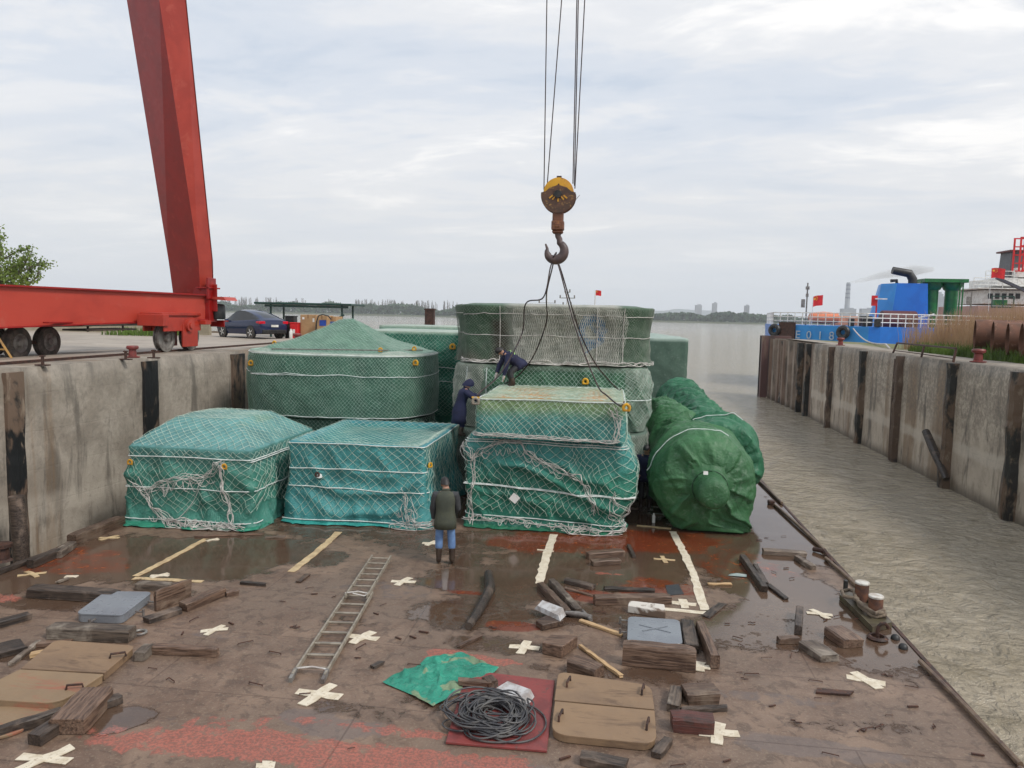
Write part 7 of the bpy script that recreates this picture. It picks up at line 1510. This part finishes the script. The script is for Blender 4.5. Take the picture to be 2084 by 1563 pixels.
    for px in (1873, 1959, 1953): q = s(px, 600, 81) - o3; t = MB(); t.box((q.x, q.y, (zc + zt) / 2), (.1, .1, zc - zt)); t.build('tank_post', M_GREENP, r)
    p = s(1648, 624, 78); return zt
zt = blue_ship()
p0, p1 = P(1652, 655, 78), P(1648, 607, 78); flag('flag', 'large red flag with yellow stars flying over the blue work boat', (p0.x, 78, P(1652, 655, 78).z - .5), (p0.x + .0, 78, P(1650, 604, 78).z), P(1676, 610, 78).x - p0.x, 1.0, .1, tilt=-.25)
t = MB(); a, b = P(1733, 664, 73), P(1812, 700, 44.5); pts = []
for i in range(14): f = i / 13; q = a.lerp(b, f); q.z -= .55 * math.sin(PI * f); pts.append(q)
b.z = ZQ + .02; pts[-1] = b; t.tube(pts, .05, 6); tag(t.build('mooring_line', M_ROPE, None, True), 'pale mooring line running from the blue boat to the right quay', 'rope')
def white_ship():
    Y = 105; o3 = Vector((P(1960, 640, Y).x, Y, ZW)); r = thing('white_ship', 'white ship superstructure with grey funnel at the right picture edge', 'ship', o3); s = lambda px, py, yy=Y: P(px, py, yy) - o3
    def bx_(px0, px1, py0, py1, y0, dep, nm, mat, bev=.05): a = s(px0, py0, Y + y0); b = s(px1, py1, Y + y0); t = MB(); t.box(((a.x + b.x) / 2, y0 + dep / 2, (a.z + b.z) / 2), (b.x - a.x, dep, a.z - b.z)); return t.build(nm, mat, r, False, bev)
    bx_(1990, 2200, 622, 652, 0, 12, 'upper_hull', pmat('pinkish_hull', (.42, .26, .22), (.35, .22, .2), .6, .4)); bx_(1955, 2200, 645, 700, -1, 16, 'lower_hull', pmat('ship_hull', (.30, .12, .10), (.25, .10, .08), .6, .4))
    bx_(2003, 2200, 590, 622, 2, 9, 'deckhouse', M_WHITE); bx_(1990, 2140, 585, 590, 1, 10, 'deck_slab', M_WHITE); bx_(2030, 2200, 566, 585, 3, 8, 'bridge_deck', M_WHITE); bx_(2068, 2200, 545, 566, 4, 6, 'bridge', M_WHITE)
    for k in range(5): bx_(2012 + k * 14, 2020 + k * 14, 597, 608, 1.9, .2, 'window', M_BLACK, .01)
    bx_(2025, 2050, 610, 622, -.2, .6, 'green_box', M_GREENP)
    Y5 = Y + 5; a = s(2060, 566, Y5); V = []; top = s(2066, 512, Y5)
    for z, x0, x1 in ((a.z, s(2052, 566, Y5).x, s(2080, 566, Y5).x), (top.z, s(2060, 512, Y5).x, s(2084, 512, Y5).x)): V += [(x0, 5, z), (x1, 5, z), (x1, 8, z), (x0, 8, z)]
    mesh_from('funnel', V, [(0, 1, 5, 4), (1, 2, 6, 5), (2, 3, 7, 6), (3, 0, 4, 7), (4, 5, 6, 7)], pmat('funnel_grey', (.10, .10, .11), None, .5), r); bx_(2056, 2088, 508, 512, 4.6, 3.8, 'funnel_cap', pmat('maroon', (.12, .03, .03), None, .5))
    t = MB()
    for px in (2079, 2100):
        for yy in (0, 1.6): a = s(px, 482, Y + 2); b = s(px, 552, Y + 2); t.bar((a.x, 2 + yy, a.z), (a.x, 2 + yy, b.z), .18)
    for py in (483, 500, 517, 534, 550): a = s(2079, py, Y + 2); b = s(2100, py, Y + 2); t.bar((a.x, 2, a.z), (b.x, 2, a.z), .15); t.bar((a.x, 3.6, a.z), (b.x, 3.6, a.z), .15)
    t.build('lattice_tower', M_FLAG, r)
    t = MB(); a = s(2020, 566); b = s(2100, 600); t.bar((a.x, -1, a.z), (b.x, -.5, b.z), .35); t.build('boom', pmat('dark_boom', (.06, .06, .08), None, .5), r)
    railing(r, [(s(1990, 585).x, 1.2, s(1990, 585).z), (s(2080, 585).x, 1.2, s(1990, 585).z)], 1.3, M_WHITE, 1.4, .05, 3); railing(r, [(s(2030, 566).x, 3.2, s(2030, 566).z), (s(2090, 566).x, 3.2, s(2030, 566).z)], 1.1, M_WHITE, 1.2, .05, 2)
    t = MB(); a = s(1974, 645); b = s(1974, 592); t.cyl((a.x, 0, a.z - 1), (a.x, 0, b.z), .09, 6); t.box((a.x - .3, 0, b.z - 1.2), (.4, .4, .9)); t.build('stern_mast', M_GSTEEL, r)
    # green framed platform
    t = MB(); z0 = s(2012, 625).z; z1 = s(2012, 603).z; xa, xb = s(2012, 610).x, s(2056, 610).x
    for x in (xa, xb, (xa + xb) / 2): t.bar((x, -.9, z0), (x, -.9, z1), .12)
    t.bar((xa, -.9, z1), (xb, -.9, z1), .12); t.bar((xa, -.9, z0), (xb, -.9, z0), .2); t.build('green_frame', M_DKGREEN, r)
white_ship()
p1 = P(2018, 546, 96); flag('flag', 'red flag with yellow stars beside the grey ship funnel at the right edge', (p1.x, 96, P(2019, 640, 96).z), (p1.x, 96, p1.z), P(2046, 546, 96).x - p1.x, 1.15, -.1)

# ============================================================ FAR SHORE
def far_shore():
    X = np.linspace(-2600, 2600, 60); m = ground_mat('far_bank', (.10, .12, .07), (.08, .10, .06), (.12, .12, .08))
    V = []; 
    for x in X: yb = 1500 + 25 * float(fbm(x / 300, 3, 0, 5)); V += [(x, yb, ZW - .6), (x, yb + 8, 1.5), (x, yb + 900, 4)]
    tag(np_mesh('far_bank', V, gridq(3, 60), m, None, True), kind='structure')
    # woodland mass: many leaf clump faces
    r = np.random.RandomState(4); V = []; n = 52000; x = -1500 + 3400 * r.rand(n); dpt = r.rand(n) * 40; y = 1502 + 25 * fbm(x / 300, 3, 0, 5) + 6 + dpt
    hx = (15 + 8 * vn(x / 42, 0, 0, 3) + 7 * fbm(x / 140, 0, 0, 5) + 3 * vn(x / 14, 0, 0, 7)) * (.75 + .25 * sst(900, -200, x)); hx = np.maximum(hx, 5) * (1 + .003 * dpt)
    z = 1 + hx * (r.rand(n) ** .7); s = 1.6 + 2.4 * r.rand(n); a = r.randn(n, 3); a /= np.linalg.norm(a, axis=1, keepdims=True); b = np.cross(a, r.randn(n, 3)); b /= np.linalg.norm(b, axis=1, keepdims=True); c = np.stack([x, y, z], -1)
    Vt = np.stack([c - a * s[:, None], c + b * s[:, None] * .8, c + a * s[:, None], c - b * s[:, None] * .8], 1).reshape(-1, 3); tag(np_mesh('far_woods', Vt, np.arange(4 * n).reshape(-1, 4), leaf_mat('woods', (.045, .10, .04), (.025, .062, .026), .02, .1), None, False), 'long belt of green woods on the far river bank', 'woods', kind='stuff')
    # bare poplars
    ms = []
    for k in range(5):
        rr = random.Random(k + 40); t = MB(); h_ = 30; t.tube([(0, 0, 0), (.3, 0, h_ * .5), (0, 0, h_)], [.45, .3, .08], 4)
        for i in range(46):
            z = h_ * (.25 + .7 * rr.random()); a = rr.uniform(0, 2 * PI); L_ = (1 - z / h_) * 5.5 + 1.8; t.tube([(0, 0, z), (math.cos(a) * L_ * .35, math.sin(a) * L_ * .35, z + L_ * .75), (math.cos(a) * L_ * .5, math.sin(a) * L_ * .5, z + L_ * 1.5)], [.14, .10, .05], 3, caps=False)
        o = t.build('bare_poplar', M_BARK); ms.append(o.data); bpy.data.objects.remove(o)
    rr = random.Random(9); groups = [(440, 470, 15), (478, 515, 18), (520, 565, 18), (598, 622, 8), (660, 672, 2), (722, 770, 26), (775, 822, 26), (842, 900, 30), (902, 930, 12)]
    for a, b, n in groups:
        for i in range(n):
            px = rr.uniform(a, b); p = P(px, 640, 1560 + rr.uniform(0, 60)); o = bpy.data.objects.new('bare_poplar', rr.choice(ms)); COL.objects.link(o); s = rr.uniform(.72, 1.08); o.location = (p.x, p.y, 1.0); o.scale = (s, s, s); o.rotation_euler = (0, 0, rr.uniform(0, 6))
            tag(o, 'bare poplar rising above the green woods on the far bank, left of the tall stack', 'tree', 'bare poplars on the far bank')
    # power station, towers and hazy hills
    Mh = pmat('far_concrete', (.30, .32, .35), (.26, .28, .31), .8, .02); 
    def tower(px0, px1, py0, Y, nm, label, cat, dep=30):
        a, b = P(px0, py0, Y), P(px1, py0, Y); t = MB(); c = (a.x + b.x) / 2; w_ = b.x - a.x; t.box((c, Y, a.z / 2), (w_, dep, a.z)); t.box((c + w_ * .1, Y - 1, a.z + a.z * .03), (w_ * .5, dep * .5, a.z * .06)); t.box((c, Y, a.z * .97), (w_ * 1.04, dep * 1.04, a.z * .02))
        for q in range(4): t.box((c - w_ * .36 + q * w_ * .24, Y - dep / 2 - .3, a.z * .5), (w_ * .05, .8, a.z * .85))
        return tag(t.build(nm, Mh), label, cat)
    tower(1415, 1428, 621, 3200, 'tower_block', 'wider of the two hazy blocks above the woods, left of the blue boat', 'building'); tower(1450, 1459, 617, 3200, 'tower_block', 'slender hazy block right of the wider one above the woods', 'building'); tower(1516, 1524, 622, 2600, 'tower_block', 'single dim tower right of the two hazy blocks', 'building')
    a, b = P(1727, 575, 2600), P(1727, 640, 2600); r = thing('chimney', 'tall hazy power station chimney with dark bands and a smoke plume', 'chimney', (a.x, 2600, 0)); t = MB(); t.lathe([(9.5, 0), (6.2, a.z)], (0, 0, 0), 20); t.build('shaft', Mh, r, True)
    for f in (.62, .72, .82, .92): t = MB(); t.lathe([(9.7 - 3.3 * f, a.z * f), (9.6 - 3.3 * f, a.z * (f + .035))], (0, 0, 0), 20, caps=False); t.build('band', pmat('far_band', (.10, .12, .18), None, .8), r, True)
    tower(1712, 1740, 628, 2600, 'plant_hall', 'low hazy plant building at the foot of the chimney', 'building'); tower(1752, 1790, 628, 2580, 'plant_hall', 'long hazy plant hall right of the chimney foot', 'building'); tower(1905, 1916, 598, 2600, 'boiler_house', 'hazy boiler house seen between the green tanks', 'building'); tower(1917, 1950, 603, 2650, 'boiler_house', 'wide hazy plant block behind the green tanks', 'building')
    # smoke: soft volume plume
    def plume(nm, pts, rads, dens, label):
        t = MB(); t.tube(pts, rads, 14); o = t.build(nm, smoke_mat(dens), None, True); tag(o, label, 'smoke'); o['kind'] = 'stuff'
    def smoke_mat(d):
        m = bpy.data.materials.new('smoke'); m.use_nodes = True; nt = m.node_tree; nt.nodes.clear(); out = nt.nodes.new('ShaderNodeOutputMaterial'); v = nt.nodes.new('ShaderNodeVolumePrincipled'); v.inputs['Color'].default_value = (.9, .9, .9, 1); v.inputs['Density'].default_value = d; nt.links.new(v.outputs[0], out.inputs['Volume']); return m
    A = P(1730, 575, 2600); plume('smoke', [P(1730, 575, 2600), P(1745, 572, 2600), P(1765, 568, 2610), P(1785, 562, 2620), P(1815, 556, 2640), P(1860, 550, 2660), P(1900, 548, 2700)], [3, 6, 8, 11, 14, 18, 8], .05, 'pale smoke plume drifting right from the far chimney')
    hm = pmat('hazy_hill', (.08, .11, .10), None, .9, .001); 
    for nm, Y, h0, s, x0, x1, lb in (('hills', 5200, 75, 3, -500, 3200, 0), ('hills', 6500, 150, 8, -800, 4200, 0)):
        X = np.linspace(x0, x1, 160); hh = h0 * .7 * (.5 + .7 * fbm(X / 700, 1, 0, s, 4)) * sst(x0, x0 + 900, X); V = []
        for x, h_ in zip(X, hh): V += [(x, Y - 300, 0), (x, Y, max(1, h_)), (x, Y + 400, 0)]
        tag(np_mesh(nm, V, gridq(3, 160), hm, None, True), kind='structure')
far_shore()

# ============================================================ HAZE
def haze():
    m = bpy.data.materials.new('haze'); m.use_nodes = True; nt = m.node_tree; nt.nodes.clear(); out = nt.nodes.new('ShaderNodeOutputMaterial'); v = nt.nodes.new('ShaderNodeVolumePrincipled'); v.inputs['Color'].default_value = (.86, .92, 1.0, 1); v.inputs['Density'].default_value = .00015; v.inputs['Anisotropy'].default_value = .0; nt.links.new(v.outputs[0], out.inputs['Volume'])
    t = MB(); t.box((0, 3400, 123.6), (9000, 7300, 254)); o = t.build('haze', m); o['kind'] = 'stuff'
haze()
